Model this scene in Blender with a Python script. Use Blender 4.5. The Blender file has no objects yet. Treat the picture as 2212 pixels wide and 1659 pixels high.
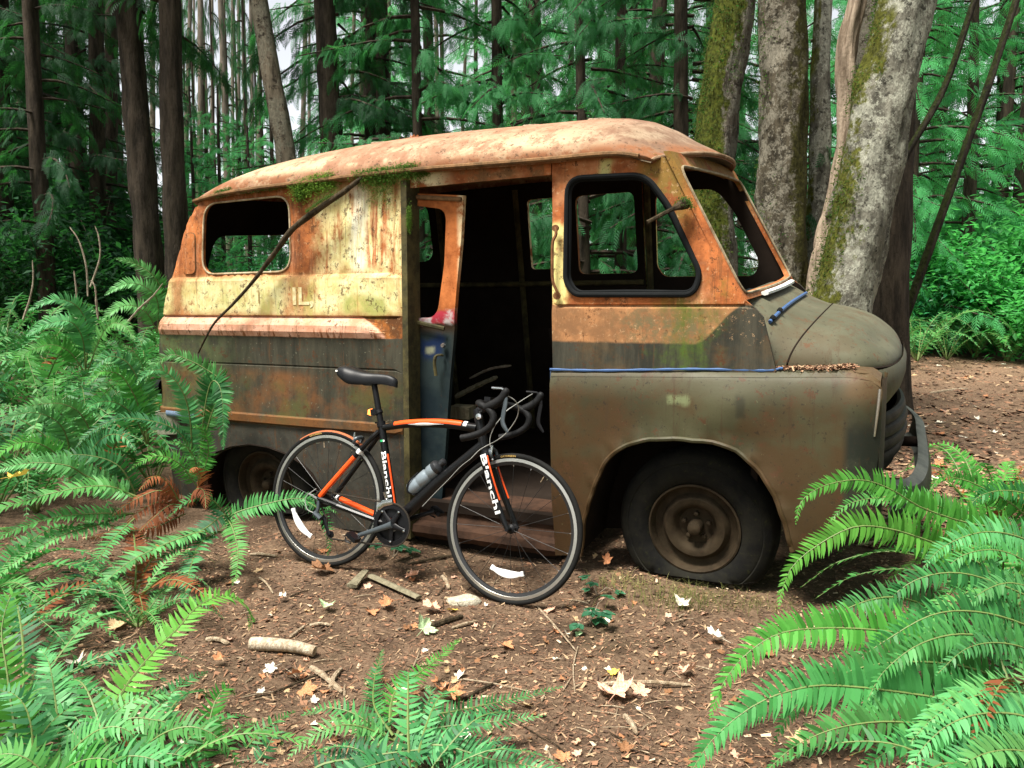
import bpy, math, random
import numpy as np
from mathutils import Vector, Matrix
from mathutils import noise as mnoise
from mathutils.geometry import delaunay_2d_cdt

# ------------------------------------------------------------------ camera, sky, sun, exposure
SC = bpy.context.scene
COL = SC.collection
R = math.radians
CAM_H, PITCH = 1.33, math.atan((829.5 - 665.0) / 1736.0)
cam_d = bpy.data.cameras.new('camera')
cam = bpy.data.objects.new('camera', cam_d)
COL.objects.link(cam)
cam.location = (0, 0, CAM_H)
cam.rotation_euler = (math.pi / 2 - PITCH, 0, 0)
cam_d.sensor_width = 36.0
cam_d.lens = 36.0 * 1736.0 / 2212.0
cam_d.clip_end = 2000.0
cam_d.clip_start = 0.05
SC.camera = cam

SUN_EL, SUN_AZ = R(66), R(-132)      # azimuth measured from +Y towards +X: behind the camera, to its left
world = bpy.data.worlds.new('World')
SC.world = world
world.use_nodes = True
wn = world.node_tree
bg = wn.nodes['Background']
sky = wn.nodes.new('ShaderNodeTexSky')
sky.sky_type = 'NISHITA'
sky.sun_disc = False
sky.sun_elevation = SUN_EL
sky.sun_rotation = SUN_AZ
sky.air_density = 1.0
sky.dust_density = 1.0
sky.ozone_density = 1.0
hs = wn.nodes.new('ShaderNodeHueSaturation')
hs.inputs['Saturation'].default_value = 0.18
hs.inputs['Value'].default_value = 1.0
wn.links.new(sky.outputs['Color'], hs.inputs['Color'])
wn.links.new(hs.outputs['Color'], bg.inputs['Color'])
bg.inputs['Strength'].default_value = 0.11

sun_d = bpy.data.lights.new('sun', 'SUN')
sun = bpy.data.objects.new('sun', sun_d)
COL.objects.link(sun)
sun_d.energy = 5.0
sun_d.angle = R(18)
sun_d.color = (1.0, 0.95, 0.86)
sdir = Vector((math.sin(SUN_AZ) * math.cos(SUN_EL), math.cos(SUN_AZ) * math.cos(SUN_EL), math.sin(SUN_EL)))
sun.rotation_euler = sdir.to_track_quat('Z', 'Y').to_euler()
sun.location = sdir * 60

SC.view_settings.view_transform = 'Standard'
SC.view_settings.look = 'None'
SC.view_settings.exposure = 1.08
SC.view_settings.gamma = 1.0
SC.view_settings.use_curve_mapping = False
SC.render.engine = 'CYCLES'
SC.cycles.use_denoising = True
SC.cycles.max_bounces = 6
SC.cycles.diffuse_bounces = 3
SC.cycles.transmission_bounces = 4
SC.cycles.transparent_max_bounces = 4

# ------------------------------------------------------------------ helpers: survey of the place
FPX, CX, CY = 1736.0, 1106.0, 829.5
_cp, _sp = math.cos(PITCH), math.sin(PITCH)


def ray(x, y):
    a, b = (x - CX) / FPX, -(y - CY) / FPX
    return Vector((a, _cp + b * _sp, -_sp + b * _cp))


def at(x, y, Y):
    r = ray(x, y)
    return Vector((0, 0, CAM_H)) + r * (Y / r.y)


def sstep(a, b, x):
    if a == b:
        return float(x > a)
    t = min(1.0, max(0.0, (x - a) / (b - a)))
    return t * t * (3 - 2 * t)


TH = R(26)
VAN_O = Vector((0, 3.965, 0))
EU = Vector((math.cos(TH), -math.sin(TH), 0))
EV = Vector((math.sin(TH), math.cos(TH), 0))


def ground(x, y):
    v = x * EV.x + (y - VAN_O.y) * EV.y
    u = x * EU.x + (y - VAN_O.y) * EU.y
    h = (0.03 + 0.022 * sstep(0.5, 4.0, x)) * max(0.0, y - 6.5)
    h += 0.035 * sstep(0.0, -1.0, x) * sstep(3.0, 4.0, y)
    h += 0.05 * sstep(-0.35, 0.1, v) * sstep(2.6, 2.0, u)
    h += 0.45 * sstep(-2.2, -5.0, x) * sstep(3.5, 7.0, y)
    h += 0.25 * sstep(-1.5, -4.5, x) * sstep(7.0, 11.0, y)
    k = sstep(0.35, 0.9, math.hypot(x + 0.45, (y - 3.7) * 1.2))
    h += k * (0.018 * math.sin(x * 2.1 + 1.3) * math.sin(y * 1.7 + .4) + 0.012 * math.sin(x * 5.3 + y * 3.1) + 0.008 * math.sin(x * 9.7 - y * 11.3))
    return h


def gpt(x, y, dz=0.0):
    r = ray(x, y)
    z = 0.0
    for _ in range(6):
        t = (z - CAM_H) / r.z
        p = Vector((0, 0, CAM_H)) + r * t
        z = ground(p.x, p.y)
    p.z = z + dz
    return p


# ------------------------------------------------------------------ helpers: objects
def tag(o, label=None, cat=None, group=None, kind=None):
    if label: o['label'] = label
    if cat: o['category'] = cat
    if group: o['group'] = group
    if kind: o['kind'] = kind
    return o


def empty(name, loc=(0, 0, 0), rot=None):
    o = bpy.data.objects.new(name, None)
    COL.objects.link(o)
    o.location = loc
    if rot is not None: o.rotation_euler = rot
    o.empty_display_size = 0.1
    return o


def link_mesh(name, me, parent=None):
    o = bpy.data.objects.new(name, me)
    COL.objects.link(o)
    if parent is not None: o.parent = parent
    return o


def np_mesh(name, V, Fq, mats, midx=None, smooth=False, cols=None):
    """V (n,3) floats; Fq (m,k) ints, one face size."""
    V = np.ascontiguousarray(V, dtype=np.float32); Fq = np.ascontiguousarray(Fq, dtype=np.int32)
    me = bpy.data.meshes.new(name)
    m, k = Fq.shape
    me.vertices.add(len(V)); me.loops.add(m * k); me.polygons.add(m)
    me.vertices.foreach_set('co', V.ravel())
    me.loops.foreach_set('vertex_index', Fq.ravel())
    me.polygons.foreach_set('loop_start', np.arange(0, m * k, k, dtype=np.int32))
    if midx is not None: me.polygons.foreach_set('material_index', np.ascontiguousarray(midx, dtype=np.int32))
    me.polygons.foreach_set('use_smooth', np.full(m, smooth, dtype=bool))
    for mt in mats: me.materials.append(mt)
    if cols is not None:
        a = me.attributes.new('tint', 'FLOAT', 'POINT')
        a.data.foreach_set('value', np.ascontiguousarray(cols, dtype=np.float32))
    me.update(calc_edges=True)
    return me


class G:
    """collects geometry for one mesh"""
    def __init__(s):
        s.v, s.f, s.m = [], [], []
        s.mi = 0

    def add(s, vs, fs):
        b = len(s.v)
        s.v += [tuple(p) for p in vs]
        s.f += [tuple(i + b for i in f) for f in fs]
        s.m += [s.mi] * len(fs)

    def box(s, c, size, rot=None, taper=1.0):
        hx, hy, hz = size[0] / 2, size[1] / 2, size[2] / 2
        vs = []
        for z in (-1, 1):
            k = taper if z > 0 else 1.0
            for x, y in ((-1, -1), (1, -1), (1, 1), (-1, 1)):
                p = Vector((x * hx * k, y * hy * k, z * hz))
                if rot is not None: p = rot @ p
                vs.append(Vector(c) + p)
        s.add(vs, [(3, 2, 1, 0), (4, 5, 6, 7), (0, 1, 5, 4), (1, 2, 6, 5), (2, 3, 7, 6), (3, 0, 4, 7)])

    def tube(s, pts, rad, n=8, closed=False, cap=True, flat=None, up=None):
        """tube along pts; rad number or list; flat=(a,b) scales the ring's two axes"""
        P = [Vector(p) for p in pts]
        k = len(P)
        rad = [rad] * k if not hasattr(rad, '__len__') else rad
        T = []
        for i in range(k):
            a = P[(i - 1) % k] if (closed or i > 0) else P[i]
            b = P[(i + 1) % k] if (closed or i < k - 1) else P[i]
            t = b - a
            T.append(t.normalized() if t.length > 1e-9 else Vector((0, 0, 1)))
        u = Vector(up) if up is not None else (Vector((0, 0, 1)) if abs(T[0].z) < 0.9 else Vector((1, 0, 0)))
        u = (u - T[0] * u.dot(T[0])).normalized()
        vs = []
        fa, fb = flat if flat else (1, 1)
        for i in range(k):
            u = u - T[i] * u.dot(T[i])
            if u.length < 1e-6: u = T[i].orthogonal()
            u.normalize()
            w = T[i].cross(u)
            for j in range(n):
                a = 2 * math.pi * j / n
                vs.append(P[i] + (u * math.cos(a) * fa + w * math.sin(a) * fb) * rad[i])
        fs = []
        for i in range(k if closed else k - 1):
            for j in range(n):
                a, b = i * n + j, i * n + (j + 1) % n
                c, d = ((i + 1) % k) * n + (j + 1) % n, ((i + 1) % k) * n + j
                fs.append((a, b, c, d))
        if cap and not closed:
            fs.append(tuple(range(n))[::-1])
            fs.append(tuple((k - 1) * n + j for j in range(n)))
        s.add(vs, fs)

    def lathe(s, prof, o=(0, 0, 0), axis=(0, 1, 0), n=32, closed=False):
        """prof [(radius, along)]"""
        o = Vector(o); ax = Vector(axis).normalized()
        u = ax.orthogonal().normalized(); w = ax.cross(u)
        k = len(prof)
        vs = []
        for r, h in prof:
            for j in range(n):
                a = 2 * math.pi * j / n
                vs.append(o + ax * h + (u * math.cos(a) + w * math.sin(a)) * r)
        fs = []
        for i in range(k if closed else k - 1):
            i2 = (i + 1) % k
            for j in range(n):
                fs.append((i * n + j, i2 * n + j, i2 * n + (j + 1) % n, i * n + (j + 1) % n))
        s.add(vs, fs)

    def grid(s, rows):
        """rows: list of equal-length point lists"""
        m = len(rows[0])
        vs = [p for r in rows for p in r]
        fs = []
        for i in range(len(rows) - 1):
            for j in range(m - 1):
                fs.append((i * m + j, i * m + j + 1, (i + 1) * m + j + 1, (i + 1) * m + j))
        s.add(vs, fs)

    def shell(s, rows, off):
        """closed sheet with thickness: off is a vector or function(point)->vector"""
        fn = off if callable(off) else (lambda p: Vector(off))
        m, k = len(rows[0]), len(rows)
        A = [Vector(p) for r in rows for p in r]
        Bv = [p + fn(p) for p in A]
        n = len(A)
        fs = []
        for i in range(k - 1):
            for j in range(m - 1):
                q = (i * m + j, i * m + j + 1, (i + 1) * m + j + 1, (i + 1) * m + j)
                fs.append(q); fs.append(tuple(x + n for x in q[::-1]))
        ring = [j for j in range(m)] + [i * m + m - 1 for i in range(1, k)] + [(k - 1) * m + j for j in range(m - 2, -1, -1)] + [i * m for i in range(k - 2, 0, -1)]
        for a, b in zip(ring, ring[1:] + ring[:1]):
            fs.append((b, a, a + n, b + n))
        s.add(A + Bv, fs)

    def obj(s, name, mats, parent=None, smooth=True, sharp=38):
        me = bpy.data.meshes.new(name)
        me.from_pydata(s.v, [], s.f)
        for mt in (mats if isinstance(mats, (list, tuple)) else [mats]): me.materials.append(mt)
        me.polygons.foreach_set('material_index', s.m)
        if smooth:
            me.polygons.foreach_set('use_smooth', [True] * len(s.f))
            me.update()
            me.set_sharp_from_angle(angle=R(sharp))
        me.validate()
        me.update()
        return link_mesh(name, me, parent)


def chaikin(pts, it=2, closed=False):
    P = [Vector(p) for p in pts]
    for _ in range(it):
        Q = []
        k = len(P)
        if not closed: Q.append(P[0])
        for i in range(k if closed else k - 1):
            a, b = P[i], P[(i + 1) % k]
            Q += [a * .75 + b * .25, a * .25 + b * .75]
        if not closed: Q.append(P[-1])
        P = Q
    return P


def spline(pts, n):
    """Catmull-Rom through points, n samples"""
    P = [Vector(p) for p in pts]
    P = [P[0] * 2 - P[1]] + P + [P[-1] * 2 - P[-2]]
    k = len(P) - 3
    out = []
    for i in range(n):
        t = i / (n - 1) * k
        j = min(int(t), k - 1)
        f = t - j
        a, b, c, d = P[j:j + 4]
        out.append(0.5 * ((2 * b) + (c - a) * f + (2 * a - 5 * b + 4 * c - d) * f * f + (3 * b - a - 3 * c + d) * f ** 3))
    return out


def rpoly(pts, rad, n=5):
    """polygon with rounded corners; rad number or per-corner list"""
    P = [Vector(p) for p in pts]
    k = len(P)
    rad = [rad] * k if not hasattr(rad, '__len__') else rad
    out = []
    for i in range(k):
        a, b, c = P[i - 1], P[i], P[(i + 1) % k]
        d1, d2 = (a - b), (c - b)
        r = min(rad[i], d1.length * .49, d2.length * .49)
        if r <= 1e-5:
            out.append(b); continue
        p, q = b + d1.normalized() * r, b + d2.normalized() * r
        for j in range(n + 1):
            t = j / n
            out.append(p * (1 - t) ** 2 + b * 2 * t * (1 - t) + q * t * t)
    return [(p.x, p.y) for p in out]


def inside(pt, poly):
    x, y = pt
    c = False
    j = len(poly) - 1
    for i in range(len(poly)):
        xi, yi = poly[i]; xj, yj = poly[j]
        if (yi > y) != (yj > y) and x < (xj - xi) * (y - yi) / (yj - yi) + xi: c = not c
        j = i
    return c


def densify(poly, step):
    out = []
    k = len(poly)
    for i in range(k):
        a, b = poly[i], poly[(i + 1) % k]
        d = math.hypot(b[0] - a[0], b[1] - a[1])
        m = max(1, int(d / step + .5))
        for j in range(m):
            out.append((a[0] + (b[0] - a[0]) * j / m, a[1] + (b[1] - a[1]) * j / m))
    return out


def panel(name, outline, holes, fn, mats, parent, ustep=.06, rows=None, thick=.018, sharp=34, inner_fn=None):
    """sheet-metal panel: outline/holes in (u,z); fn(u,z)->Vector outer skin, thick goes along +y (or inner_fn)"""
    outl = densify(outline, ustep)
    hol = [densify(h, ustep) for h in holes]
    pts, edges = [], []
    for loop in [outl] + hol:
        b = len(pts)
        pts += loop
        edges += [(b + i, b + (i + 1) % len(loop)) for i in range(len(loop))]
    bp = np.array(pts)
    us = [p[0] for p in outl]; zs = [p[1] for p in outl]
    if rows is None:
        m = max(2, int((max(zs) - min(zs)) / ustep))
        rows = [min(zs) + (max(zs) - min(zs)) * i / m for i in range(1, m)]
    m = max(2, int((max(us) - min(us)) / ustep))
    for z in rows:
        for i in range(1, m):
            u = min(us) + (max(us) - min(us)) * i / m
            if not inside((u, z), outl) or any(inside((u, z), h) for h in hol): continue
            if np.min((bp[:, 0] - u) ** 2 + (bp[:, 1] - z) ** 2) < (ustep * .22) ** 2: continue
            pts.append((u, z))
    V2, E2, F2, *_ = delaunay_2d_cdt([Vector(p) for p in pts], edges, [], 0, 1e-6)
    tri = []
    for f in F2:
        c = sum((V2[i] for i in f), Vector((0, 0))) / len(f)
        if inside(c, outl) and not any(inside(c, h) for h in hol): tri.append(tuple(f))
    A = [fn(p.x, p.y) for p in V2]
    Bk = [(inner_fn(p.x, p.y) if inner_fn else a + Vector((0, thick, 0))) for p, a in zip(V2, A)]
    n = len(A)
    g = G()
    # orientation
    cnt = {}
    for f in tri:
        for i in range(3):
            e = (f[i], f[(i + 1) % 3])
            cnt[e] = cnt.get(e, 0) + 1
    bound = [e for e in cnt if (e[1], e[0]) not in cnt]
    g.v = [tuple(a) for a in A] + [tuple(b) for b in Bk]
    g.f = list(tri) + [(c + n, b + n, a + n) for a, b, c in tri] + [(b, a, a + n, b + n) for a, b in bound]
    g.m = [0] * len(tri) + [1] * len(tri) + [0] * len(bound)
    return g.obj(name, mats, parent, sharp=sharp)


def copy_tree(o, parent=None):
    c = o.copy()
    COL.objects.link(c)
    c.parent = parent
    for ch in list(o.children): copy_tree(ch, c)
    return c

# ------------------------------------------------------------------ materials
class Mt:
    def __init__(s, name, coord='Object'):
        s.m = bpy.data.materials.new(name)
        s.m.use_nodes = True
        s.nt = s.m.node_tree
        s.nt.nodes.clear()
        s.o = s.n('ShaderNodeOutputMaterial')
        s.b = s.n('ShaderNodeBsdfPrincipled')
        s.L(s.b.outputs[0], s.o.inputs[0])
        if coord == 'World':
            s.P = s.n('ShaderNodeNewGeometry').outputs['Position']
        else:
            s.P = s.n('ShaderNodeTexCoord').outputs[coord]
        sp = s.n('ShaderNodeSeparateXYZ')
        s.L(s.P, sp.inputs[0])
        s.X, s.Y, s.Z = sp.outputs

    def n(s, t, **kw):
        nd = s.nt.nodes.new(t)
        for k, v in kw.items(): setattr(nd, k, v)
        return nd

    def L(s, a, b): s.nt.links.new(a, b)

    def put(s, sock, v):
        if isinstance(v, bpy.types.NodeSocket): s.L(v, sock)
        elif isinstance(v, tuple) and len(v) == 3 and sock.type == 'RGBA': sock.default_value = (*v, 1)
        else: sock.default_value = v

    def ma(s, op, a, b=0.0, clamp=False):
        nd = s.n('ShaderNodeMath', operation=op, use_clamp=clamp)
        s.put(nd.inputs[0], a); s.put(nd.inputs[1], b)
        return nd.outputs[0]

    def mul(s, a, b): return s.ma('MULTIPLY', a, b)
    def add(s, a, b): return s.ma('ADD', a, b)
    def sub(s, a, b): return s.ma('SUBTRACT', a, b)
    def mx(s, a, b): return s.ma('MAXIMUM', a, b)
    def inv(s, a): return s.ma('SUBTRACT', 1.0, a)

    def ss(s, x, lo, hi):
        nd = s.n('ShaderNodeMapRange', interpolation_type='SMOOTHSTEP')
        s.put(nd.inputs[0], x)
        if lo < hi:
            nd.inputs[1].default_value, nd.inputs[2].default_value = lo, hi
        else:
            nd.inputs[1].default_value, nd.inputs[2].default_value = hi, lo
            nd.inputs[3].default_value, nd.inputs[4].default_value = 1, 0
        return nd.outputs[0]

    def noise(s, scale, detail=4, rough=.6, st=None, dist=0.0, off=None, vec=None):
        v = vec or s.P
        if st or off:
            mp = s.n('ShaderNodeMapping')
            s.L(v, mp.inputs[0])
            if st: mp.inputs['Scale'].default_value = st
            if off: mp.inputs['Location'].default_value = off
            v = mp.outputs[0]
        nd = s.n('ShaderNodeTexNoise')
        s.L(v, nd.inputs['Vector'])
        nd.inputs['Scale'].default_value = scale
        nd.inputs['Detail'].default_value = detail
        nd.inputs['Roughness'].default_value = rough
        nd.inputs['Distortion'].default_value = dist
        return nd.outputs[0]

    def vor(s, scale, feature='F1', st=None):
        v = s.P
        if st:
            mp = s.n('ShaderNodeMapping'); s.L(v, mp.inputs[0]); mp.inputs['Scale'].default_value = st; v = mp.outputs[0]
        nd = s.n('ShaderNodeTexVoronoi', feature=feature)
        s.L(v, nd.inputs['Vector']); nd.inputs['Scale'].default_value = scale
        return nd.outputs[0]

    def mix(s, f, a, b):
        nd = s.n('ShaderNodeMix', data_type='RGBA')
        s.put(nd.inputs[0], f); s.put(nd.inputs[6], a); s.put(nd.inputs[7], b)
        return nd.outputs[2]

    def box(s, u0, u1, z0, z1, k=.06, wob=.12, axis=None):
        """soft-edged ragged rectangle in x,z"""
        w = s.mul(s.sub(s.noise(9, 5, .65), .5), wob * 2)
        x = s.add(s.X, w); z = s.add(s.Z, w)
        a = s.mul(s.ss(x, u0 - k, u0 + k), s.ss(x, u1 + k, u1 - k))
        b = s.mul(s.ss(z, z0 - k, z0 + k), s.ss(z, z1 + k, z1 - k))
        return s.mul(a, b)

    def bump(s, h, strength=.3, dist=.01):
        nd = s.n('ShaderNodeBump')
        s.put(nd.inputs['Height'], h)
        nd.inputs['Strength'].default_value = strength
        nd.inputs['Distance'].default_value = dist
        s.L(nd.outputs[0], s.b.inputs['Normal'])

    def done(s, col, rough=.8, metal=0.0, spec=.5):
        s.put(s.b.inputs['Base Color'], col)
        s.put(s.b.inputs['Roughness'], rough)
        s.put(s.b.inputs['Metallic'], metal)
        s.put(s.b.inputs['Specular IOR Level'], spec)
        return s.m

    def leafy(s, col, trans=.35, rough=.5, tcol=None, spec=.35):
        s.put(s.b.inputs['Base Color'], col)
        s.b.inputs['Roughness'].default_value = rough
        s.b.inputs['Specular IOR Level'].default_value = spec
        t = s.n('ShaderNodeBsdfTranslucent')
        s.put(t.inputs[0], tcol if tcol is not None else col)
        mxs = s.n('ShaderNodeMixShader')
        mxs.inputs[0].default_value = trans
        s.L(s.b.outputs[0], mxs.inputs[1]); s.L(t.outputs[0], mxs.inputs[2]); s.L(mxs.outputs[0], s.o.inputs[0])
        return s.m

    def rnd(s): return s.n('ShaderNodeObjectInfo').outputs['Random']

    def attr(s, name):
        nd = s.n('ShaderNodeAttribute', attribute_name=name)
        return nd.outputs['Fac']


def plain(name, col, rough=.6, metal=0.0, var=.25, scale=30, bump=0.0, spec=.5):
    t = Mt(name)
    f = t.noise(scale, 4, .6)
    c = t.mix(f, tuple(x * (1 - var) for x in col), tuple(min(1, x * (1 + var)) for x in col))
    if bump: t.bump(f, bump, .004)
    return t.done(c, rough, metal, spec)


# --- van paint -----------------------------------------------------------------
def van_side_mat():
    t = Mt('weathered_van_side')
    big = t.noise(2.2, 5, .65); med = t.noise(7, 6, .7); fine = t.noise(40, 5, .7)
    streak = t.noise(6, 5, .7, st=(2.6, 1, .35))
    streak2 = t.noise(14, 5, .7, st=(2.2, 1, .22), off=(3, 0, 1))
    rust = t.mix(t.ss(med, .32, .68), (.17, .052, .018), (.50, .17, .052))
    rust = t.mix(t.mul(t.ss(streak, .5, .75), .7), rust, (.62, .30, .16))
    rust = t.mix(t.mul(t.ss(fine, .55, .75), .6), rust, (.10, .035, .016))
    cream = t.mix(t.ss(med, .3, .7), (.58, .47, .17), (.84, .79, .44))
    cream = t.mix(t.mul(t.ss(streak2, .52, .68), .55), cream, (.45, .24, .08))
    # where the cream paint still holds
    m1 = t.box(-1.18, -.60, 1.50, 1.99, .09, .16)
    m2 = t.box(-2.46, -.60, 1.29, 1.49, .04, .04)
    gap = t.mul(t.box(-1.42, -1.22, 1.3, 1.5, .05, .10), .85)
    gap2 = t.mul(t.box(-2.33, -2.20, 1.25, 1.5, .04, .10), .8)
    gap3 = t.mul(t.box(-.86, -.74, 1.55, 1.95, .03, .10), t.ss(streak2, .38, .55))
    keep = t.mx(t.mul(m1, t.ss(t.add(t.mul(streak, .7), t.mul(big, .3)), .38, .52)), m2)
    keep = t.mul(t.mul(t.mul(keep, t.inv(gap)), t.inv(gap2)), t.inv(gap3))
    keep = t.mul(keep, t.ss(t.noise(18, 6, .75), .30, .44))
    c = t.mix(keep, rust, cream)
    # white streak down the panel
    c = t.mix(t.mul(t.box(-.97, -.88, 1.52, 1.96, .04, .05), t.ss(streak2, .35, .6)), c, (.88, .86, .66))
    # pinkish swage; the pink also paints in its highlight
    sw = t.mul(t.ss(t.Z, 1.155, 1.17), t.ss(t.Z, 1.285, 1.275))
    pink = t.mix(t.ss(med, .3, .7), (.46, .21, .12), (.70, .42, .30))
    zz = t.ma('POWER', t.ma('MAXIMUM', t.mul(t.sub(t.Z, 1.17), 10.0), 0.0), 1.5)
    pink = t.mix(t.ss(t.add(t.X, t.mul(zz, .14)), -.755, -.735), pink, t.mix(t.ss(med, .4, .6), (.10, .040, .014), (.34, .115, .025)))
    pink = t.mix(t.mul(t.ss(streak2, .52, .62), t.ss(t.Z, 1.24, 1.17)), pink, (.22, .08, .03))
    c = t.mix(sw, c, pink)
    # lichen/algae stain
    alg = t.mul(t.box(-1.02, -.72, 1.29, 1.39, .03, .05), t.ss(med, .3, .5))
    c = t.mix(t.mul(alg, .75), c, (.26, .29, .05))
    alg2 = t.mul(t.box(-1.9, -1.05, 1.30, 1.46, .08, .1), t.ss(streak, .5, .62))
    c = t.mix(t.mul(alg2, .6), c, (.38, .40, .10))
    # dark flecks and runs
    fl = t.mul(t.ss(t.noise(26, 4, .7, st=(1, 1, .45)), .60, .68), t.ss(big, .40, .55))
    c = t.mix(t.mul(fl, .85), c, (.045, .022, .012))
    run = t.mul(t.box(-1.42, -1.33, 1.55, 1.95, .04, .1), t.ss(streak2, .42, .58))
    c = t.mix(t.mul(run, .8), c, (.07, .03, .015))
    # rear edge mottling
    c = t.mix(t.mul(t.ss(t.X, -2.28, -2.46), t.ss(fine, .4, .6)), c, (.16, .10, .04))
    # lower olive-grey coat
    low = t.ss(t.add(t.Z, t.mul(t.sub(med, .5), .012)), 1.168, 1.160)
    lc = t.mix(t.ss(streak, .35, .65), (.028, .028, .020), (.058, .054, .037))
    lc = t.mix(t.mul(t.ss(t.X, -1.6, -2.3), t.ss(med, .35, .6)), lc, (.09, .115, .045))
    lowr = t.mul(t.ss(t.Z, 1.0, .93), t.ss(t.noise(3.0, 5, .7, off=(4, 0, 0)), .38, .72))
    lc = t.mix(t.mul(lowr, .75), lc, (.20, .078, .024))
    lowg = t.mul(t.ss(t.Z, 1.0, .8), t.ss(t.noise(3.6, 4, .6, off=(9, 0, 2)), .48, .62))
    lc = t.mix(t.mul(lowg, .6), lc, (.085, .088, .026))
    band = t.mul(t.ss(t.Z, .655, .665), t.ss(t.Z, .715, .708))
    lc = t.mix(t.mul(band, t.ss(med, .3, .6)), lc, (.15, .065, .022))
    lc = t.mix(t.ss(t.Z, .66, .64), lc, t.mix(t.ss(med, .35, .65), (.034, .033, .027), (.062, .058, .046)))
    lc = t.mix(t.mul(t.ss(t.noise(60, 3, .6), .66, .72), .7), lc, (.18, .17, .12))
    c = t.mix(low, c, lc)
    chip = t.ss(t.noise(23, 8, .85, off=(1, 5, 2)), .560, .572)
    c = t.mix(t.mul(chip, t.mul(t.ss(med, .40, .55), .85)), c, (.075, .032, .014))
    lt = t.ss(t.noise(34, 8, .85, off=(8, 1, 4)), .585, .60)
    c = t.mix(t.mul(lt, t.mul(t.ss(t.Z, 1.15, 1.2), .55)), c, (.62, .40, .22))
    run = t.ss(t.noise(11, 6, .8, st=(3.2, 1, .14), off=(4, 0, 1)), .58, .63)
    c = t.mix(t.mul(run, .5), c, (.10, .050, .022))
    t.bump(t.add(t.mul(fine, .5), t.mul(med, .5)), .35, .006)
    rg = t.add(.62, t.mul(fine, .3))
    return t.done(c, rg, 0, .15)


def van_cab_mat():
    t = Mt('weathered_van_cab')
    big = t.noise(2.4, 5, .65); med = t.noise(8, 6, .7); fine = t.noise(42, 5, .7)
    streak = t.noise(8, 5, .7, st=(2.4, 1, .3))
    rust = t.mix(t.ss(med, .30, .68), (.19, .055, .018), (.52, .165, .05))
    rust = t.mix(t.mul(t.ss(fine, .55, .74), .6), rust, (.10, .035, .016))
    rust = t.mix(t.mul(t.box(.26, .40, 1.93, 2.0, .06, .1), .5), rust, (.20, .09, .03))
    hi = t.mul(t.ss(big, .5, .62), .6)
    c = t.mix(hi, rust, (.56, .27, .13))
    cr = t.mul(t.box(.20, .30, 1.30, 1.72, .02, .05), t.ss(med, .34, .52))
    c = t.mix(cr, c, (.74, .64, .25))
    cr2 = t.mul(t.box(.44, .50, 1.92, 2.0, .02, .05), t.ss(med, .34, .52))
    c = t.mix(cr2, c, (.52, .46, .18))
    hdr = t.mul(t.ss(t.X, .18, .15), t.ss(med, .42, .58))
    c = t.mix(t.mul(hdr, .85), c, (.14, .08, .035))
    c = t.mix(t.mul(t.ss(t.X, -.30, -.5), t.ss(t.noise(5, 5, .7, off=(0, 0, 5)), .42, .5)), c, (.70, .60, .36))
    bandz = t.ss(t.Z, 1.345, 1.335)
    bc = t.mix(t.ss(med, .35, .65), (.22, .11, .05), (.42, .20, .085))
    bc = t.mix(t.mul(t.box(.55, 1.0, 1.15, 1.32, .1, .1), t.ss(fine, .4, .6)), bc, (.15, .12, .06))
    c = t.mix(bandz, c, bc)
    low = t.ss(t.sub(t.add(t.Z, t.mul(t.sub(med, .5), .012)), t.mul(t.ss(t.X, .9, 1.12), .17)), 1.175, 1.16)
    lc = t.mix(t.ss(streak, .35, .65), (.028, .028, .021), (.058, .054, .039))
    lc = t.mix(t.mul(t.ss(big, .5, .65), .5), lc, (.13, .08, .035))
    c = t.mix(low, c, lc)
    gr = t.mul(t.mul(t.box(.80, .99, 1.02, 1.46, .09, .30), t.ss(t.add(t.mul(streak, .5), t.mul(med, .5)), .36, .58)), .85)
    c = t.mix(gr, c, (.065, .115, .014))
    gp = t.mul(t.mul(t.ss(t.X, .58, .68), t.ss(t.X, .92, .80)), t.mul(t.ss(t.Z, 1.62, 1.72), t.ss(med, .38, .5)))
    c = t.mix(t.mul(gp, .65), c, (.11, .125, .025))
    chip = t.ss(t.noise(23, 8, .85, off=(1, 5, 2)), .560, .572)
    c = t.mix(t.mul(chip, t.mul(t.ss(med, .40, .55), .85)), c, (.075, .032, .014))
    lt = t.ss(t.noise(34, 8, .85, off=(8, 1, 4)), .585, .60)
    c = t.mix(t.mul(lt, t.mul(t.ss(t.Z, 1.15, 1.2), .55)), c, (.62, .40, .22))
    run = t.ss(t.noise(11, 6, .8, st=(3.2, 1, .14), off=(4, 0, 1)), .58, .63)
    c = t.mix(t.mul(run, .5), c, (.10, .050, .022))
    t.bump(t.add(t.mul(fine, .5), t.mul(med, .5)), .3, .005)
    return t.done(c, t.add(.6, t.mul(fine, .3)), 0, .15)


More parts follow.
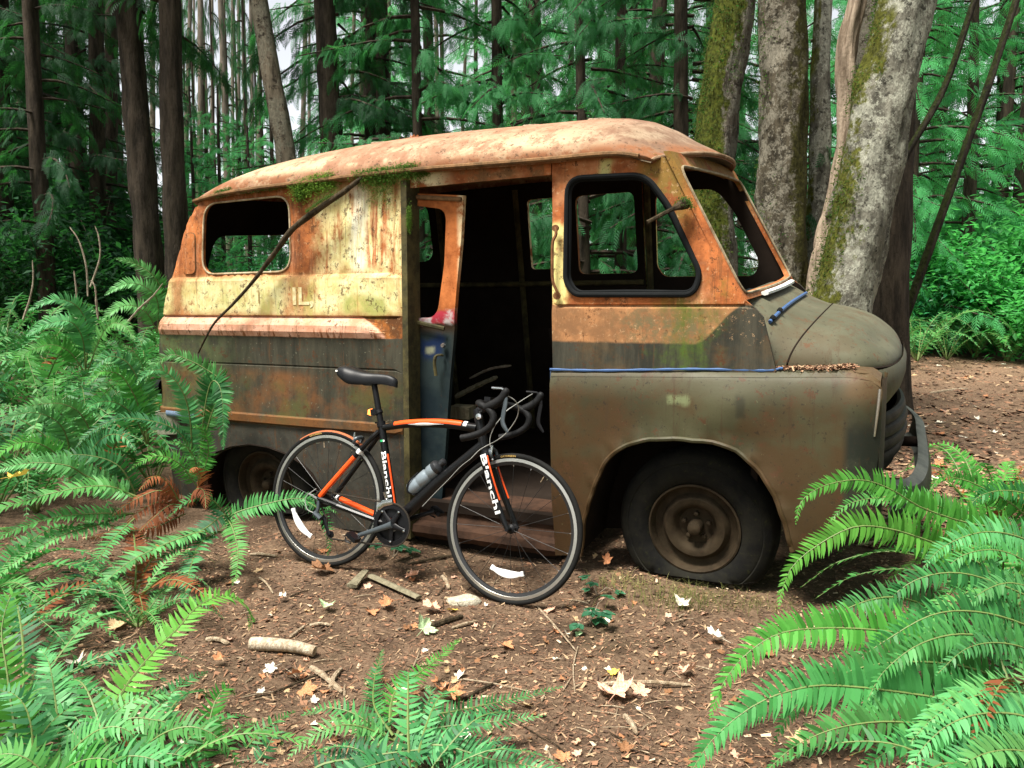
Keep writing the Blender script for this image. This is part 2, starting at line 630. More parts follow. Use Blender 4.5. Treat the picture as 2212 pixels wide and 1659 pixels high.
def van_fender_mat():
    t = Mt('weathered_van_fender')
    big = t.noise(1.9, 4, .6); med = t.noise(6, 5, .65); fine = t.noise(70, 4, .7)
    c = t.mix(t.ss(big, .35, .65), (0.0358, 0.0333, 0.0155), (0.0588, 0.0550, 0.0262))
    c = t.mix(t.mul(t.ss(t.noise(2.6, 4, .6, off=(0, 0, 7)), .45, .62), .75), c, (0.0573, 0.0291, 0.0100))
    c = t.mix(t.mul(t.ss(t.X, .75, .30), t.ss(med, .3, .6)), c, (0.0545, 0.0283, 0.0093))
    c = t.mix(t.mul(t.ss(t.Z, .75, .42), .8), c, (0.0445, 0.0231, 0.0080))
    c = t.mix(t.mul(t.ss(t.Z, .90, 1.0), .45), c, (0.0674, 0.0639, 0.0366))  # grey sheen along the wing top, painted in as a lighter tone
    c = t.mix(t.mul(t.ss(t.X, 1.52, 1.56), t.ss(t.Z, .95, .80)), c, t.mix(t.ss(med, .45, .6), (0.0143, 0.0164, 0.0111), (0.0286, 0.0297, 0.0189)))
    c = t.mix(t.mul(t.ss(t.X, 1.50, 1.56), t.ss(t.Z, .93, .99)), c, (0.0859, 0.0550, 0.0255))
    c = t.mix(t.mul(t.ss(fine, .66, .72), t.ss(med, .42, .6)), c, (0.1203, 0.1188, 0.0622))
    c = t.mix(t.mul(t.box(.80, .90, .905, .945, .012, .03), 1.0), c, (0.1318, 0.1485, 0.0710))
    c = t.mix(t.mul(t.box(1.10, 1.14, .86, .96, .012, .03), .75), c, (0.0215, 0.0208, 0.0111))
    c = t.mix(t.mul(t.ss(fine, .30, .24), .5), c, (0.0143, 0.0104, 0.0044))
    chip = t.ss(t.noise(17, 7, .8, off=(1, 5, 2)), .575, .59)
    c = t.mix(t.mul(chip, t.mul(t.ss(med, .40, .55), .85)), c, (0.0651, 0.0296, 0.0124))
    chip2 = t.ss(t.noise(38, 6, .8, off=(7, 5, 2)), .60, .615)
    c = t.mix(t.mul(chip2, .8), c, (0.0207, 0.0154, 0.0095))
    run = t.ss(t.noise(9, 6, .8, st=(3.0, 1, .16), off=(4, 0, 1)), .56, .62)
    c = t.mix(t.mul(run, .45), c, (0.0444, 0.0261, 0.0124))
    t.bump(t.add(t.mul(fine, .5), t.mul(med, .5)), .2, .004)
    return t.done(c, t.add(.45, t.mul(med, .25)), 0, .24)


def van_hood_mat():
    t = Mt('dull_olive_hood')
    big = t.noise(2.3, 4, .6); med = t.noise(8, 5, .65); fine = t.noise(80, 4, .7)
    c = t.mix(t.ss(big, .35, .65), (0.0716, 0.0712, 0.0431), (0.1040, 0.1006, 0.0636))
    c = t.mix(t.mul(t.ss(t.noise(3.2, 4, .6, off=(0, 0, 7)), .5, .65), .5), c, (0.0740, 0.0491, 0.0247))
    c = t.mix(t.mul(t.ss(t.Z, 1.22, 1.08), t.mul(t.ss(t.X, 1.30, 1.2), .8)), c, (0.0393, 0.0418, 0.0279))
    c = t.mix(t.mul(t.ss(fine, .68, .74), .6), c, (0.1756, 0.1768, 0.1150))
    chip = t.ss(t.noise(17, 7, .8, off=(1, 5, 2)), .575, .59)
    c = t.mix(t.mul(chip, t.mul(t.ss(med, .40, .55), .85)), c, (0.0990, 0.0450, 0.0198))
    chip2 = t.ss(t.noise(38, 6, .8, off=(7, 5, 2)), .60, .615)
    c = t.mix(t.mul(chip2, .8), c, (0.0315, 0.0234, 0.0153))
    run = t.ss(t.noise(9, 6, .8, st=(3.0, 1, .16), off=(4, 0, 1)), .56, .62)
    c = t.mix(t.mul(run, .45), c, (0.0675, 0.0396, 0.0198))
    t.bump(t.add(t.mul(fine, .4), t.mul(med, .6)), .2, .004)
    return t.done(c, t.add(.5, t.mul(med, .25)), 0, .26)


def van_roof_mat():
    t = Mt('faded_rusty_roof')
    big = t.noise(2.0, 5, .65); med = t.noise(7, 6, .7); fine = t.noise(60, 5, .7); str_ = t.noise(5, 6, .75, st=(2.2, .5, 1), off=(2, 0, 0))
    c = t.mix(t.ss(med, .3, .7), (0.2268, 0.1107, 0.0624), (0.3612, 0.2132, 0.1320))
    c = t.mix(t.mul(t.ss(str_, .48, .62), .35), c, (0.4200, 0.2788, 0.1840))
    edge = t.ss(t.Z, 2.22, 2.08)
    cr = t.mul(t.ss(t.add(t.mul(big, .5), t.mul(med, .5)), .45, .53), edge)
    c = t.mix(t.mul(cr, .6), c, (0.5544, 0.4592, 0.2880))
    c = t.mix(t.mul(t.ss(t.X, .05, .75), .75), c, t.mix(t.ss(med, .35, .65), (0.1260, 0.0820, 0.0544), (0.2100, 0.1517, 0.1080)))
    c = t.mix(t.mul(t.ss(t.Z, 2.10, 2.04), t.ss(med, .36, .55)), c, (0.2016, 0.0820, 0.0360))
    c = t.mix(t.mul(t.ss(fine, .60, .64), .75), c, (0.0924, 0.0533, 0.0320))
    c = t.mix(t.mul(t.ss(t.noise(24, 6, .8), .58, .60), .75), c, (0.0588, 0.0369, 0.0200))
    t.bump(t.add(t.mul(fine, .5), t.mul(med, .5)), .4, .006)
    return t.done(c, .85, 0, .2)


def rusty(name, a, b, sc=12, rough=.85, bump=.4, fleck=(.04, .02, .012)):
    t = Mt(name)
    med = t.noise(sc, 6, .7); fine = t.noise(sc * 6, 4, .7)
    c = t.mix(t.ss(med, .3, .7), a, b)
    c = t.mix(t.mul(t.ss(fine, .58, .7), .7), c, fleck)
    t.bump(t.add(med, fine), bump, .004)
    return t.done(c, rough, 0, .12)


M_SIDE, M_CAB, M_FEND, M_HOOD, M_ROOF = van_side_mat(), van_cab_mat(), van_fender_mat(), van_hood_mat(), van_roof_mat()
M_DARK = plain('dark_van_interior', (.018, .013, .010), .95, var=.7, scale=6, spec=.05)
M_RAIL = rusty('gutter_rust', (.10, .06, .03), (.24, .13, .06), 20)
M_SILL = rusty('rotten_sill', (.022, .013, .009), (.065, .034, .021), 9)
M_POST = rusty('mossy_door_post', (.035, .032, .018), (.10, .085, .035), 11)
M_RUBBER = plain('perished_rubber', (.008, .009, .0095), .95, var=.4, scale=25, bump=.2, spec=.15)
M_BLUE = plain('blue_plastic_hose', (.040, .095, .23), .55, var=.25, scale=40)
M_BLUE2 = plain('dull_blue_piping', (.03, .055, .11), .55, var=.3, scale=40)
M_TYREV = rusty('mossy_old_tyre', (.006, .006, .006), (.016, .015, .011), 7, .95, .5, (.026, .028, .010))
M_RIM = rusty('rusty_wheel_rim', (.020, .014, .008), (.046, .033, .019), 9, .8, .35)
M_CHROME = plain('pitted_chrome', (.55, .55, .50), .35, 1.0, .35, 60, .2)
M_BUMPER = rusty('weathered_bumper_steel', (.024, .027, .025), (.058, .062, .055), 9, .55, .2, (.04, .04, .035))
M_GRILLE = rusty('grey_grille_paint', (.022, .019, .014), (.050, .044, .034), 10, .6, .2)
M_WHITEP = plain('flaking_white_paint', (.78, .78, .72), .6, var=.12, scale=35, bump=.3)


def door_mat():
    t = Mt('weathered_sliding_door')
    med = t.noise(8, 6, .7); fine = t.noise(45, 5, .7); big = t.noise(2.5, 4, .6)
    rust = t.mix(t.ss(med, .32, .68), (0.2600, 0.0750, 0.0220), (0.5500, 0.1800, 0.0550))
    rust = t.mix(t.mul(t.ss(t.X, -.36, -.33), t.ss(med, .45, .6)), rust, (0.7200, 0.5500, 0.3200))
    low = t.mix(t.ss(t.noise(3.0, 4, .6), .4, .62), (0.0084, 0.0151, 0.0189), (0.0210, 0.0315, 0.0315))
    low = t.mix(t.mul(t.ss(t.X, -.42, -.34), .8), low, (0.0315, 0.0273, 0.0189))
    low = t.mix(t.mul(t.box(-.58, -.46, 1.06, 1.16, .025, .06), .9), low, (0.0092, 0.0210, 0.0630))
    low = t.mix(t.mul(t.box(-.55, -.50, 1.08, 1.115, .012, .03), .9), low, (0.2100, 0.2184, 0.1428))
    low = t.mix(t.mul(t.ss(t.Z, 1.16, 1.22), t.ss(med, .3, .5)), low, (0.0378, 0.0252, 0.0147))
    pk = t.box(-.60, -.37, 1.235, 1.30, .015, .05)
    c = t.mix(t.ss(t.Z, 1.27, 1.23), rust, low)
    pkc = t.mix(t.ss(t.noise(9, 4, .6, off=(2, 1, 0)), .45, .58), (0.4800, 0.4320, 0.4200), (0.3720, 0.0360, 0.0540))
    c = t.mix(pk, c, pkc)
    c = t.mix(t.mul(t.ss(fine, .62, .7), .6), c, (0.0500, 0.0250, 0.0150))
    t.bump(t.add(fine, med), .25, .004)
    return t.done(c, .75, 0, .08)


M_DOOR = door_mat()

# --- bicycle --------------------------------------------------------------------
M_BBLACK = plain('gloss_black_frame', (.005, .005, .0055), .28, var=.15, scale=10, spec=.30)
M_BMATT = plain('matt_black_alloy', (.006, .006, .007), .42, var=.2, scale=40, spec=.22)
M_BORANGE = plain('orange_frame_paint', (.80, .085, .010), .28, var=.08, scale=14)
M_BWHITE = plain('white_frame_paint', (.82, .82, .80), .35, var=.05, scale=20)
M_BGREEN = plain('green_decal', (.02, .35, .12), .4, var=.1, scale=30)
M_BTYRE = plain('road_tyre_rubber', (.010, .010, .0095), .8, var=.35, scale=45, bump=.15, spec=.15)
M_BTAN = plain('orange_tread_arc', (.34, .095, .030), .8, var=.3, scale=30)  # orange arc over the top of the rear tyre
M_BRIM = plain('machined_rim_track', (.50, .49, .45), .38, .9, .15, 50)
M_BRIMB = plain('black_rim', (.014, .014, .015), .4, var=.2, scale=40)
M_BSTEEL = plain('bright_steel', (.68, .68, .68), .25, 1.0, .12, 60)
M_BGREY = plain('grey_lever_alloy', (.075, .09, .10), .36, .5, .15, 40)
M_SPOKE = plain('dark_spokes', (.03, .03, .03), .4, .6, .2, 20)
M_TAPE = plain('black_bar_tape', (.006, .006, .0065), .6, var=.35, scale=70, bump=.4, spec=.2)
M_SADDLE = plain('black_saddle_cover', (.006, .0065, .008), .45, var=.25, scale=60, bump=.08, spec=.25)
M_CHAIN = plain('oily_chain_steel', (.055, .045, .035), .5, .7, .4, 200)
M_REFL = plain('white_reflector', (.86, .87, .86), .2, var=.06, scale=60)
M_GOLD = plain('gold_tyre_print', (.42, .27, .07), .5, var=.1, scale=40)
M_LAMPR = plain('red_lamp_lens', (.75, .10, .02), .15, var=.1, scale=40)
M_BOTTLE = plain('smoky_silver_bottle', (.20, .24, .27), .28, .25, .22, 12)
M_BOTCAP = plain('black_bottle_cap', (.015, .016, .018), .35, var=.2, scale=30)
M_CABLE = plain('grey_cable_housing', (.30, .30, .28), .4, var=.1, scale=30)


# --- forest -----------------------------------------------------------------------
def ground_mat():
    t = Mt('forest_duff', 'World')
    big = t.noise(.9, 4, .6); med = t.noise(7, 6, .7); fine = t.noise(55, 6, .75); vf = t.noise(190, 4, .7)
    c = t.mix(t.ss(med, .3, .7), (.078, .050, .031), (.185, .120, .077))
    c = t.mix(t.mul(t.ss(fine, .45, .68), .8), c, (.30, .20, .13))
    c = t.mix(t.mul(t.ss(fine, .42, .30), .8), c, (.045, .024, .014))
    c = t.mix(t.mul(t.ss(vf, .60, .70), .7), c, (.40, .28, .18))
    c = t.mix(t.mul(t.ss(big, .50, .66), .5), c, (.055, .045, .022))
    c = t.mix(t.mul(t.ss(t.noise(2.3, 5, .7, off=(3, 1, 0)), .50, .60), .55), c, (.040, .024, .015))
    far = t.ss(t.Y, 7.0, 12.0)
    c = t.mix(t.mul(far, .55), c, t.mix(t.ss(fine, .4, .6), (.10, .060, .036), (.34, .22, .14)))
    t.bump(t.add(t.mul(fine, .7), t.add(t.mul(vf, .3), med)), .9, .025)
    return t.done(c, .95, 0, .15)


def bark_mat(name, dark, light, moss=None, mossdir=-1, lichen=None, vs=.18, sc=14, mossoff=.0):
    t = Mt(name)
    rid = t.noise(sc, 6, .7, st=(1, 1, vs)); fine = t.noise(60, 4, .7, st=(1, 1, .5)); big = t.noise(2.0, 4, .6)
    c = t.mix(t.ss(rid, .35, .65), dark, light)
    if lichen:
        c = t.mix(t.mul(t.ss(t.add(t.mul(t.noise(4.5, 6, .8), .6), t.mul(t.noise(20, 5, .85, off=(1, 2, 3)), .4)), .47, .53), .85), c, t.mix(t.ss(fine, .4, .6), lichen, tuple(min(1, x * 1.5) for x in lichen)))
        c = t.mix(t.mul(t.ss(t.noise(13, 5, .75, off=(3, 3, 3)), .56, .63), .9), c, tuple(x * .5 for x in dark))
    if moss:
        gn = t.n('ShaderNodeNewGeometry'); sx = t.n('ShaderNodeSeparateXYZ'); t.L(gn.outputs['Normal'], sx.inputs[0])
        side = t.mul(t.sub(t.mul(sx.outputs[0], mossdir), mossoff), .30)
        mk = t.mul(t.ss(t.add(t.mul(side, 2.2), t.mul(t.sub(t.add(t.mul(t.noise(2.6, 6, .8), .6), t.mul(t.noise(18, 5, .8, off=(5, 1, 2)), .4)), .5), 2.6)), .0, .25), t.ss(t.add(big, t.mul(side, .4)), .30, .48))
        c = t.mix(mk, c, t.mix(t.ss(t.noise(26, 5, .7), .35, .65), tuple(x * .35 for x in moss), moss))
    t.bump(t.add(rid, t.mul(fine, .4)), .9, .03)
    return t.done(c, .95, 0, .15)


def leaf_mat(name, a, b, trans=.35, tip=None, rough=.5, spec=.3, attr=False, own=False, hue=None):
    t = Mt(name, 'World')
    nz = t.noise(1.6, 3, .6)
    f = t.add(t.mul(nz, .5), t.mul(t.rnd(), .35))
    if attr: f = t.add(t.mul(f, .5), t.mul(t.attr('tint'), .6))
    c = t.mix(t.ss(f, .2, .8), a, b)
    if tip: c = t.mix(t.mul(t.ss(t.attr('tint'), .72, 1.0), .8), c, tip)
    if hue: c = t.mix(t.mul(t.ss(t.rnd(), .35, 1.0), .28), c, hue)
    tc = c if own else t.mix(.5, c, (.10, .50, .08))
    return t.leafy(c, trans, rough, tc, spec)


M_GROUND = ground_mat()
M_BARKD = bark_mat('dark_fir_bark', (.020, .016, .012), (.065, .05, .036))
M_BARKM = bark_mat('grey_brown_conifer_bark', (.05, .04, .028), (.17, .14, .10), lichen=(.13, .12, .09))
M_BARKMOSS = bark_mat('mossy_maple_bark', (.055, .046, .034), (.20, .17, .13), moss=(.085, .100, .014), mossdir=-1, lichen=(.20, .19, .15), mossoff=-.35)
M_BARKLICH = bark_mat('lichen_maple_bark', (.070, .066, .052), (.20, .19, .15), moss=(.10, .105, .016), mossdir=-1, lichen=(.25, .25, .20), mossoff=.55)
M_BARKOLD = bark_mat('dull_mossy_bark', (.032, .027, .018), (.090, .075, .050), moss=(.060, .056, .014), mossdir=1, lichen=(.17, .155, .12))
M_BARKSL = bark_mat('slanting_trunk_bark', (.015, .013, .010), (.045, .038, .026), moss=(.030, .038, .010), mossdir=-1, mossoff=.2)
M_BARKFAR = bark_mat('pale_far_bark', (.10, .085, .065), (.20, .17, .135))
M_SNAG = bark_mat('bare_bleached_wood', (.15, .11, .075), (.38, .30, .22), vs=.06, sc=22)
M_BRANCH = bark_mat('fallen_branch_bark', (.030, .022, .013), (.085, .062, .036), sc=30)
M_TWIG = bark_mat('pale_dry_twig', (.26, .19, .12), (.50, .40, .28), sc=40)
M_STEM = bark_mat('bare_grey_stem', (.24, .19, .14), (.42, .36, .27), sc=40)
M_CEDAR = leaf_mat('cedar_spray_green', (.011, .068, .026), (.075, .32, .112), .46, rough=.6, spec=.2)
M_CEDARL = leaf_mat('backlit_cedar_green', (.036, .24, .085), (.12, .49, .17), .55, rough=.6, spec=.2)  # lighter copy of the cedar green, backlight painted into the colour
M_CEDARD = leaf_mat('shaded_cedar_green', (.006, .030, .013), (.024, .102, .038), .30, rough=.65, spec=.2)  # darker copy of the cedar green, forest shade painted into the colour
M_FERN = leaf_mat('sword_fern_green', (.012, .078, .019), (.072, .30, .080), .28, rough=.52, spec=.28, attr=True, hue=(.17, .33, .05))
M_FERNB = leaf_mat('fresh_fern_green', (.024, .15, .016), (.115, .42, .068), .40, rough=.52, spec=.25, attr=True, hue=(.24, .42, .05))
M_FERNT = leaf_mat('bluish_fern_green', (.015, .095, .033), (.115, .40, .135), .28, rough=.50, spec=.32, attr=True, hue=(.20, .38, .07))
M_FERNDEAD = leaf_mat('dead_fern_brown', (.13, .036, .011), (.38, .125, .040), .2, rough=.8, own=True)
M_SHRUB = leaf_mat('backlit_shrub_leaf', (.055, .33, .085), (.17, .58, .16), .58, rough=.4)  # leaf green brightened to paint in the light shining through
M_SHRUBM = leaf_mat('mid_shrub_leaf', (.012, .12, .042), (.04, .27, .095), .42, rough=.4)
M_BRAMBLE = leaf_mat('bramble_leaf', (.020, .085, .045), (.05, .17, .085), .25, rough=.4)
M_MOSS = leaf_mat('bright_moss', (.045, .085, .010), (.16, .26, .025), .3, rough=.9)
M_STALK = plain('green_brown_rachis', (.12, .17, .045), .6, var=.3, scale=20)
M_GRASS = leaf_mat('dry_grass', (.14, .14, .04), (.30, .27, .10), .3, rough=.7)

# ------------------------------------------------------------------ ground
def build_ground():
    xs = np.concatenate([np.linspace(-120, -12, 19), np.linspace(-10, -5, 21), np.linspace(-4.9, 4.9, 99), np.linspace(5, 10, 21), np.linspace(12, 120, 19)])
    ys = np.concatenate([np.linspace(-60, 0, 13), np.linspace(.6, 7, 81), np.linspace(7.2, 14, 35), np.linspace(15, 140, 34)])
    V = np.array([[x, y, ground(x, y)] for y in ys for x in xs])
    n, m = len(xs), len(ys)
    i, j = np.meshgrid(np.arange(n - 1), np.arange(m - 1))
    a = (j * n + i).ravel()
    F = np.stack([a, a + 1, a + n + 1, a + n], 1)
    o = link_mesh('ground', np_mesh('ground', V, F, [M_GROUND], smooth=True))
    tag(o, kind='structure')
build_ground()

# ------------------------------------------------------------------ the old delivery van
WB = .92
S5, C5 = math.sin(R(5)), math.cos(R(5))
van = empty('delivery_van')
tag(van, 'rusty abandoned delivery van with faded cream and orange paint, flat tyre and missing windows', 'van')
_Mv = Matrix((( EU.x, EV.x, 0), (EU.y, EV.y, 0), (0, 0, 1))).to_4x4() @ Matrix.Rotation(R(5), 4, 'X')
_off = VAN_O + EV * (WB * C5) + Vector((0, 0, WB * S5))
van.matrix_world = Matrix.Translation(_off) @ _Mv


def NB(u, z, i=0.0, far=False):
    y = -WB + z * S5 + i
    return Vector((u, -y if far else y, z * C5))


def VP(x, y, i=0.0):
    """survey: image point on the upright plane i behind the near flank -> (u, z)"""
    r = ray(x, y)
    c = Vector((0, 0, CAM_H)) - VAN_O
    t = (i - c.dot(EV)) / r.dot(EV)
    p = c + r * t
    return p.dot(EU), p.z


def VB(x, y, i=0.0):
    u, z = VP(x, y, i)
    return NB(u, z, i)


def lerpt(tab, x):
    if x <= tab[0][0]: return tab[0][1]
    for (a, b), (c, d) in zip(tab, tab[1:]):
        if x <= c: return b + (d - b) * (x - a) / (c - a)
    return tab[-1][1]


def smt(tab, x):
    if x <= tab[0][0]: return tab[0][1]
    for k in range(len(tab) - 1):
        (a, b), (c, d) = tab[k], tab[k + 1]
        if x <= c:
            m0 = (d - tab[k - 1][1]) / (c - tab[k - 1][0]) if k else (d - b) / (c - a)
            m1 = (tab[k + 2][1] - b) / (tab[k + 2][0] - a) if k + 2 < len(tab) else (d - b) / (c - a)
            h = c - a; t = (x - a) / h
            return (2 * t ** 3 - 3 * t * t + 1) * b + (t ** 3 - 2 * t * t + t) * h * m0 + (-2 * t ** 3 + 3 * t * t) * d + (t ** 3 - t * t) * h * m1
    return tab[-1][1]


REAR = [(.05, -2.46), (.2, -2.475), (.554, -2.505), (.849, -2.515), (1.054, -2.525), (1.258, -2.49), (1.459, -2.43), (1.628, -2.36), (1.848, -2.27), (1.99, -2.15)]
PROF = [(0, .03), (.3, 0.0), (.655, -.018), (.668, -.034), (.708, -.034), (.716, -.02), (.994, -.016), (.999, -.010), (1.003, -.010), (1.008, -.016),
        (1.15, -.018), (1.165, -.022), (1.20, -.036), (1.235, -.034), (1.268, -.012), (1.278, .004), (1.290, -.012), (1.49, -.016), (1.503, -.010), (1.515, .002), (2.05, .018)]
PROF2 = [(0, .03), (.3, 0.0), (.655, -.018), (.668, -.034), (.708, -.034), (.716, -.02), (.994, -.016), (.999, -.010), (1.003, -.010), (1.008, -.016),
         (1.15, -.012), (1.268, -.004), (1.278, .004), (1.290, -.012), (1.49, -.016), (1.503, -.010), (1.515, .002), (2.05, .018)]


def side_in(u, z):
    e = -.74 - .14 * max(0, (z - 1.17) / .10) ** 1.5 if z < 1.28 else -.9
    k = sstep(e + .02, e - .03, u)
    i = lerpt(PROF, z) * k + lerpt(PROF2, z) * (1 - k)
    t = min(1, max(0, (lerpt(REAR, z) + .13 - u) / .13))
    i += .11 * (1 - math.sqrt(max(0, 1 - t * t)))
    i += .004 * math.sin(u * 5 + z * 3) * math.sin(z * 6 + 1)
    return i


ARCH_R = [(-1.20, .08), (-1.222, .306), (-1.27, .385), (-1.34, .44), (-1.45, .485), (-1.58, .512), (-1.72, .518), (-1.86, .495), (-1.97, .455), (-2.06, .39), (-2.11, .28), (-2.14, .12)]
out_q = [(-2.15, 1.99), (-1.82, 2.005), (-1.333, 2.024), (-.632, 2.04), (-.632, .08)] + ARCH_R + [(-2.455, .16)] + [(u, z) for z, u in REAR if .16 < z < 1.95]
win_q = rpoly([(-2.05, 1.945), (-1.40, 1.958), (-1.392, 1.535), (-2.07, 1.53)], .10, 7)
rows_q = sorted(set([z for z, _ in PROF if z > .1] + [.16, .22, .38, .45, .52, .58, .62, .76, .82, .88, .94, .985, 1.018, 1.05, 1.10, 1.175, 1.185, 1.21, 1.22, 1.245, 1.255, 1.34, 1.39, 1.44, 1.54, 1.58, 1.63, 1.68, 1.73, 1.78, 1.83, 1.88, 1.93, 1.97]))
panel('side_panel', out_q, [win_q], lambda u, z: NB(u, z, side_in(u, z)), [M_SIDE, M_DARK], van, .05, rows_q, .02, 25)
fr = G()
fr.tube([NB(u, z, side_in(u, z) - .002) for u, z in densify(win_q, .04)], .0055, 6, closed=True)
fr.obj('window_trim', rusty('pale_window_trim', (.28, .17, .08), (.60, .52, .36), 14, .7, .2), van)
vc = rpoly([(-2.215, 1.775), (-2.125, 1.78), (-2.125, 1.535), (-2.225, 1.535)], .035, 4)
panel('vent_cover', vc, [], lambda u, z: NB(u, z, side_in(u, z) - .009), [M_SIDE, M_DARK], van, .03, None, .02)
vcg = G(); vcg.tube([NB(u, z, side_in(u, z) - .002) for u, z in vc], .005, 5, closed=True)
vcg.obj('vent_groove', M_RAIL, van)
# far flank
mir = lambda f: (lambda u, z: NB(u, z, f(u, z), True))
flat_in = lambda u, z: 0.0 if z > .1 else 0.0
panel('side_panel', [(-2.15, 1.99), (-.632, 2.04), (-.632, .08), (-2.46, .16)] + [(u, z) for z, u in REAR if .16 < z < 1.95][::2], [win_q], mir(flat_in), [M_SIDE, M_DARK], van, .12, None, inner_fn=lambda u, z: NB(u, z, .02, True))
win_cab = rpoly([(.285, 1.935), (.665, 1.925), (.775, 1.78), (.925, 1.475), (.895, 1.388), (.325, 1.392), (.283, 1.46)], [.08, .07, .05, .05, .06, .05, .03], 6)
out_cab = [(.205, 2.04), (.60, 2.04), (.70, 2.015), (.80, 1.97), (.88, 1.80), (1.117, 1.362), (1.165, 1.325), (1.195, 1.29), (1.235, 1.14), (1.262, 1.03), (.226, 1.02), (.215, 1.4)]
panel('cab_side', out_cab, [win_cab], mir(flat_in), [M_CAB, M_DARK], van, .10, None, inner_fn=lambda u, z: NB(u, z, .02, True))
panel('door', [(-.63, 2.04), (.204, 2.04), (.22, .15), (-.63, .15)], [rpoly([(-.60, 1.93), (-.33, 1.935), (-.33, 1.46), (-.60, 1.46)], .03, 3), rpoly([(-.25, 1.935), (.15, 1.94), (.16, 1.42), (-.25, 1.42)], .05, 4)],
      mir(lambda u, z: .012), [M_CAB, M_DARK], van, .12, None, inner_fn=lambda u, z: NB(u, z, .04, True))
panel('fender', [(.226, 1.0), (1.66, 1.02), (1.66, .45), (1.36, .20), (1.30, .475), (1.16, .687), (.92, .756), (.67, .73), (.51, .62), (.41, .33), (.38, .15), (.24, .15)], [], mir(lambda u, z: -.05), [M_FEND, M_DARK], van, .12, None, inner_fn=lambda u, z: NB(u, z, -.03, True))

# near cab flank, header above the doorway
def cab_in(u, z):
    i = -.004 - .010 * sstep(1.338, 1.328, z) + .016 * sstep(1.30, 2.05, z)
    if 1.331 < z < 1.343: i += .010
    i += .05 * sstep(1.02, 1.25, u) * sstep(1.45, 1.2, z) * 0
    # dished round the window
    return i + .003 * math.sin(u * 7 + z * 4)


rows_c = [1.06, 1.10, 1.14, 1.18, 1.22, 1.26, 1.30, 1.322, 1.329, 1.333, 1.337, 1.342, 1.348, 1.37, 1.41, 1.45, 1.5, 1.55, 1.6, 1.65, 1.7, 1.75, 1.8, 1.85, 1.9, 1.95, 1.98, 2.01]
panel('cab_side', out_cab, [win_cab], lambda u, z: NB(u, z, cab_in(u, z)), [M_CAB, M_DARK], van, .05, rows_c, .02, 25)
panel('door_header', [(-.627, 2.036), (.200, 2.036), (.200, 1.957), (-.3, 1.95), (-.627, 1.945)], [], lambda u, z: NB(u, z, .010), [M_CAB, M_DARK], van, .05, None, .03)
rg = G()
loop = densify(win_cab, .035)
rg.tube([NB(u, z, cab_in(u, z) - .006) for u, z in loop], .0125, 8, closed=True)
rg.obj('window_rubber', M_RUBBER, van)
rg = G()
c0 = Vector((.6, 1.66)); inn = [Vector(p) + (c0 - Vector(p)).normalized() * .012 for p in loop]
rg.tube([NB(p.x, p.y, .014) for p in inn], .010, 6, closed=True)
rg.obj('inner_rubber', M_RUBBER, van)
gh = G()
gh.tube(spline([VB(1200, 487, -.02), VB(1201, 505, -.03), VB(1194, 522, -.035), VB(1193, 560, -.035), VB(1194, 605, -.035), VB(1203, 628, -.03), VB(1204, 645, -.02)], 20), .008, 6)
gh.lathe([(.0, -.012), (.016, -.012), (.016, 0), (0, 0)], VB(1201, 492, -.016), (0, 1, 0), 10)
gh.lathe([(.0, -.012), (.018, -.012), (.018, 0), (0, 0)], VB(1204, 638, -.016), (0, 1, 0), 10)
gh.obj('grab_handle', rusty('handle_rust', (.10, .045, .02), (.24, .11, .05), 30), van)

# roof
HC = [(-2.24, .0), (-2.20, .062), (-2.12, .11), (-2.0, .150), (-1.8, .188), (-1.4, .220), (-.6, .243), (.2, .240), (.45, .222), (.65, .172), (.80, .112), (.90, .055)]
ZR = [(-2.3, 1.955), (-2.16, 1.972), (-1.8, 2.002), (-1.3, 2.02), (-.63, 2.036), (.2, 2.03), (.52, 2.03), (.66, 2.005), (.72, 1.985), (.95, 1.99)]


def roof_pt(s, t):
    ur, uf = -2.17 - .09 * (1 - t * t), .70 + .175 * (1 - abs(t) ** 2.2)
    u = ur + (uf - ur) * s
    un = -2.24 + 3.14 * s
    w = .772 * (1 - .10 * max(0, (-1.75 - u) / .45) ** 2)
    z = smt(ZR, u) * C5 + smt(HC, un) * max(0, 1 - abs(t) ** 2.5) ** .56
    z += .006 * math.sin(u * 3.1 + t * 2) * (1 - t * t)
    return Vector((u, w * t, z))


ss_ = [0, .006, .013, .022, .035, .05, .07, .1, .14] + [.14 + .66 * i / 18 for i in range(1, 19)] + [.83, .86, .89, .92, .945, .965, .98, .99, 1.0]
tt = [-1, -.998, -.99, -.975, -.95, -.91, -.86, -.8, -.7, -.58, -.45, -.3, -.15, 0]
tt = tt + [-x for x in tt[-2::-1]]
g = G()
g.shell([[roof_pt(s, t) for s in ss_] for t in tt], lambda p: Vector((0, -.02 * p.y, -.022)))
g.obj('roof', M_ROOF, van, sharp=60)
for sgn in (-1, 1):
    g = G()
    g.tube([roof_pt(s, sgn) + Vector((0, .006 * sgn, -.004)) for s in ss_[1:-2]], .012, 7)
    g.obj('drip_rail', M_RAIL, van)
g = G()
g.tube([roof_pt(1, t) + Vector((.004, 0, -.006)) for t in tt], .009, 8)
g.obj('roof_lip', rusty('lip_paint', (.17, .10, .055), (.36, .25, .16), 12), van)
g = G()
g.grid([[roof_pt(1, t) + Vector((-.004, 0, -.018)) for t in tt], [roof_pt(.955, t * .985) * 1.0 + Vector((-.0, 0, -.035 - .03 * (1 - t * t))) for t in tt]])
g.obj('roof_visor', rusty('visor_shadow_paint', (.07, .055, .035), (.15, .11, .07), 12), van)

# windscreen frame, A-pillars seen from outside and inside
uw = lambda z: .80 + (1.97 - z) * (.317 / .608)


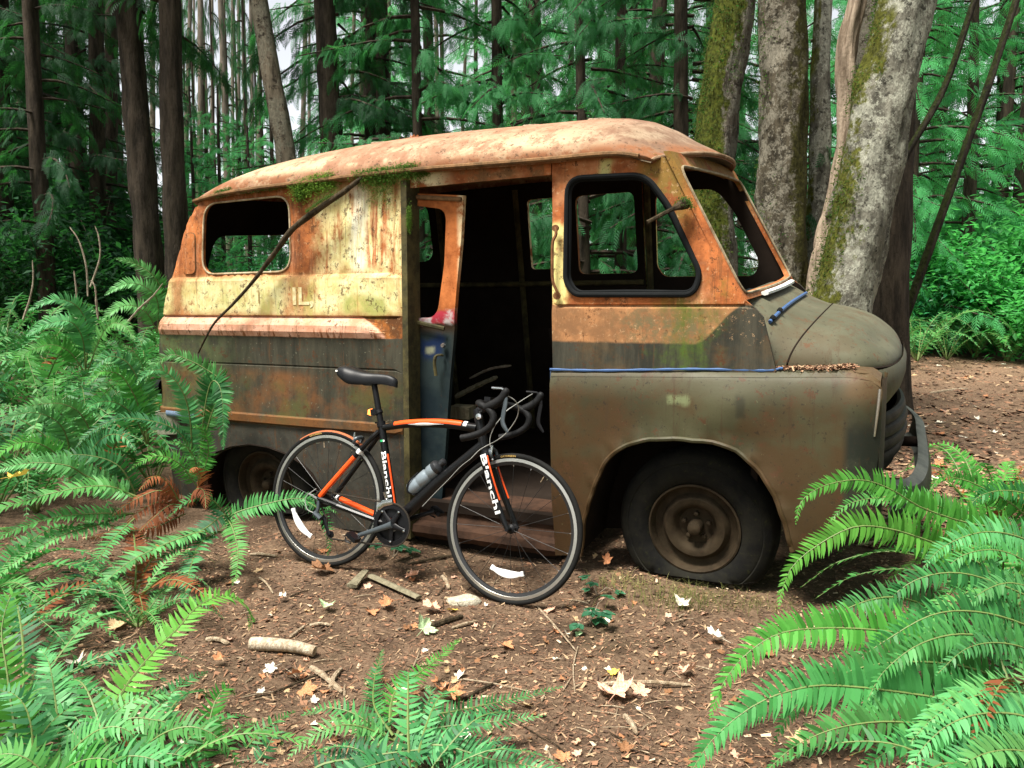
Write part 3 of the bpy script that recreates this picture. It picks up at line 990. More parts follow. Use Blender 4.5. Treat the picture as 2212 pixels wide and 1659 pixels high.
def wsf(v, z, d=0.0):
    return Vector((uw(z) + .035 * (1 - (v / .75) ** 2) - d, v, z * C5))


wz = lambda z: WB - z * S5
ow = [(-wz(1.362) + .002, 1.362), (wz(1.362) - .002, 1.362), (wz(2.0) - .002, 2.02), (-wz(2.0) + .002, 2.02)]
hw = rpoly([(-wz(1.40) + .03, 1.388), (wz(1.40) - .03, 1.388), (wz(1.9) - .022, 1.955), (-wz(1.9) + .022, 1.955)], .07, 6)
panel('windscreen_frame', ow, [hw], lambda v, z: wsf(v, z), [M_CAB, M_DARK], van, .07, None, inner_fn=lambda v, z: wsf(v, z, .03))
g = G()
g.tube([wsf(v, z, -.004) for v, z in densify(hw, .06)], .006, 6, closed=True)
g.obj('windscreen_trim', rusty('pale_pillar_paint', (.16, .12, .07), (.36, .31, .21), 16, .7, .2), van)
g = G()
g.tube([wsf(-.50 + .9 * i / 8, 1.372, -.02) for i in range(9)], .012, 6, flat=(1, 1.6))
g.obj('windscreen_sill_strip', M_WHITEP, van)

# cowl and bonnet
SEC = [(1.04, .800, 1.02, 1.372, 6.0), (1.12, .800, 1.03, 1.365, 4.6), (1.25, .788, 1.04, 1.305, 3.4), (1.36, .768, 1.05, 1.262, 2.9), (1.48, .725, 1.055, 1.236, 2.8),
       (1.58, .68, 1.055, 1.200, 2.7), (1.64, .61, 1.053, 1.160, 2.6), (1.69, .50, 1.05, 1.115, 2.5), (1.715, .33, 1.047, 1.085, 2.2), (1.728, .18, 1.045, 1.055, 2.0)]


def sec(u):
    return [smt([(s[0], s[k]) for s in SEC], u) for k in range(1, 5)]


def sec_pt(u, a, grow=0.0):
    wh, ze, zt, p = sec(u)
    c, s_ = math.cos(a), math.sin(a)
    dent = -.018 * math.exp(-((u - 1.63) / .05) ** 2 - ((a - 1.0) / .25) ** 2)
    return Vector((u, -(wh + grow) * math.copysign(abs(c) ** (2 / p), c), (ze + (zt - ze + grow) * abs(s_) ** (2 / p)) * C5 + dent))


def loft(u0, u1, n, grow=0):
    AA = [math.pi * i / 40 for i in range(41)]
    return [[sec_pt(u0 + (u1 - u0) * k / n, a, grow) for a in AA] for k in range(n + 1)]


def seam_u(a):  # bonnet seam sweeps back towards the top
    return 1.285 + .10 * math.sin(a)


AA = [math.pi * i / 44 for i in range(45)]
g = G(); g.shell([[sec_pt(1.045 + (seam_u(a) - .004 - 1.045) * k / 10, a) for a in AA] for k in range(11)], lambda p: Vector((0, -.02 * p.y, -.018)))
g.obj('cowl', M_HOOD, van, sharp=45)
g = G(); g.shell([[sec_pt(seam_u(a) + .004 + (1.726 - seam_u(a)) * (k / 22) ** .85, a, .004) for a in AA] for k in range(23)], lambda p: Vector((-.004, -.02 * p.y, -.018)))
g.obj('bonnet', M_HOOD, van, sharp=45)
g = G()
g.tube([sec_pt(seam_u(a) + .0, a, .001) for a in AA[1:-1]], .005, 5)
g.tube([sec_pt(1.285 + .44 * i / 20, 0.02, .008) + Vector((0, 0, -.004)) for i in range(21)], .006, 5)
g.obj('bonnet_gap', M_DARK, van)

# nose below the bonnet
NZ = [(1.05, 1.738, .73), (1.02, 1.752, .74), (.97, 1.752, .745), (.92, 1.738, .74), (.87, 1.705, .72), (.83, 1.665, .70), (.80, 1.61, .68)]
g = G()
rows = []
for z, uf, w in NZ:
    r_ = []
    for i in range(41):
        a = -math.pi / 2 + math.pi * i / 40
        r_.append(Vector((1.46 + (uf - 1.46) * abs(math.cos(a)) ** .62, w * math.copysign(abs(math.sin(a)) ** .8, math.sin(a)), z * C5)))
    rows.append(r_)
g.grid(rows)
g.obj('nose_panel', M_HOOD, van, sharp=50)
g = G()
for k, (z, du) in enumerate([(.79, .0), (.735, .012), (.675, .012), (.615, .0), (.56, -.03)]):
    pts = []
    for i in range(25):
        a = -math.pi / 2 + math.pi * i / 24
        pts.append(Vector((1.44 + (.295 + du) * abs(math.cos(a)) ** .7, .60 * math.sin(a), z * C5)))
    b = G(); b.tube(pts, .030, 8, flat=(1.0, .75)); b.obj('grille_bar', M_GRILLE, van)
g = G()
g.grid([[Vector((1.40 + .22 * abs(math.cos(-math.pi / 2 + math.pi * i / 16)) ** .7, .66 * math.sin(-math.pi / 2 + math.pi * i / 16), z)) for i in range(17)] for z in (.40, .6, .82)])
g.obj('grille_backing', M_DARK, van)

# near front wing
ARCH_F = [(.386, .15), (.411, .329), (.440, .43), (.468, .515), (.513, .619), (.575, .686), (.669, .732), (.773, .752), (.921, .757), (1.062, .743), (1.16, .687), (1.245, .589), (1.300, .475), (1.335, .36), (1.35, .31)]


def wing_in(u, z):
    t = min(1, max(0, (z - .90) / .155))
    i = -.062 + .055 * (1 - math.sqrt(max(0, 1 - t * t)))
    i += .03 * sstep(.45, .15, z)
    i += .05 * max(0, (u - 1.56) / .10) ** 2 * sstep(.4, 1.0, 1)
    i += -.018 * math.exp(-((u - 1.02 - (z - .8) * .5) / .16) ** 2) * sstep(.74, .86, z) * sstep(1.04, .9, z)
    d = min(math.hypot(u - a, z - b) for a, b in ARCH_F)
    i -= .016 * math.exp(-(d / .035) ** 2)
    if abs(u - 1.543) < .006: i += .010
    return i


out_w = [(.226, 1.03), (.7, 1.045), (1.28, 1.062), (1.543, 1.072), (1.62, 1.062), (1.655, 1.035), (1.668, .99), (1.668, .80), (1.655, .62), (1.62, .50), (1.54, .38), (1.45, .32)] + ARCH_F[::-1] + [(.25, .13)]
rows_w = [.2, .26, .32, .38, .44, .5, .56, .62, .68, .72, .75, .78, .81, .84, .87, .90, .925, .95, .97, .985, 1.0, 1.012, 1.022, 1.032, 1.042, 1.05, 1.056]
panel('front_wing', out_w, [], lambda u, z: NB(u, z, wing_in(u, z)), [M_FEND, M_DARK], van, .045, rows_w, .02, 30)
g = G()
g.tube([NB(u, z, wing_in(u, z) - .004) for u, z in [(a.x, a.y) for a in spline([Vector((p[0], p[1], 0)) for p in ARCH_F], 50)]], .011, 7)
g.obj('wheel_arch_lip', M_FEND, van)
g = G()
UL = [.23 + (1.66 - .23) * i / 40 for i in range(41)]
zl = lambda u: lerpt([(.226, 1.03), (.7, 1.045), (1.28, 1.062), (1.543, 1.072), (1.62, 1.062), (1.66, 1.03)], u)


def ledge(u, k):
    a = NB(u, zl(u), wing_in(u, zl(u)) + .002)
    hy = -(sec(max(1.05, u))[0]) if u > 1.04 else -WB + zl(u) * S5 + .004
    return Vector((u, a.y + (hy - a.y + .01) * k, a.z + .006 * math.sin(math.pi * k)))


g.grid([[NB(u, zl(u) - .022, wing_in(u, zl(u) - .022) - .0015) for u in UL], [NB(u, zl(u) - .008, wing_in(u, zl(u) - .008) - .002) for u in UL]] + [[ledge(u, k) + Vector((0, 0, .001)) for u in UL] for k in (.05, .33, .66, 1)])
g.obj('wing_top', M_FEND, van)
g = G()
g.grid([[NB(1.664 - .05 * k * k + .03 * math.sin(k * 3), z, wing_in(1.665, z) + .30 * k) for k in (0, .1, .25, .5, .75, 1)] for z in (.45, .6, .75, .9, 1.0, 1.04)])
g.obj('wing_front', M_FEND, van)
g = G()
hl = NB(1.640, .86, .14)
g.lathe([(.0, -.03), (.05, -.028), (.085, -.01), (.092, .01), (.10, .012), (.105, 0), (.10, -.02)], hl, (1, 0, 0), 24)
g.obj('headlamp', M_GRILLE, van)
g = G()
g.tube([NB(*VP(1901, 838, .0), -.03), NB(*VP(1899, 860, 0), -.03), NB(*VP(1894, 900, 0), -.028), NB(*VP(1889, 940, 0), -.024)], [.006, .007, .006, .004], 6)
g.obj('wing_trim_strip', M_CHROME, van)
# wheel well
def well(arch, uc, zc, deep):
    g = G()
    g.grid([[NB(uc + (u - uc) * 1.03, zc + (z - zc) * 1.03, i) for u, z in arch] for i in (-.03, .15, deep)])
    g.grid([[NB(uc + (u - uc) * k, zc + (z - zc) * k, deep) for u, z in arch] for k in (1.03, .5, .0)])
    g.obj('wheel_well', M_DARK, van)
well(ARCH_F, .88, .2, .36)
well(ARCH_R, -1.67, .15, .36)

# wheels
def wheel(u, z, far=False, flat=.0, i0=.085):
    c = NB(u, z, i0, far)
    ax = Vector((0, 1 if far else -1, 0))
    w = link_mesh('wheel', None, van)
    w.location = c
    t = G()
    t.lathe([(.212, .0), (.222, .016), (.26, .026), (.305, .024), (.312, .019), (.317, .022), (.345, .010), (.352, .002), (.364, -.02), (.370, -.05), (.365, -.055), (.370, -.06), (.370, -.11), (.355, -.15), (.29, -.18), (.212, -.165)], (0, 0, 0), ax, 72)
    zmin = .02 + flat - c.z
    vv = []
    for p in t.v:
        p = list(p)
        lo = max(0, min(1, (-.10 - p[2]) / .16))
        if abs(p[1]) < .2:
            p[1] += ax.y * .035 * lo * flat * 8 * (1 if p[1] * ax.y > -.08 else -1)
        if p[2] < zmin: p[2] = zmin + (p[2] - zmin) * .06
        vv.append(tuple(p))
    t.v = vv
    t.obj('tyre', M_TYREV, w, sharp=50)
    r_ = G()
    r_.lathe([(.214, .004), (.214, .016), (.206, .018), (.200, .008), (.192, -.026), (.172, -.036), (.160, -.034), (.150, -.016), (.138, -.004), (.118, -.004), (.102, -.012), (.092, -.034), (.084, -.050), (.001, -.052)], (0, 0, 0), ax, 48)
    rim = r_.obj('rim', M_RIM, w, sharp=40)
    h = G()
    h.lathe([(.034, -.055), (.034, -.005), (.030, .014), (.020, .020), (.001, .022)], (0, 0, 0), ax, 14)
    for j in range(5):
        a = 2 * math.pi * j / 5 + .3
        h.lathe([(.0115, -.052), (.0115, -.026), (.001, -.022)], (math.cos(a) * .060, 0, math.sin(a) * .060), ax, 6)
    h.obj('hub', M_RIM, w)
    return w


wheel(.90, .305, False, .055)
wheel(-1.69, .255, False, .10)
wheel(.90, .305, True)
wheel(-1.69, .255, True)

# rear face, with the door window one looks out through
bw = rpoly([(-.45, 1.765), (.45, 1.765), (.47, 1.50), (-.47, 1.50)], .09, 5)
ru = lambda z: lerpt(REAR, z)
wr_ = lambda z: WB - z * S5 - .10
panel('rear_doors', [(-wr_(1.99), 1.985), (wr_(1.99), 1.985), (wr_(1.4), 1.4), (wr_(.2), .16), (-wr_(.2), .16), (-wr_(1.4), 1.4)], [bw], lambda v, z: Vector((ru(z) - .012 * (1 - (v / .8) ** 2), v, z * C5)), [M_SIDE, M_DARK], van, .12, None,
      inner_fn=lambda v, z: Vector((ru(z) + .025, v, z * C5)))
g = G()
g.grid([[NB(ru(z) + .0, z, .10 + .02) if k else NB(ru(z) + .004, z, .112) for k in (0, 1)] for z in (.16, .6, 1.0, 1.4, 1.7, 1.97)])
# floor, firewall, seat box
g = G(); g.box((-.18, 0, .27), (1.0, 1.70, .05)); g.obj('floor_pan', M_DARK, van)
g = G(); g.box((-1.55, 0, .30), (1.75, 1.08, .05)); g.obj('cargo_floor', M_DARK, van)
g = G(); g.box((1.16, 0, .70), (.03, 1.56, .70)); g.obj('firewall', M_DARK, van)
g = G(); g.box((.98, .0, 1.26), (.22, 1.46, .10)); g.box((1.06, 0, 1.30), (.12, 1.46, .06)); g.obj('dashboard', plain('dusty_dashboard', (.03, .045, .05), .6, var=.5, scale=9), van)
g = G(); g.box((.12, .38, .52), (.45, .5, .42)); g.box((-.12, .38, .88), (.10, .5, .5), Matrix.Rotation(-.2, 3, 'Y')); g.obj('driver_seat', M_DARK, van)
sw = G()
sc_ = Vector((.50, .36, 1.17)); nrm = Vector((-.62, 0, .78)).normalized(); a1 = nrm.orthogonal().normalized(); a2 = nrm.cross(a1)
sw.tube([sc_ + (a1 * math.cos(2 * math.pi * i / 32) + a2 * math.sin(2 * math.pi * i / 32)) * .205 for i in range(32)], .013, 7, closed=True)
for k in range(3):
    a = 2 * math.pi * k / 3 + .4
    sw.tube([sc_ - nrm * .03, sc_ + (a1 * math.cos(a) + a2 * math.sin(a)) * .2], .009, 6)
sw.tube([sc_ - nrm * .02, sc_ - nrm * .55], .018, 8)
sw.obj('steering_wheel', M_RUBBER, van)

# sill under the doorway, door posts
g = G()
for k in range(14):
    pass
sl = [[NB(-.60 + .84 * i / 14, zz + .004 * math.sin(i * 2.3) * (zz < .13), ii) for i in range(15)] for zz, ii in ((.105, .012), (.14, -.012), (.175, -.004), (.185, .05), (.30, .09), (.305, .25))]
g.grid(sl)
g.obj('door_sill', M_SILL, van)
g = G(); g.grid([[NB(-.60 + .84 * i / 6, zz, .07) for i in range(7)] for zz in (-.06, .13)]); g.obj('sill_shadow_panel', M_DARK, van)  # dark sheet standing in for the shade below the sill
g = G()
g.box(NB(.240, .57, .03), (.05, .05, .80)); g.obj('front_door_post', M_FEND, van)
g = G()
pp = [[NB(-.634 + du, z, ii) for du, ii in ((-.006, .006), (.004, -.020), (.040, -.022), (.046, .02), (.046, .09))] for z in (.10, .5, .9, 1.2, 1.5, 1.8, 1.985)]
g.grid(pp); g.obj('rear_door_post', M_POST, van)

# the slumped sliding door
def dp(x, y): return VP(x, y, .075)
od = [dp(888, 420), dp(1001, 425), dp(996, 520), dp(985, 640), dp(972, 810), dp(957, 1020), dp(943, 1190), dp(893, 1190), dp(889, 800)]
hd = rpoly([dp(897, 447), dp(964, 455), dp(960, 570), dp(944, 690), dp(893, 690)], [.02, .06, .03, .09, .02], 6)
sdoor = panel('sliding_door', od, [hd], lambda u, z: NB(u, z, .075 + .012 * sstep(1.26, 1.22, z) - .006 * math.sin((z - .4) * 3) * sstep(1.2, .9, z)), [M_DOOR, M_DARK], van, .035, None, .03, 30)
g = G(); g.tube([NB(*dp(893, 696), .060), NB(*dp(963, 712), .060)], .012, 6, flat=(1, .6)); g.obj('window_ledge', M_POST, sdoor)
g = G(); g.tube([NB(*dp(889, 428), .064), NB(*dp(999, 434), .064)], .012, 6, flat=(1, .6)); g.obj('door_top_rail', M_RAIL, sdoor)
g = G(); g.tube(spline([NB(*dp(957, 770), .07), NB(*dp(957, 768), .045), NB(*dp(950, 770), .035), NB(*dp(947, 785), .035), NB(*dp(949, 812), .04)], 14), [.007] * 7 + [.009] * 7, 7); g.obj('door_handle', M_POST, sdoor)
g = G(); g.lathe([(.001, .016), (.010, .016), (.014, .008), (.014, -.004)], NB(*dp(960, 748), .068), (0, -1, 0), 14); g.obj('door_lock', M_BSTEEL, sdoor)

# faded lettering
def text_mesh(s, size, extrude=.0, bold=False, shear=0.0):
    cu = bpy.data.curves.new('t', 'FONT')
    cu.body = s
    cu.size = size
    cu.extrude = extrude
    cu.shear = shear
    cu.align_x = 'LEFT'
    if bold: cu.offset = size * .022
    cu.resolution_u = 4
    to = bpy.data.objects.new('t', cu)
    COL.objects.link(to)
    dg = bpy.context.evaluated_depsgraph_get()
    me = bpy.data.meshes.new_from_object(to.evaluated_get(dg))
    vs = [v.co.copy() for v in me.vertices]; fs = [tuple(p.vertices) for p in me.polygons]
    bpy.data.objects.remove(to); bpy.data.meshes.remove(me); bpy.data.curves.remove(cu)
    return vs, fs


M_FADED = rusty('faded_cream_letters', (.50, .38, .17), (.74, .66, .40), 22, .7, .1, (.36, .17, .06))
vs, fs = text_mesh('IL,', .135, 0, True)
g = G(); u0, z0 = VP(634, 657)
g.add([NB(u0 + p.x * 1.25, z0 + p.y, side_in(u0 + p.x, z0 + p.y) - .0025) for p in vs], fs)
g.obj('faded_lettering', M_FADED, van, smooth=False)
vs, fs = text_mesh('1', .11, 0)
g = G(); u0, z0 = VP(556, 655)
g.add([NB(u0 + p.x, z0 + p.y, side_in(u0 + p.x, z0 + p.y) - .0025) for p in vs], fs)
g.obj('faded_lettering', rusty('faded_brown_letters', (.30, .20, .08), (.50, .38, .16), 30), van, smooth=False)

# blue hose / piping
g = G(); g.tube(spline([NB(u, zl(u) + .008 + .003 * math.sin(u * 9), wing_in(u, zl(u)) - .004) for u in (.222, .45, .7, .9, 1.1, 1.22)] + [NB(1.28, 1.075, .0)], 40), [.0056 + .0012 * math.sin(i * 1.7) for i in range(40)], 6); g.obj('blue_hose', M_BLUE, van)
g = G(); g.tube([NB(.222 + .03 * k, 1.03 - .75 * k, -.03 - .01 * math.sin(k * 3)) for k in [i / 12 for i in range(13)]], .005, 6); g.obj('door_piping', M_BLUE2, van)
hp = [sec_pt(1.150 + .10 * math.sin(a) ** 1.0, a, .012) for a in [.62 + (1.75 - .62) * i / 16 for i in range(17)]]
g = G(); g.tube(hp, .0085, 7); g.obj('blue_hose', M_BLUE, van)
for a in (.70, .95):
    g = G(); p = sec_pt(1.155 + .09 * math.sin(a), a, .012); g.lathe([(.012, 0), (.012, .016), (.001, .02)], p, (.5, -.6, .6), 9); g.obj('wiper_spindle', M_RUBBER, van)

# front bumper, rear bumper
g = G()
bp_ = [Vector((1.70, -.80, .52)), Vector((1.80, -.70, .50)), Vector((1.845, -.45, .495)), Vector((1.855, -.1, .495)), Vector((1.85, .25, .50)), Vector((1.84, .55, .51)), Vector((1.78, .78, .53))]
bp_ = spline(bp_, 30)
prof = [(-.03, -.095), (.010, -.070), (.026, 0), (.010, .070), (-.03, .095)]
g.shell([[p + Vector((a, 0, b)) for a, b in prof] for p in bp_], lambda p: Vector((-.006, 0, 0)))
g.obj('front_bumper', M_BUMPER, van)
g = G()
for y in (-.42, .42):
    g = G(); g.tube([(1.50, y, .48), (1.83, y, .49)], .022, 6, flat=(1.3, .5)); g.obj('bumper_iron', M_DARK, van)
g = G()
rb = spline([NB(-2.30, .62, -.03), NB(-2.44, .61, -.04), NB(-2.54, .60, .03), NB(-2.57, .59, .25), NB(-2.58, .58, .9), NB(-2.57, .58, 1.5)], 24)
g.shell([[p + Vector((0, 0, b)) for b in (-.07, -.04, 0, .04, .07)] for p in rb], lambda p: Vector((.012, .012, 0)))
g.obj('rear_bumper', rusty('dull_bumper', (.12, .12, .09), (.30, .29, .22), 10), van)
g = G(); g.tube([NB(*VP(372, 889), -.045), NB(*VP(432, 896), -.045)], .018, 6, flat=(1, .35)); g.obj('bumper_strip', plain('blue_grey_strip', (.16, .22, .32), .4, var=.3, scale=20), van)
g = G(); g.lathe([(.001, .05), (.03, .045), (.045, .0), (.045, -.03)], NB(-2.50, .83, .01), (-1, -.3, 0), 16); g.obj('tail_lamp', M_RUBBER, van)
# mirror arm left on the pillar
g = G()
ma_ = [VB(1482, 438, -.03), VB(1455, 447, -.08), VB(1425, 460, -.13), VB(1398, 473, -.17)]
g.tube(spline(ma_, 12), [.026, .024, .020, .014, .010, .009, .009, .009, .009, .009, .009, .010], 7)
g.obj('mirror_arm', M_BRANCH, van)

# ribs of the far wall
for u in (-2.1, -1.3, -.68, .24):
    g = G(); g.tube([NB(u, .30, .035, True), NB(u, 1.2, .035, True), NB(u, 2.0, .05, True)], .022, 6, flat=(1, .6)); g.obj('wall_rib', M_POST, van)
g = G(); g.tube([NB(-2.3, 1.36, .05, True), NB(.2, 1.36, .05, True)], .018, 6); g.obj('wall_rail', M_POST, van)

# ------------------------------------------------------------------ the road bicycle
bike = empty('bicycle')
tag(bike, 'black and orange road bicycle with drop handlebars leaning against the van', 'bicycle')
_Pf, _Pr = Vector((.018, 3.504, 0.0)), Vector((-.945, 3.935, .035))
BX = (_Pf - _Pr).normalized()
_lat = Vector((-BX.y, BX.x, 0)).normalized()
_u0 = BX.cross(_lat)
BZ = _u0 * math.cos(R(8)) + _lat * math.sin(R(8))
BN = BX.cross(BZ)
BYv = -BN
bike.matrix_world = Matrix(((BX.x, BYv.x, BZ.x, _Pr.x), (BX.y, BYv.y, BZ.y, _Pr.y), (BX.z, BYv.z, BZ.z, _Pr.z), (0, 0, 0, 1)))


def BK(x, y, off=0.0):
    r = ray(x, y)
    c = Vector((0, 0, CAM_H)) - _Pr
    t = (off - c.dot(BN)) / r.dot(BN)
    p = c + r * t
    return Vector((p.dot(BX), -off, p.dot(BZ)))


V3 = Vector
RH, FH, BB, STT = V3((-.02, 0, .342)), V3((1.005, 0, .336)), V3((.392, 0, .275)), V3((.262, 0, .742))
HT, HB = V3((.790, 0, .815)), V3((.838, 0, .662))
WR = .341

# frame
g = G()
top = spline([STT + V3((.004, 0, -.018)), V3((.42, 0, .757)), V3((.60, 0, .775)), V3((.785, 0, .772))], 20)
g.tube(top, [.017 + .006 * i / 19 for i in range(20)], 12, flat=(.95, 1))
g.tube([BB, V3((.60, 0, .492)), HB + V3((-.012, 0, .035))], [.029, .029, .027], 14)
g.tube([BB + V3((.004, 0, -.01)), STT], [.019, .0185], 12)
g.tube([HT, HB], [.021, .024], 14)
g.tube([BB + V3((0, -.036, 0)), BB + V3((0, .036, 0))], .024, 14)
for s in (-1, 1):
    g.tube(spline([BB + V3((-.02, .012 * s, -.004)), BB + V3((-.10, .036 * s, .006)), RH + V3((.03, .062 * s, -.004)), RH + V3((-.006, .064 * s, 0))], 14), [.014] * 10 + [.011, .010, .009, .009], 9)
    g.tube(spline([STT + V3((-.004, .008 * s, -.035)), STT + V3((-.06, .030 * s, -.105)), RH + V3((.04, .062 * s, .06)), RH + V3((0, .064 * s, .006))], 16), [.014] * 4 + [.012] * 12, 9)
g.obj('frame', M_BBLACK, bike)
# orange paint panels
def on_tube(pts, rad, name, mat, n=9, parent=bike, flat=None):
    q = G(); q.tube(pts, rad, n, flat=flat); return q.obj(name, mat, parent)
ss1 = spline([STT + V3((-.004, -.008, -.035)), STT + V3((-.06, -.030, -.105)), RH + V3((.04, -.062, .06)), RH + V3((0, -.064, .006))], 40)
on_tube(ss1[17:37], .0130, 'orange_stay_panel', M_BORANGE)
on_tube(ss1[15:17], .0131, 'white_stay_band', M_BWHITE)
cs1 = spline([BB + V3((-.02, .012, -.004)), BB + V3((-.10, .036, .006)), RH + V3((.03, .062, -.004)), RH + V3((-.006, .064, 0))], 40)
on_tube([p + V3((0, -.004, .004)) for p in cs1[6:26]], .0145, 'orange_stay_panel', M_BORANGE)
on_tube([p + V3((0, -.004, .0045)) for p in cs1[26:28]], .0140, 'white_stay_band', M_BWHITE)
cs2 = spline([BB + V3((-.02, -.012, -.004)), BB + V3((-.10, -.036, .006)), RH + V3((.03, -.062, -.004)), RH + V3((-.006, -.064, 0))], 40)
on_tube([p + V3((0, -.002, .003)) for p in cs2[22:36]], .0122, 'chainstay_guard', M_BMATT)
tp = spline([STT + V3((.004, 0, -.018)), V3((.42, 0, .757)), V3((.60, 0, .775)), V3((.785, 0, .772))], 60)
trad = lambda i: .017 + .006 * i / 59
on_tube([p + V3((0, -.003, .0055)) for p in tp[10:52]], [trad(i) * .86 for i in range(10, 52)], 'orange_top_tube_panel', M_BORANGE, 12)
on_tube([p + V3((0, -.003, .0055)) for p in tp[52:55]], [trad(i) * .865 for i in range(52, 55)], 'white_top_tube_band', M_BWHITE, 12)
on_tube([p + V3((0, -.0105, -.001)) for p in tp[4:50]], [.0045 + .006 * min(1, (i - 4) / 25) for i in range(4, 50)], 'white_top_tube_stripe', M_BWHITE, 8)
sd = (STT - BB)
on_tube([BB + sd * k + V3((.0145, -.006, 0)) for k in (.10, .3, .5, .70)], .0065, 'orange_seat_tube_stripe', M_BORANGE, 7)
q = G(); q.box(BB + sd * .83 + V3((-.001, -.0185, 0)), (.014, .002, .010), Matrix.Rotation(-.27, 3, 'Y')); q.obj('flag_decal', M_BGREEN, bike)
q = G(); q.box(BB + sd * .83 + V3((.010, -.0165, .0015)), (.008, .002, .010), Matrix.Rotation(-.27, 3, 'Y')); q.obj('flag_decal', M_BWHITE, bike)


def letter_tube(s, a, b, height, rad, name, side=-1, shear=.0, flatten=1.0):
    """lettering wrapped on the near side of a tube running a -> b (reads downwards)"""
    vs, fs = text_mesh(s, 1.0, 0, True, shear)
    x0, x1 = min(p.x for p in vs), max(p.x for p in vs)
    y0, y1 = 0.0, max(p.y for p in vs)
    d = (b - a); L = d.length; d = d.normalized()
    perp = V3((0, 1, 0)).cross(d); perp.normalize()
    if perp.x < 0: perp = -perp
    q = G()
    out = []
    for p in vs:
        along = (p.x - x0) / (x1 - x0) * L
        h = (p.y / y1 - .5) * height
        dep = math.sqrt(max(1e-6, rad * rad - h * h)) * flatten + .0035
        out.append(a + d * along + perp * h + V3((0, side * dep, 0)))
    q.add(out, fs)
    return q.obj(name, M_BWHITE, bike, smooth=False)


letter_tube('Bianchi', BB + sd * .72, BB + sd * .26, .026, .0188, 'frame_lettering')

# fork
def fork_pts(s): return spline([V3((.846, .018 * s, .664)), V3((.856, .040 * s, .63)), V3((.92, .048 * s, .49)), V3((.975, .052 * s, .385)), FH + V3((0, .054 * s, 0))], 22)
fk = G()
for s in (-1, 1):
    fk.tube(fork_pts(s), [.019] * 3 + [.019 - .009 * i / 18 for i in range(19)], 12, flat=(1.15, .72), up=(1, 0, .4))
fk.tube([V3((.846, -.022, .665)), V3((.846, .022, .665))], .021, 10)
fork = fk.obj('fork', M_BBLACK, bike)
fp = fork_pts(-1)
letter_tube('Bianchi', fp[4] + V3((0, 0, .012)), fp[14] + V3((0, 0, -.012)), .028, .021, 'fork_lettering', flatten=.68)
for s in (-1, 1):
    f2 = fork_pts(s)
    on_tube([p + V3((.0175, -.003, .008)) for p in f2[4:13]], .0042, 'orange_fork_stripe', M_BORANGE, 6, fork)

# wheels
def arc_text(s, r0, h, a_mid, rad_sign, yoff, parent, name, mat):
    vs, fs = text_mesh(s, 1.0, 0, True)
    x0, x1 = min(p.x for p in vs), max(p.x for p in vs); y1 = max(p.y for p in vs)
    sc = h / y1 * 1.15
    q = G()
    q.add([V3((math.cos(a) * r, yoff, math.sin(a) * r)) for a, r in [(a_mid - (p.x - (x0 + x1) / 2) * sc / r0, r0 + p.y / y1 * h) for p in vs]], fs)
    return q.obj(name, mat, parent, smooth=False)


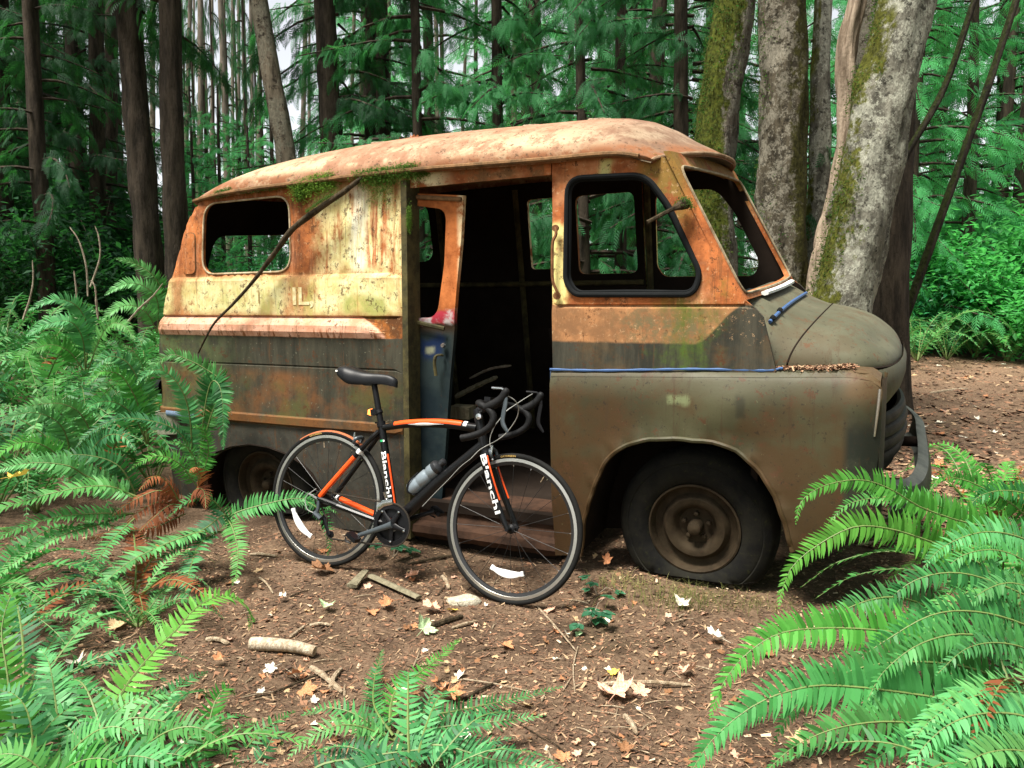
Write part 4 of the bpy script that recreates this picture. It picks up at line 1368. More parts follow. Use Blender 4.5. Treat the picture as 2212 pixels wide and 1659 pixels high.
def bike_wheel(c, steer, rear):
    w = link_mesh('wheel', None, bike)
    w.location = c
    w.rotation_euler = (0, 0, steer)
    n = 72
    circ = lambda r, y=0: [V3((math.cos(2 * math.pi * i / n) * r, y, math.sin(2 * math.pi * i / n) * r)) for i in range(n)]
    t = G(); t.tube(circ(WR - .0125), .0128, 12, closed=True)
    tyre = t.obj('tyre', M_BTYRE, w)
    arc_text('GATORSKIN', WR - .0165, .0085, R(98 if not rear else 107), 1, -.0139, tyre, 'tyre_lettering', M_GOLD)
    q = G(); q.lathe([(.317, -.0085), (.318, -.0098), (.304, -.0108), (.303, -.0100), (.303, .0100), (.304, .0108), (.318, .0098), (.317, .0085)], (0, 0, 0), (0, 1, 0), n)
    rim = q.obj('rim', M_BRIM, w)
    q = G(); q.lathe([(.3035, -.0104), (.289, -.0060), (.287, 0), (.289, .0060), (.3035, .0104)], (0, 0, 0), (0, 1, 0), n)
    q.obj('rim_inner', M_BRIMB, w)
    q = G()
    fl = .020 if not rear else .026
    q.lathe([(.006, -.052), (.009, -.052), (.010, -fl - .006), (.022, -fl), (.022, -fl + .004), (.012, -fl + .008), (.012, fl - .008), (.022, fl - .004), (.022, fl), (.010, fl + .006), (.009, .052), (.006, .052)], (0, 0, 0), (0, 1, 0), 16)
    q.obj('hub', M_BMATT, w)
    q = G()
    k = 20 if not rear else 24
    for i in range(k):
        a = 2 * math.pi * i / k + .07
        sd_ = -1 if i % 2 else 1
        b = a + (0 if not rear else (.9 if (i // 2) % 2 else -.9))
        q.tube([V3((math.cos(b) * .021, sd_ * fl, math.sin(b) * .021)), V3((math.cos(a) * .288, 0, math.sin(a) * .288))], .0011, 4, cap=False)
    tag(q.obj('spokes', M_SPOKE, w), kind='stuff')
    q = G()
    for i in range(0, k, 1):
        a = 2 * math.pi * i / k + .07
        q.tube([V3((math.cos(a) * .281, 0, math.sin(a) * .281)), V3((math.cos(a) * .290, 0, math.sin(a) * .290))], .0022, 5)
    tag(q.obj('spoke_nipples', M_BSTEEL, w), kind='stuff')
    # reflector: pale bow-shaped bar clipped between spokes
    a0, a1 = (R(245), R(292)) if not rear else (R(201), R(251))
    q = G()
    rr = .205 if not rear else .215
    rows = []
    m = 18
    for i in range(m + 1):
        f = i / m
        a = a0 + (a1 - a0) * f
        hw = .006 + .011 * math.sin(math.pi * f) ** 1.2
        if f < .10 or f > .90: hw = .011
        rows.append([V3((math.cos(a) * (rr + d * hw), -.012 + .004 * abs(d), math.sin(a) * (rr + d * hw))) for d in (-1, -.4, .4, 1)])
    q.shell(rows, lambda p: V3((0, .008, 0)))
    q.obj('reflector', M_REFL, w)
    q = G(); av = R(62 if not rear else 100)
    q.tube([V3((math.cos(av) * .292, 0, math.sin(av) * .292)), V3((math.cos(av) * .255, 0, math.sin(av) * .255))], .0026, 6); q.obj('valve', M_TWIG, w)
    return w, tyre


fw_, ft = bike_wheel(FH, R(-2), False)
rw_, rt = bike_wheel(RH, 0, True)
q = G(); q.tube([V3((math.cos(a) * (WR - .010), 0, math.sin(a) * (WR - .010))) for a in [R(58 + (125 - 58) * i / 30) for i in range(31)]], .0118, 10); q.obj('orange_tread', M_BTAN, rt)
q = G()
for k in range(8):
    r0 = .024 + .003 * k
    q.lathe([(.014, -.052 + .0038 * k), (r0, -.052 + .0038 * k), (r0, -.050 + .0038 * k), (.014, -.0495 + .0038 * k)], (0, 0, 0), (0, 1, 0), 26)
tag(q.obj('cassette', M_CHAIN, rw_), kind='stuff')
q = G(); q.tube([V3((0, -.070, 0)), V3((0, .070, 0))], .006, 8); q.tube([V3((0, -.072, 0)), V3((-.03, -.076, .014)), V3((-.062, -.076, .022))], [.006, .005, .004], 6); q.obj('quick_release', M_BSTEEL, rw_)
q = G(); q.tube([V3((0, -.062, 0)), V3((0, .062, 0))], .008, 8); q.obj('axle_nuts', M_BMATT, fw_)

# seat post, saddle, lamp
q = G(); q.tube([STT + V3((.004, 0, -.02)), V3((.196, 0, .945))], [.0155, .0145], 12); q.obj('seat_post', M_BMATT, bike)
q = G(); q.tube([STT + V3((.003, 0, -.012)), STT + V3((-.005, 0, .012))], .0215, 14); q.tube([STT + V3((-.026, -.012, .004)), STT + V3((-.030, -.004, .006))], .005, 6); q.obj('seat_clamp', M_BMATT, bike)
WS = [(0.0, .045), (.015, .066), (.06, .076), (.10, .070), (.15, .050), (.20, .034), (.26, .024), (.30, .021), (.325, .015), (.333, .004)]
g = G(); rows = []
for i in range(33):
    x = .333 * i / 32
    w = lerpt(WS, x)
    zt = smt([(0, 1.004), (.02, 1.014), (.05, 1.017), (.10, 1.006), (.16, .992), (.24, .989), (.29, .984), (.32, .972), (.333, .960)], x)
    dp_ = smt([(0, .026), (.02, .048), (.05, .070), (.09, .080), (.15, .064), (.22, .049), (.30, .044), (.333, .030)], x)
    r_ = []
    for j in range(17):
        a = -1.75 + 3.5 * j / 16
        groove = -.006 * math.exp(-(a / .18) ** 2) * sstep(.02, .06, x) * sstep(.24, .18, x)
        r_.append(V3((x - .012 * (1 - math.cos(a)) * (x > .3) * 0, w * math.copysign(abs(math.sin(min(1.57, abs(a)))) ** .8, a) * (1 - .10 * max(0, abs(a) - 1.5)), zt - dp_ * (1 - math.cos(a)) ** 1.25 * .78 + groove)))
    rows.append(r_)
g.shell(rows, lambda p: V3((0, -.06 * p.y, -.006)))
sad = g.obj('saddle', M_SADDLE, bike, sharp=60)
q = G(); q.box(V3((.018, -.0685, .985)), (.012, .004, .008)); q.obj('saddle_badge', M_BWHITE, sad)
for s in (-1, 1):
    q = G(); q.tube(spline([V3((.04, .030 * s, .962)), V3((.09, .024 * s, .950)), V3((.16, .022 * s, .949)), V3((.24, .016 * s, .962)), V3((.29, .006 * s, .972))], 14), .0035, 6); q.obj('saddle_rail', M_BSTEEL, sad)
q = G(); q.box(V3((.192, 0, .952)), (.05, .05, .018)); q.obj('saddle_clamp', M_BMATT, sad)
q = G(); q.box(V3((.222, 0, .800)), (.04, .034, .030), Matrix.Rotation(-.28, 3, 'Y')); q.tube([V3((.236, 0, .806)), V3((.246, 0, .793))], .020, 10)
lamp = q.obj('rear_lamp', M_BMATT, bike)
lm = Mt('lit_rear_lamp'); lm.b.inputs['Emission Color'].default_value = (1, .22, .04, 1); lm.b.inputs['Emission Strength'].default_value = 2.2; lm.done((.8, .12, .03), .2)
q = G(); q.tube([V3((.205, -.002, .806)), V3((.190, -.004, .800)), V3((.188, -.004, .788)), V3((.200, -.002, .784))], [.009, .011, .010, .006], 9); q.obj('lamp_lens', lm.m, lamp)

# stem, bars, hoods, levers
CB = V3((.856, 0, .890))
q = G(); q.tube([HT + V3((.003, 0, -.008)), HT + V3((-.014, 0, .045))], [.023, .020], 12); q.tube([HT + V3((-.010, 0, .035)), CB], [.018, .019], 12); q.tube([CB + V3((0, -.022, 0)), CB + V3((0, .022, 0))], .022, 12); q.obj('stem', M_BMATT, bike)
bars = None
for s in (-1, 1):
    path = spline([CB, CB + V3((0, .08 * s, 0)), CB + V3((.001, .15 * s, 0)), V3((.885, .190 * s, .884)), V3((.930, .202 * s, .868)), V3((.957, .203 * s, .838)), V3((.950, .204 * s, .80)), V3((.915, .204 * s, .768)), V3((.86, .204 * s, .743)), V3((.812, .204 * s, .730))], 46)
    q = G(); q.tube(path, [.0132] * 8 + [.0158 + .0006 * (i % 2) for i in range(38)], 11)
    b = q.obj('handlebar', M_TAPE, bike)
    q = G(); q.tube(spline([V3((.912, .203 * s, .872)), V3((.955, .204 * s, .893)), V3((.990, .204 * s, .922)), V3((1.006, .204 * s, .950)), V3((1.016, .203 * s, .962))], 14), [.018, .019, .020, .020, .019, .019, .018, .018, .018, .018, .017, .016, .013, .007], 11, flat=(1, .85))
    hood = q.obj('brake_hood', M_TAPE, bike)
    q = G(); q.tube(spline([V3((1.004, .204 * s, .936)), V3((1.010, .206 * s, .90)), V3((1.006, .207 * s, .86)), V3((1.006, .208 * s, .815)), V3((1.034, .209 * s, .776))], 18), [.008, .010, .011] + [.0095] * 12 + [.008, .007, .005], 9, flat=(.6, 1.1), up=(0, 1, 0))
    q.obj('brake_lever', M_BGREY if s < 0 else M_BMATT, hood)
    q = G(); q.tube([V3((1.0, .204 * s, .955)), V3((.985, .20 * s, .962)), V3((.935, .195 * s, .962))], [.004, .006, .006], 7); q.obj('shift_lever', M_BSTEEL if s < 0 else M_BMATT, hood)
q = G(); q.box(CB + V3((.004, -.05, .022)), (.03, .055, .018)); q.obj('handlebar_mount', M_BMATT, bike)
q = G(); q.lathe([(.001, .012), (.014, .010), (.016, 0), (.014, -.01), (.001, -.012)], HT + V3((.01, -.02, .012)), (0, 1, 0), 12); q.obj('bell', M_BSTEEL, bike)
# cables
def cable(pts, r=.0022, mat=M_CABLE):
    q = G(); q.tube(spline(pts, 34), r, 6); return q.obj('cable', mat, bike)
z1 = lambda x, y, o=0.0: BK((1650 + x * .3014) / 1.736, (1420 + y * .3014) / 1.736, o)
cable([z1(800, 190, .19), z1(930, 270, .16), z1(978, 370, .12), z1(950, 500, .08), z1(840, 660, .05), z1(720, 760, .045), z1(600, 825, .04), z1(490, 890, .035), z1(390, 990, .03)])
cable([z1(1150, 190, -.19), z1(1050, 250, -.10), z1(930, 330, -.02), z1(830, 400, .02), z1(740, 510, .03), z1(670, 610, .03), z1(620, 760, .03), z1(640, 900, .03)])
cable([z1(390, 990, .03), z1(250, 1100, .03), z1(100, 1260, .03), z1(-60, 1420, .03), z1(-220, 1590, .03)], .0014)
# brakes
def caliper(p, d, tgt=None):
    q = G()
    for s in (-1, 1):
        q.tube(spline([p + d * .0 + V3((0, 0, .012)), p + V3((0, .028 * s, .004)) + d * .4, p + V3((0, .030 * s, -.018)) + d, p + V3((0, .016 * s, -.036)) + d * 1.2], 10), [.008, .009, .009, .009, .008, .008, .007, .007, .006, .006], 7)
    q.obj('brake_caliper', M_BGREY, bike)
    q = G(); q.tube([p + d + V3((0, -.034, -.010)), p + d + V3((0, -.030, .03))], .004, 6); q.lathe([(.006, 0), (.006, .006), (.001, .008)], p + d * 1.2 + V3((0, -.022, -.034)), (0, -1, 0), 10); q.obj('brake_barrel', M_BSTEEL, bike)
caliper(V3((.868, 0, .672)), V3((.016, 0, 0)))
caliper(V3((.150, 0, .655)), V3((-.018, 0, .004)))

# drivetrain
ax = V3((0, -1, 0))
CR = BB + V3((.006, -.046, -.004))
q = G(); q.lathe([(.076, -.003), (.100, -.003), (.1015, 0), (.100, .002), (.078, .003)], CR, ax, 60, closed=True)
for j in range(50):
    a = 2 * math.pi * j / 50
    q.box(CR + V3((math.cos(a) * .1025, 0, math.sin(a) * .1025)), (.005, .003, .005), Matrix.Rotation(-a, 3, 'Y'))
tag(q.obj('outer_chainring', M_BMATT, bike), kind='stuff')
q = G(); q.lathe([(.034, -.012), (.080, -.012), (.081, -.009), (.034, -.006)], CR, ax, 44, closed=True); q.obj('inner_chainring', M_BMATT, bike)
crank_dir = math.atan2(.205 - BB.z, .232 - BB.x)
q = G()
for j in range(5):
    a = crank_dir + math.pi + 2 * math.pi * j / 5 + .628
    q.tube([CR + V3((0, -.006, 0)), CR + V3((math.cos(a) * .05, -.006, math.sin(a) * .05)), CR + V3((math.cos(a) * .080, -.004, math.sin(a) * .080))], [.020, .011, .009], 8, flat=(.35, 1), up=(0, 1, 0))
q.obj('crank_spider', M_BMATT, bike)
for j in range(5):
    a = crank_dir + math.pi + 2 * math.pi * j / 5 + .628
    q = G(); q.lathe([(.0052, 0), (.0052, .004), (.001, .005)], CR + V3((math.cos(a) * .078, -.008, math.sin(a) * .078)), ax, 10); q.obj('chainring_bolt', M_BSTEEL, bike)
e = V3((math.cos(crank_dir), 0, math.sin(crank_dir)))
q = G(); q.tube([CR + V3((0, -.014, 0)) - e * .012, CR + e * .03 + V3((0, -.016, 0)), CR + e * .10 + V3((0, -.020, 0)), CR + e * .175 + V3((0, -.026, 0)), CR + e * .188 + V3((0, -.026, 0))], [.017, .014, .012, .011, .008], 10, flat=(.62, 1), up=(0, 1, 0)); q.obj('crank_arm', M_BGREY, bike)
q = G(); CL = BB + V3((0, .046, 0)); q.tube([CL + e * .01, CL - e * .08, CL - e * .178 + V3((0, .02, 0)), CL - e * .188 + V3((0, .02, 0))], [.016, .012, .011, .008], 10, flat=(.62, 1), up=(0, 1, 0)); q.obj('crank_arm', M_BMATT, bike)
for p0, s in ((CR + e * .178 + V3((0, -.034, 0)), -1), (CL - e * .178 + V3((0, .03, 0)), 1)):
    q = G(); q.tube([p0, p0 + V3((0, .058 * s, 0))], .006, 7)
    pd = q.obj('pedal', M_BSTEEL, bike)
    q = G(); q.box(p0 + V3((.0, .034 * s, -.002)), (.060, .050, .020), Matrix.Rotation(.5, 3, 'Y')); q.tube([p0 + V3((-.03, .03 * s, .012)), p0 + V3((-.048, .034 * s, -.004)), p0 + V3((-.036, .036 * s, -.028)), p0 + V3((-.01, .036 * s, -.034))], .004, 6)
    q.obj('pedal_body', M_BMATT, pd)
# rear mech
q = G(); q.tube([RH + V3((0, -.066, -.004)), RH + V3((.004, -.070, -.045)), RH + V3((-.004, -.072, -.075))], [.009, .010, .010], 8); q.tube([RH + V3((-.014, -.074, -.068)), RH + V3((.028, -.074, -.092))], [.014, .013], 8); mech = q.obj('rear_derailleur', M_BGREY, bike)
J1, J2 = RH + V3((.030, -.056, -.092)), RH + V3((.072, -.054, -.168))
q = G(); q.tube([J1, J2], .010, 7, flat=(1, .35), up=(1, 0, 1)); q.obj('derailleur_cage', M_BMATT, mech)
for J in (J1, J2):
    q = G(); q.lathe([(.003, -.004), (.017, -.004), (.018, 0), (.017, .004), (.003, .004)], J + V3((0, .012, 0)), ax, 18); q.obj('jockey_wheel', M_BMATT, mech)
q = G(); q.tube(spline([RH + V3((-.02, -.07, .05)), RH + V3((-.075, -.072, .0)), RH + V3((-.06, -.074, -.055)), RH + V3((-.012, -.076, -.07))], 16), .0022, 6); q.obj('cable_loop', M_CABLE, mech)
# front mech
q = G(); fm = V3((.345, -.036, .372)); q.tube([fm + V3((-.03, -.012, -.03)), fm + V3((.0, -.014, -.004)), fm + V3((.05, -.014, .010))], [.010, .012, .010], 7, flat=(.4, 1.3), up=(0, 1, 0)); q.tube([fm + V3((.01, .01, .0)), fm + V3((-.004, -.006, .05))], [.010, .008], 8); q.obj('front_derailleur', M_BSTEEL, bike)
# chain: one run of links round rings, cassette and jockey wheels
yc = -.0475
cp_ = []
CR2 = V3((CR.x, yc, CR.z))
for i in range(17):
    a = R(100 - 200 * i / 16); cp_.append(CR2 + V3((math.cos(a) * .1035, 0, math.sin(a) * .1035)))
cp_ += [V3((J2.x + .004, yc, J2.z - .019)), V3((J2.x - .018, yc, J2.z - .002)), V3((J1.x + .018, yc, J1.z + .004)), V3((J1.x - .002, yc, J1.z + .02))]
for i in range(9):
    a = R(280 - 190 * i / 8); cp_.append(V3((RH.x + math.cos(a) * .038, yc, RH.z + math.sin(a) * .038)))
P = densify([(p.x, p.z) for p in cp_], .0065)
q = G(); q.tube([V3((a, yc, b)) for a, b in P], [.0046 + .0016 * (i % 2) for i in range(len(P))], 6, closed=True, flat=(.8, 1)); q.obj('chain', M_CHAIN, bike)
# bottle cage
dt = (V3((.838, 0, .697)) - BB).normalized(); dn = V3((-dt.z, 0, dt.x))
bo = BB + dt * .165 + dn * .074
q = G()
for s in (-1, 1):
    q.tube(spline([bo - dn * .042 + dt * .03, bo - dn * .01 + dt * .0 + V3((0, .034 * s, 0)), bo + dn * .026 + dt * .03 + V3((0, .034 * s, 0)), bo + dn * .040 + dt * .09 + V3((0, .010 * s, 0))], 16), .004, 6)
q.tube([bo - dn * .043 - dt * .01, bo - dn * .043 + dt * .12], .005, 6)
q.obj('bottle_cage', M_BMATT, bike)
bottle = empty('water_bottle')
tag(bottle, "smoky silver water bottle in the bicycle's frame cage", 'bottle')
bottle.matrix_world = bike.matrix_world @ Matrix.Translation(bo) @ dt.to_track_quat('Z', 'Y').to_matrix().to_4x4()
q = G(); q.lathe([(.001, .0), (.031, .001), (.035, .008), (.0355, .058), (.0335, .062), (.0335, .067), (.0360, .072), (.0362, .118), (.031, .125), (.031, .132), (.036, .139), (.036, .166), (.034, .176)], (0, 0, 0), (0, 0, 1), 30); q.obj('bottle_body', M_BOTTLE, bottle)
q = G(); q.lathe([(.0365, .170), (.037, .176), (.036, .190), (.024, .203), (.015, .206), (.014, .214), (.018, .216), (.017, .230), (.010, .236), (.001, .237)], (0, 0, 0), (0, 0, 1), 26); q.obj('bottle_cap', M_BOTCAP, bottle)

# ------------------------------------------------------------------ the forest
RS = np.random.RandomState(7)


def basis(f, n):
    """rows of rotation matrices from forward f and rough normal n, (N,3) each -> (N,3,3) columns x,y,z"""
    f = f / np.linalg.norm(f, axis=1, keepdims=True)
    y = np.cross(n, f); y /= np.linalg.norm(y, axis=1, keepdims=True) + 1e-9
    z = np.cross(f, y)
    return np.stack([f, y, z], 2)


def scatter(tv, tf, M, O, S):
    V = np.einsum('nij,vj->nvi', M, tv) * S[:, None, None] + O[:, None, :]
    F = tf[None] + (np.arange(len(O)) * len(tv))[:, None, None]
    return V.reshape(-1, 3), F.reshape(-1, tf.shape[1])


def spray_template(pairs=7, droop=.55, subs=1):
    V, F = [], []
    def quad(a, b, w0, w1, side):
        a, b = np.array(a), np.array(b); i = len(V)
        s = np.array([-(b - a)[1], (b - a)[0], 0]); s /= np.linalg.norm(s) + 1e-9
        V.extend([a - s * w0, a + s * w0, b + s * w1, b - s * w1]); F.append([i, i + 1, i + 2, i + 3])
    z = lambda x, y: -droop * x * x - .55 * abs(y) ** 1.6
    P = lambda x, y: (x, y, z(x, y))
    for k in range(4): quad(P(k / 4, 0), P((k + 1) / 4, 0), .016, .012, 0)
    for k in range(pairs):
        x = .08 + .86 * k / (pairs - 1)
        L = (.16 + .30 * math.sin(math.pi * min(1, .25 + x * .75))) * (1 - .35 * x)
        for s in (-1, 1):
            a = math.radians(52 - 14 * x)
            dx, dy = math.cos(a) * L, math.sin(a) * L * s
            m = (x + dx * .55, dy * .55); e = (x + dx * 1.05, dy * .95)
            quad(P(x, 0), P(*m), .012, .028, s); quad(P(*m), P(*e), .028, .005, s)
            for j in range(subs):
                f = .45 + .3 * j
                b = (x + dx * f, dy * f)
                quad(P(*b), P(b[0] + L * .30, b[1] + s * L * .02), .012, .005, s)
                quad(P(*b), P(b[0] + L * .04, b[1] + s * L * .28), .012, .005, s)
    return np.array(V), np.array(F)


SPV, SPF = spray_template()
SPV2, SPF2 = spray_template(6, .3, 0)


def cedar_crown(seed, lo, hi, rad, nb, per, sl, leaf_m, tv=SPV, tf=SPF, az0=0, az1=2 * math.pi):
    rs = np.random.RandomState(seed)
    f_, n_, o_, s_ = [], [], [], []
    lg = G()
    for b in range(nb):
        k = (b + rs.rand()) / nb
        h = lo + (hi - lo) * k
        az = az0 + (az1 - az0) * rs.rand()
        L = rad * (1 - .62 * k) * rs.uniform(.65, 1.15)
        dr = rs.uniform(.30, .62)
        d = np.array([math.cos(az), math.sin(az)])
        lat = np.array([-d[1], d[0], 0])
        pts = []
        bend = rs.uniform(-.25, .25)
        for i in range(6):
            t = i / 5
            r = L * t
            pts.append(np.array([d[0] * r + lat[0] * bend * r * t, d[1] * r + lat[1] * bend * r * t, h + .12 * r - dr * r * t + .10 * L * t ** 4]))
        lg.tube(pts, [.022 * (1 - .8 * i / 5) * (.6 + L * .3) for i in range(6)], 4, cap=False)
        m = max(4, int(per * L / rad))
        for j in range(m):
            t = .18 + .82 * (j + rs.rand()) / m
            i = min(4, int(t * 5)); ff = t * 5 - i
            p = pts[i] * (1 - ff) + pts[i + 1] * ff
            tg = pts[i + 1] - pts[i]; tg /= np.linalg.norm(tg)
            sgn = 1 if j % 2 else -1
            fw = tg * rs.uniform(.35, 1.0) + lat * sgn * rs.uniform(.3, 1.0) + np.array([0, 0, rs.uniform(-.75, -.10)])
            if t > .95: fw = tg + np.array([0, 0, -.4])
            f_.append(fw); n_.append(np.array([0, 0, 1]) + rs.normal(0, .5, 3)); o_.append(p + rs.normal(0, .035, 3)); s_.append(sl * rs.uniform(.5, 1.35))
    M = basis(np.array(f_), np.array(n_))
    V, F = scatter(tv, tf, M, np.array(o_), np.array(s_))
    lv, lf = np.array(lg.v), np.array(lg.f)
    VV = np.concatenate([V, lv]); FF = np.concatenate([F, lf + len(V)])
    mi = np.concatenate([np.zeros(len(F)), np.ones(len(lf))])
    return np_mesh('crown', VV, FF, [leaf_m, M_BARKD], mi)


def trunk_geo(pts, rad, n=12, seed=0, flare=.35, rough=.05, seg=26, bark=0.0):
    rs = random.Random(seed)
    P = spline(pts, seg)
    g = G()
    ph = [rs.uniform(0, 6.28) for _ in range(4)]
    k = len(P)
    rr = [rad[0] + (rad[1] - rad[0]) * i / (k - 1) for i in range(k)]
    g.tube(P, rr, n, cap=False)
    out = []
    for idx, p in enumerate(g.v):
        i, j = divmod(idx, n)
        c = P[i]; d = Vector(p) - c
        a = 2 * math.pi * j / n
        ii = i * 26 / seg
        m = 1 + rough * (math.sin(3 * a + ph[0] + ii * .5) + .7 * math.sin(5 * a + ph[1] - ii * .9) + .6 * math.sin(2 * a + ph[2] + ii * 1.3))
        m += flare * math.exp(-(i * 26 / seg / 2.0) ** 1.4) * (1 + .5 * math.sin(4 * a + ph[3]))
        if bark:
            q = c + d
            fr = mnoise.noise(Vector((math.cos(a) * 5, math.sin(a) * 5, q.z * 1.6 + seed)))
            fi = mnoise.noise(Vector((math.cos(a) * 13, math.sin(a) * 13, q.z * 4.5 + seed)))
            kn = max(0, mnoise.noise(Vector((q.x * 2.2 + seed, q.y * 2.2, q.z * 1.1))) - .35)
            m += bark * (fr * .8 - abs(fi) * .9 + kn * 1.6)
        out.append(tuple(c + d * m))
    g.v = out
    return g


def tree(name, label, cat, base, pts_rel, rad, bark, group=None, seed=0, flare=.35, n=12, crown=None, crown_at=(0, 0, 0), rough=.05, seg=26, barkd=0.0):
    t = empty(name, base)
    tag(t, label, cat, group)
    trunk_geo([Vector(p) for p in pts_rel], rad, n, seed, flare, rough, seg, barkd).obj('trunk', bark, t, sharp=80)
    if crown is not None:
        c = link_mesh('crown', crown, t)
        c.location = crown_at
        c.rotation_euler = (0, 0, random.Random(seed).uniform(0, 6.28))
    return t


def px_tree(name, label, cat, pix, Y, wpx, bark, group=None, seed=0, top=9.0, flare=.3, crown=None, n=14, rough=.05, seg=26, barkd=0.0, crown_z=0.0):
    """pix: image points up the trunk's axis, from low to high; stands at depth Y"""
    P = [at(x, y, Y) for x, y in pix]
    d = (P[1] - P[0]) / max(.05, (P[1].z - P[0].z))
    zb = ground(P[0].x, Y)
    b = P[0] + d * (zb - P[0].z)
    b.y = Y
    b.z = ground(b.x, Y) - .05
    pts = [Vector((0, 0, 0))] + [p - b for p in P if p.z > b.z + .3]
    dl = (pts[-1] - pts[-2]).normalized()
    ext = (top - P[-1].z) / max(.3, dl.z)
    if ext > .2: pts.append(pts[-1] + dl * ext)
    mpp = Y / FPX
    return tree(name, label, cat, b, pts, (wpx[0] * mpp / 2, wpx[1] * mpp / 2), bark, group, seed, flare, n, crown, (0, 0, crown_z), rough, seg, barkd)


CR_A = cedar_crown(1, 1.0, 8.0, 1.75, 58, 74, .150, M_CEDAR)
CR_B = cedar_crown(2, 1.4, 8.5, 1.9, 56, 74, .150, M_CEDAR)
CR_D = cedar_crown(3, 1.2, 8.5, 1.35, 48, 60, .155, M_CEDARD)
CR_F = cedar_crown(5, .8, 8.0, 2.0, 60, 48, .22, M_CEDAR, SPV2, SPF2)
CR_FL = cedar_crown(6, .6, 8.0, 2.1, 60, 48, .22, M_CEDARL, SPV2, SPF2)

# dark conifers on the left
px_tree('conifer_tree', 'thick dark conifer trunk left of the tallest straight one, behind the van roof rear', 'tree', [(318, 520), (300, 300), (278, 60)], 9.2, (60, 46), M_BARKD, 'dark conifers at left', 11, crown=CR_D, crown_z=2.6, n=24, seg=70, barkd=.12)
px_tree('conifer_tree', 'straight black conifer trunk just left of the bright gap behind the van', 'tree', [(378, 480), (371, 250), (366, 30)], 8.6, (50, 42), M_BARKD, 'dark conifers at left', 12, crown=CR_D, crown_z=2.5, n=24, seg=70, barkd=.12)
px_tree('conifer_tree', 'leaning grey-barked conifer right of the bright gap, above the rear roof', 'tree', [(632, 420), (600, 240), (562, 20)], 8.9, (44, 36), M_BARKM, 'conifers behind the van', 13, n=24, seg=70, barkd=.12)
px_tree('conifer_tree', 'dark conifer trunk above the middle of the rear roof', 'tree', [(722, 420), (712, 240), (703, 20)], 9.4, (50, 42), M_BARKD, 'conifers behind the van', 14, crown=CR_D, crown_z=2.2, n=24, seg=70, barkd=.12)
px_tree('conifer_tree', 'slim dark trunk second from the left edge', 'tree', [(212, 500), (210, 260), (208, 20)], 11.5, (34, 28), M_BARKD, 'dark conifers at left', 15, crown=CR_D)
px_tree('conifer_tree', 'slim dark trunk beside the thick conifer at left', 'tree', [(236, 500), (240, 260), (241, 20)], 12.5, (28, 24), M_BARKD, 'dark conifers at left', 16)
px_tree('conifer_tree', 'dark conifer with drooping boughs at the left edge', 'tree', [(95, 520), (80, 300), (66, 40)], 9.6, (36, 28), M_BARKD, 'dark conifers at left', 17, crown=CR_D)
px_tree('conifer_tree', 'dark conifer cut by the left edge of the picture', 'tree', [(10, 520), (5, 300), (0, 40)], 11.0, (40, 30), M_BARKD, 'dark conifers at left', 18, crown=CR_D)
px_tree('cedar_tree', 'full cedar behind the middle of the van roof', 'tree', [(1078, 420), (1074, 200), (1072, 20)], 9.6, (26, 20), M_BARKD, 'cedars behind the van', 19, crown=CR_A)
px_tree('cedar_tree', 'cedar with pale hanging sprays above the rear of the doorway', 'tree', [(905, 420), (900, 200), (896, 20)], 9.0, (22, 18), M_BARKD, 'cedars behind the van', 20, crown=CR_B)
px_tree('cedar_tree', 'cedar just right of the middle, above the cab roof', 'tree', [(1260, 420), (1255, 200), (1250, 20)], 8.8, (24, 18), M_BARKD, 'cedars behind the van', 21, crown=CR_B)
px_tree('cedar_tree', 'dark slim cedar trunk left of the mossy maple', 'tree', [(1474, 420), (1471, 200), (1470, 20)], 8.6, (34, 26), M_BARKD, 'cedars behind the van', 22, crown=CR_A)
px_tree('cedar_tree', 'cedar between the two dark trunks above the rear roof', 'tree', [(800, 420), (800, 200), (800, 20)], 11.0, (26, 20), M_BARKD, 'cedars behind the van', 23, crown=CR_A)
px_tree('cedar_tree', 'dark cedar with low boughs seen through the cab window', 'tree', [(1340, 420), (1340, 200), (1340, 20)], 10.2, (26, 20), M_BARKD, 'cedars behind the van', 24, crown=CR_A)

# broadleaf trunks on the right
T_MOSS = px_tree('maple_tree', 'maple trunk thickly furred with bright green moss beside the cab roof', 'tree', [(1545, 560), (1540, 420), (1556, 200), (1590, 0)], 7.4, (86, 84), M_BARKMOSS, 'maple trunks at right', 31, top=7, n=40, seg=110, barkd=.11)
T_OLD = px_tree('maple_tree', 'upright grey-brown maple trunk right of the windscreen', 'tree', [(1688, 620), (1690, 400), (1692, 200), (1690, 0)], 6.9, (108, 90), M_BARKOLD, 'maple trunks at right', 32, top=7, n=40, seg=110, barkd=.11)
px_tree('alder_tree', 'thin blotchy pale trunk between the maples', 'tree', [(1738, 640), (1768, 400), (1772, 200), (1778, 0)], 7.3, (52, 32), M_BARKLICH, 'maple trunks at right', 33, top=7, n=40, seg=110, barkd=.11)
T_LICH = px_tree('maple_tree', 'big leaning maple trunk pale with lichen, right of the bonnet', 'tree', [(1822, 660), (1868, 430), (1905, 240), (1958, 0)], 6.5, (128, 112), M_BARKLICH, 'maple trunks at right', 34, top=7, n=40, seg=110, barkd=.11)
px_tree('conifer_tree', 'black conifer trunk hidden behind the lichen maple', 'tree', [(1925, 640), (1932, 400), (1940, 200), (1948, 0)], 9.0, (78, 60), M_BARKD, 'conifers at right', 35)
px_tree('maple_tree', 'dark trunk behind the bare snag', 'tree', [(1815, 620), (1835, 400), (1862, 200), (1885, 0)], 7.8, (76, 70), M_BARKOLD, 'maple trunks at right', 36, top=7, n=40, seg=110, barkd=.11)
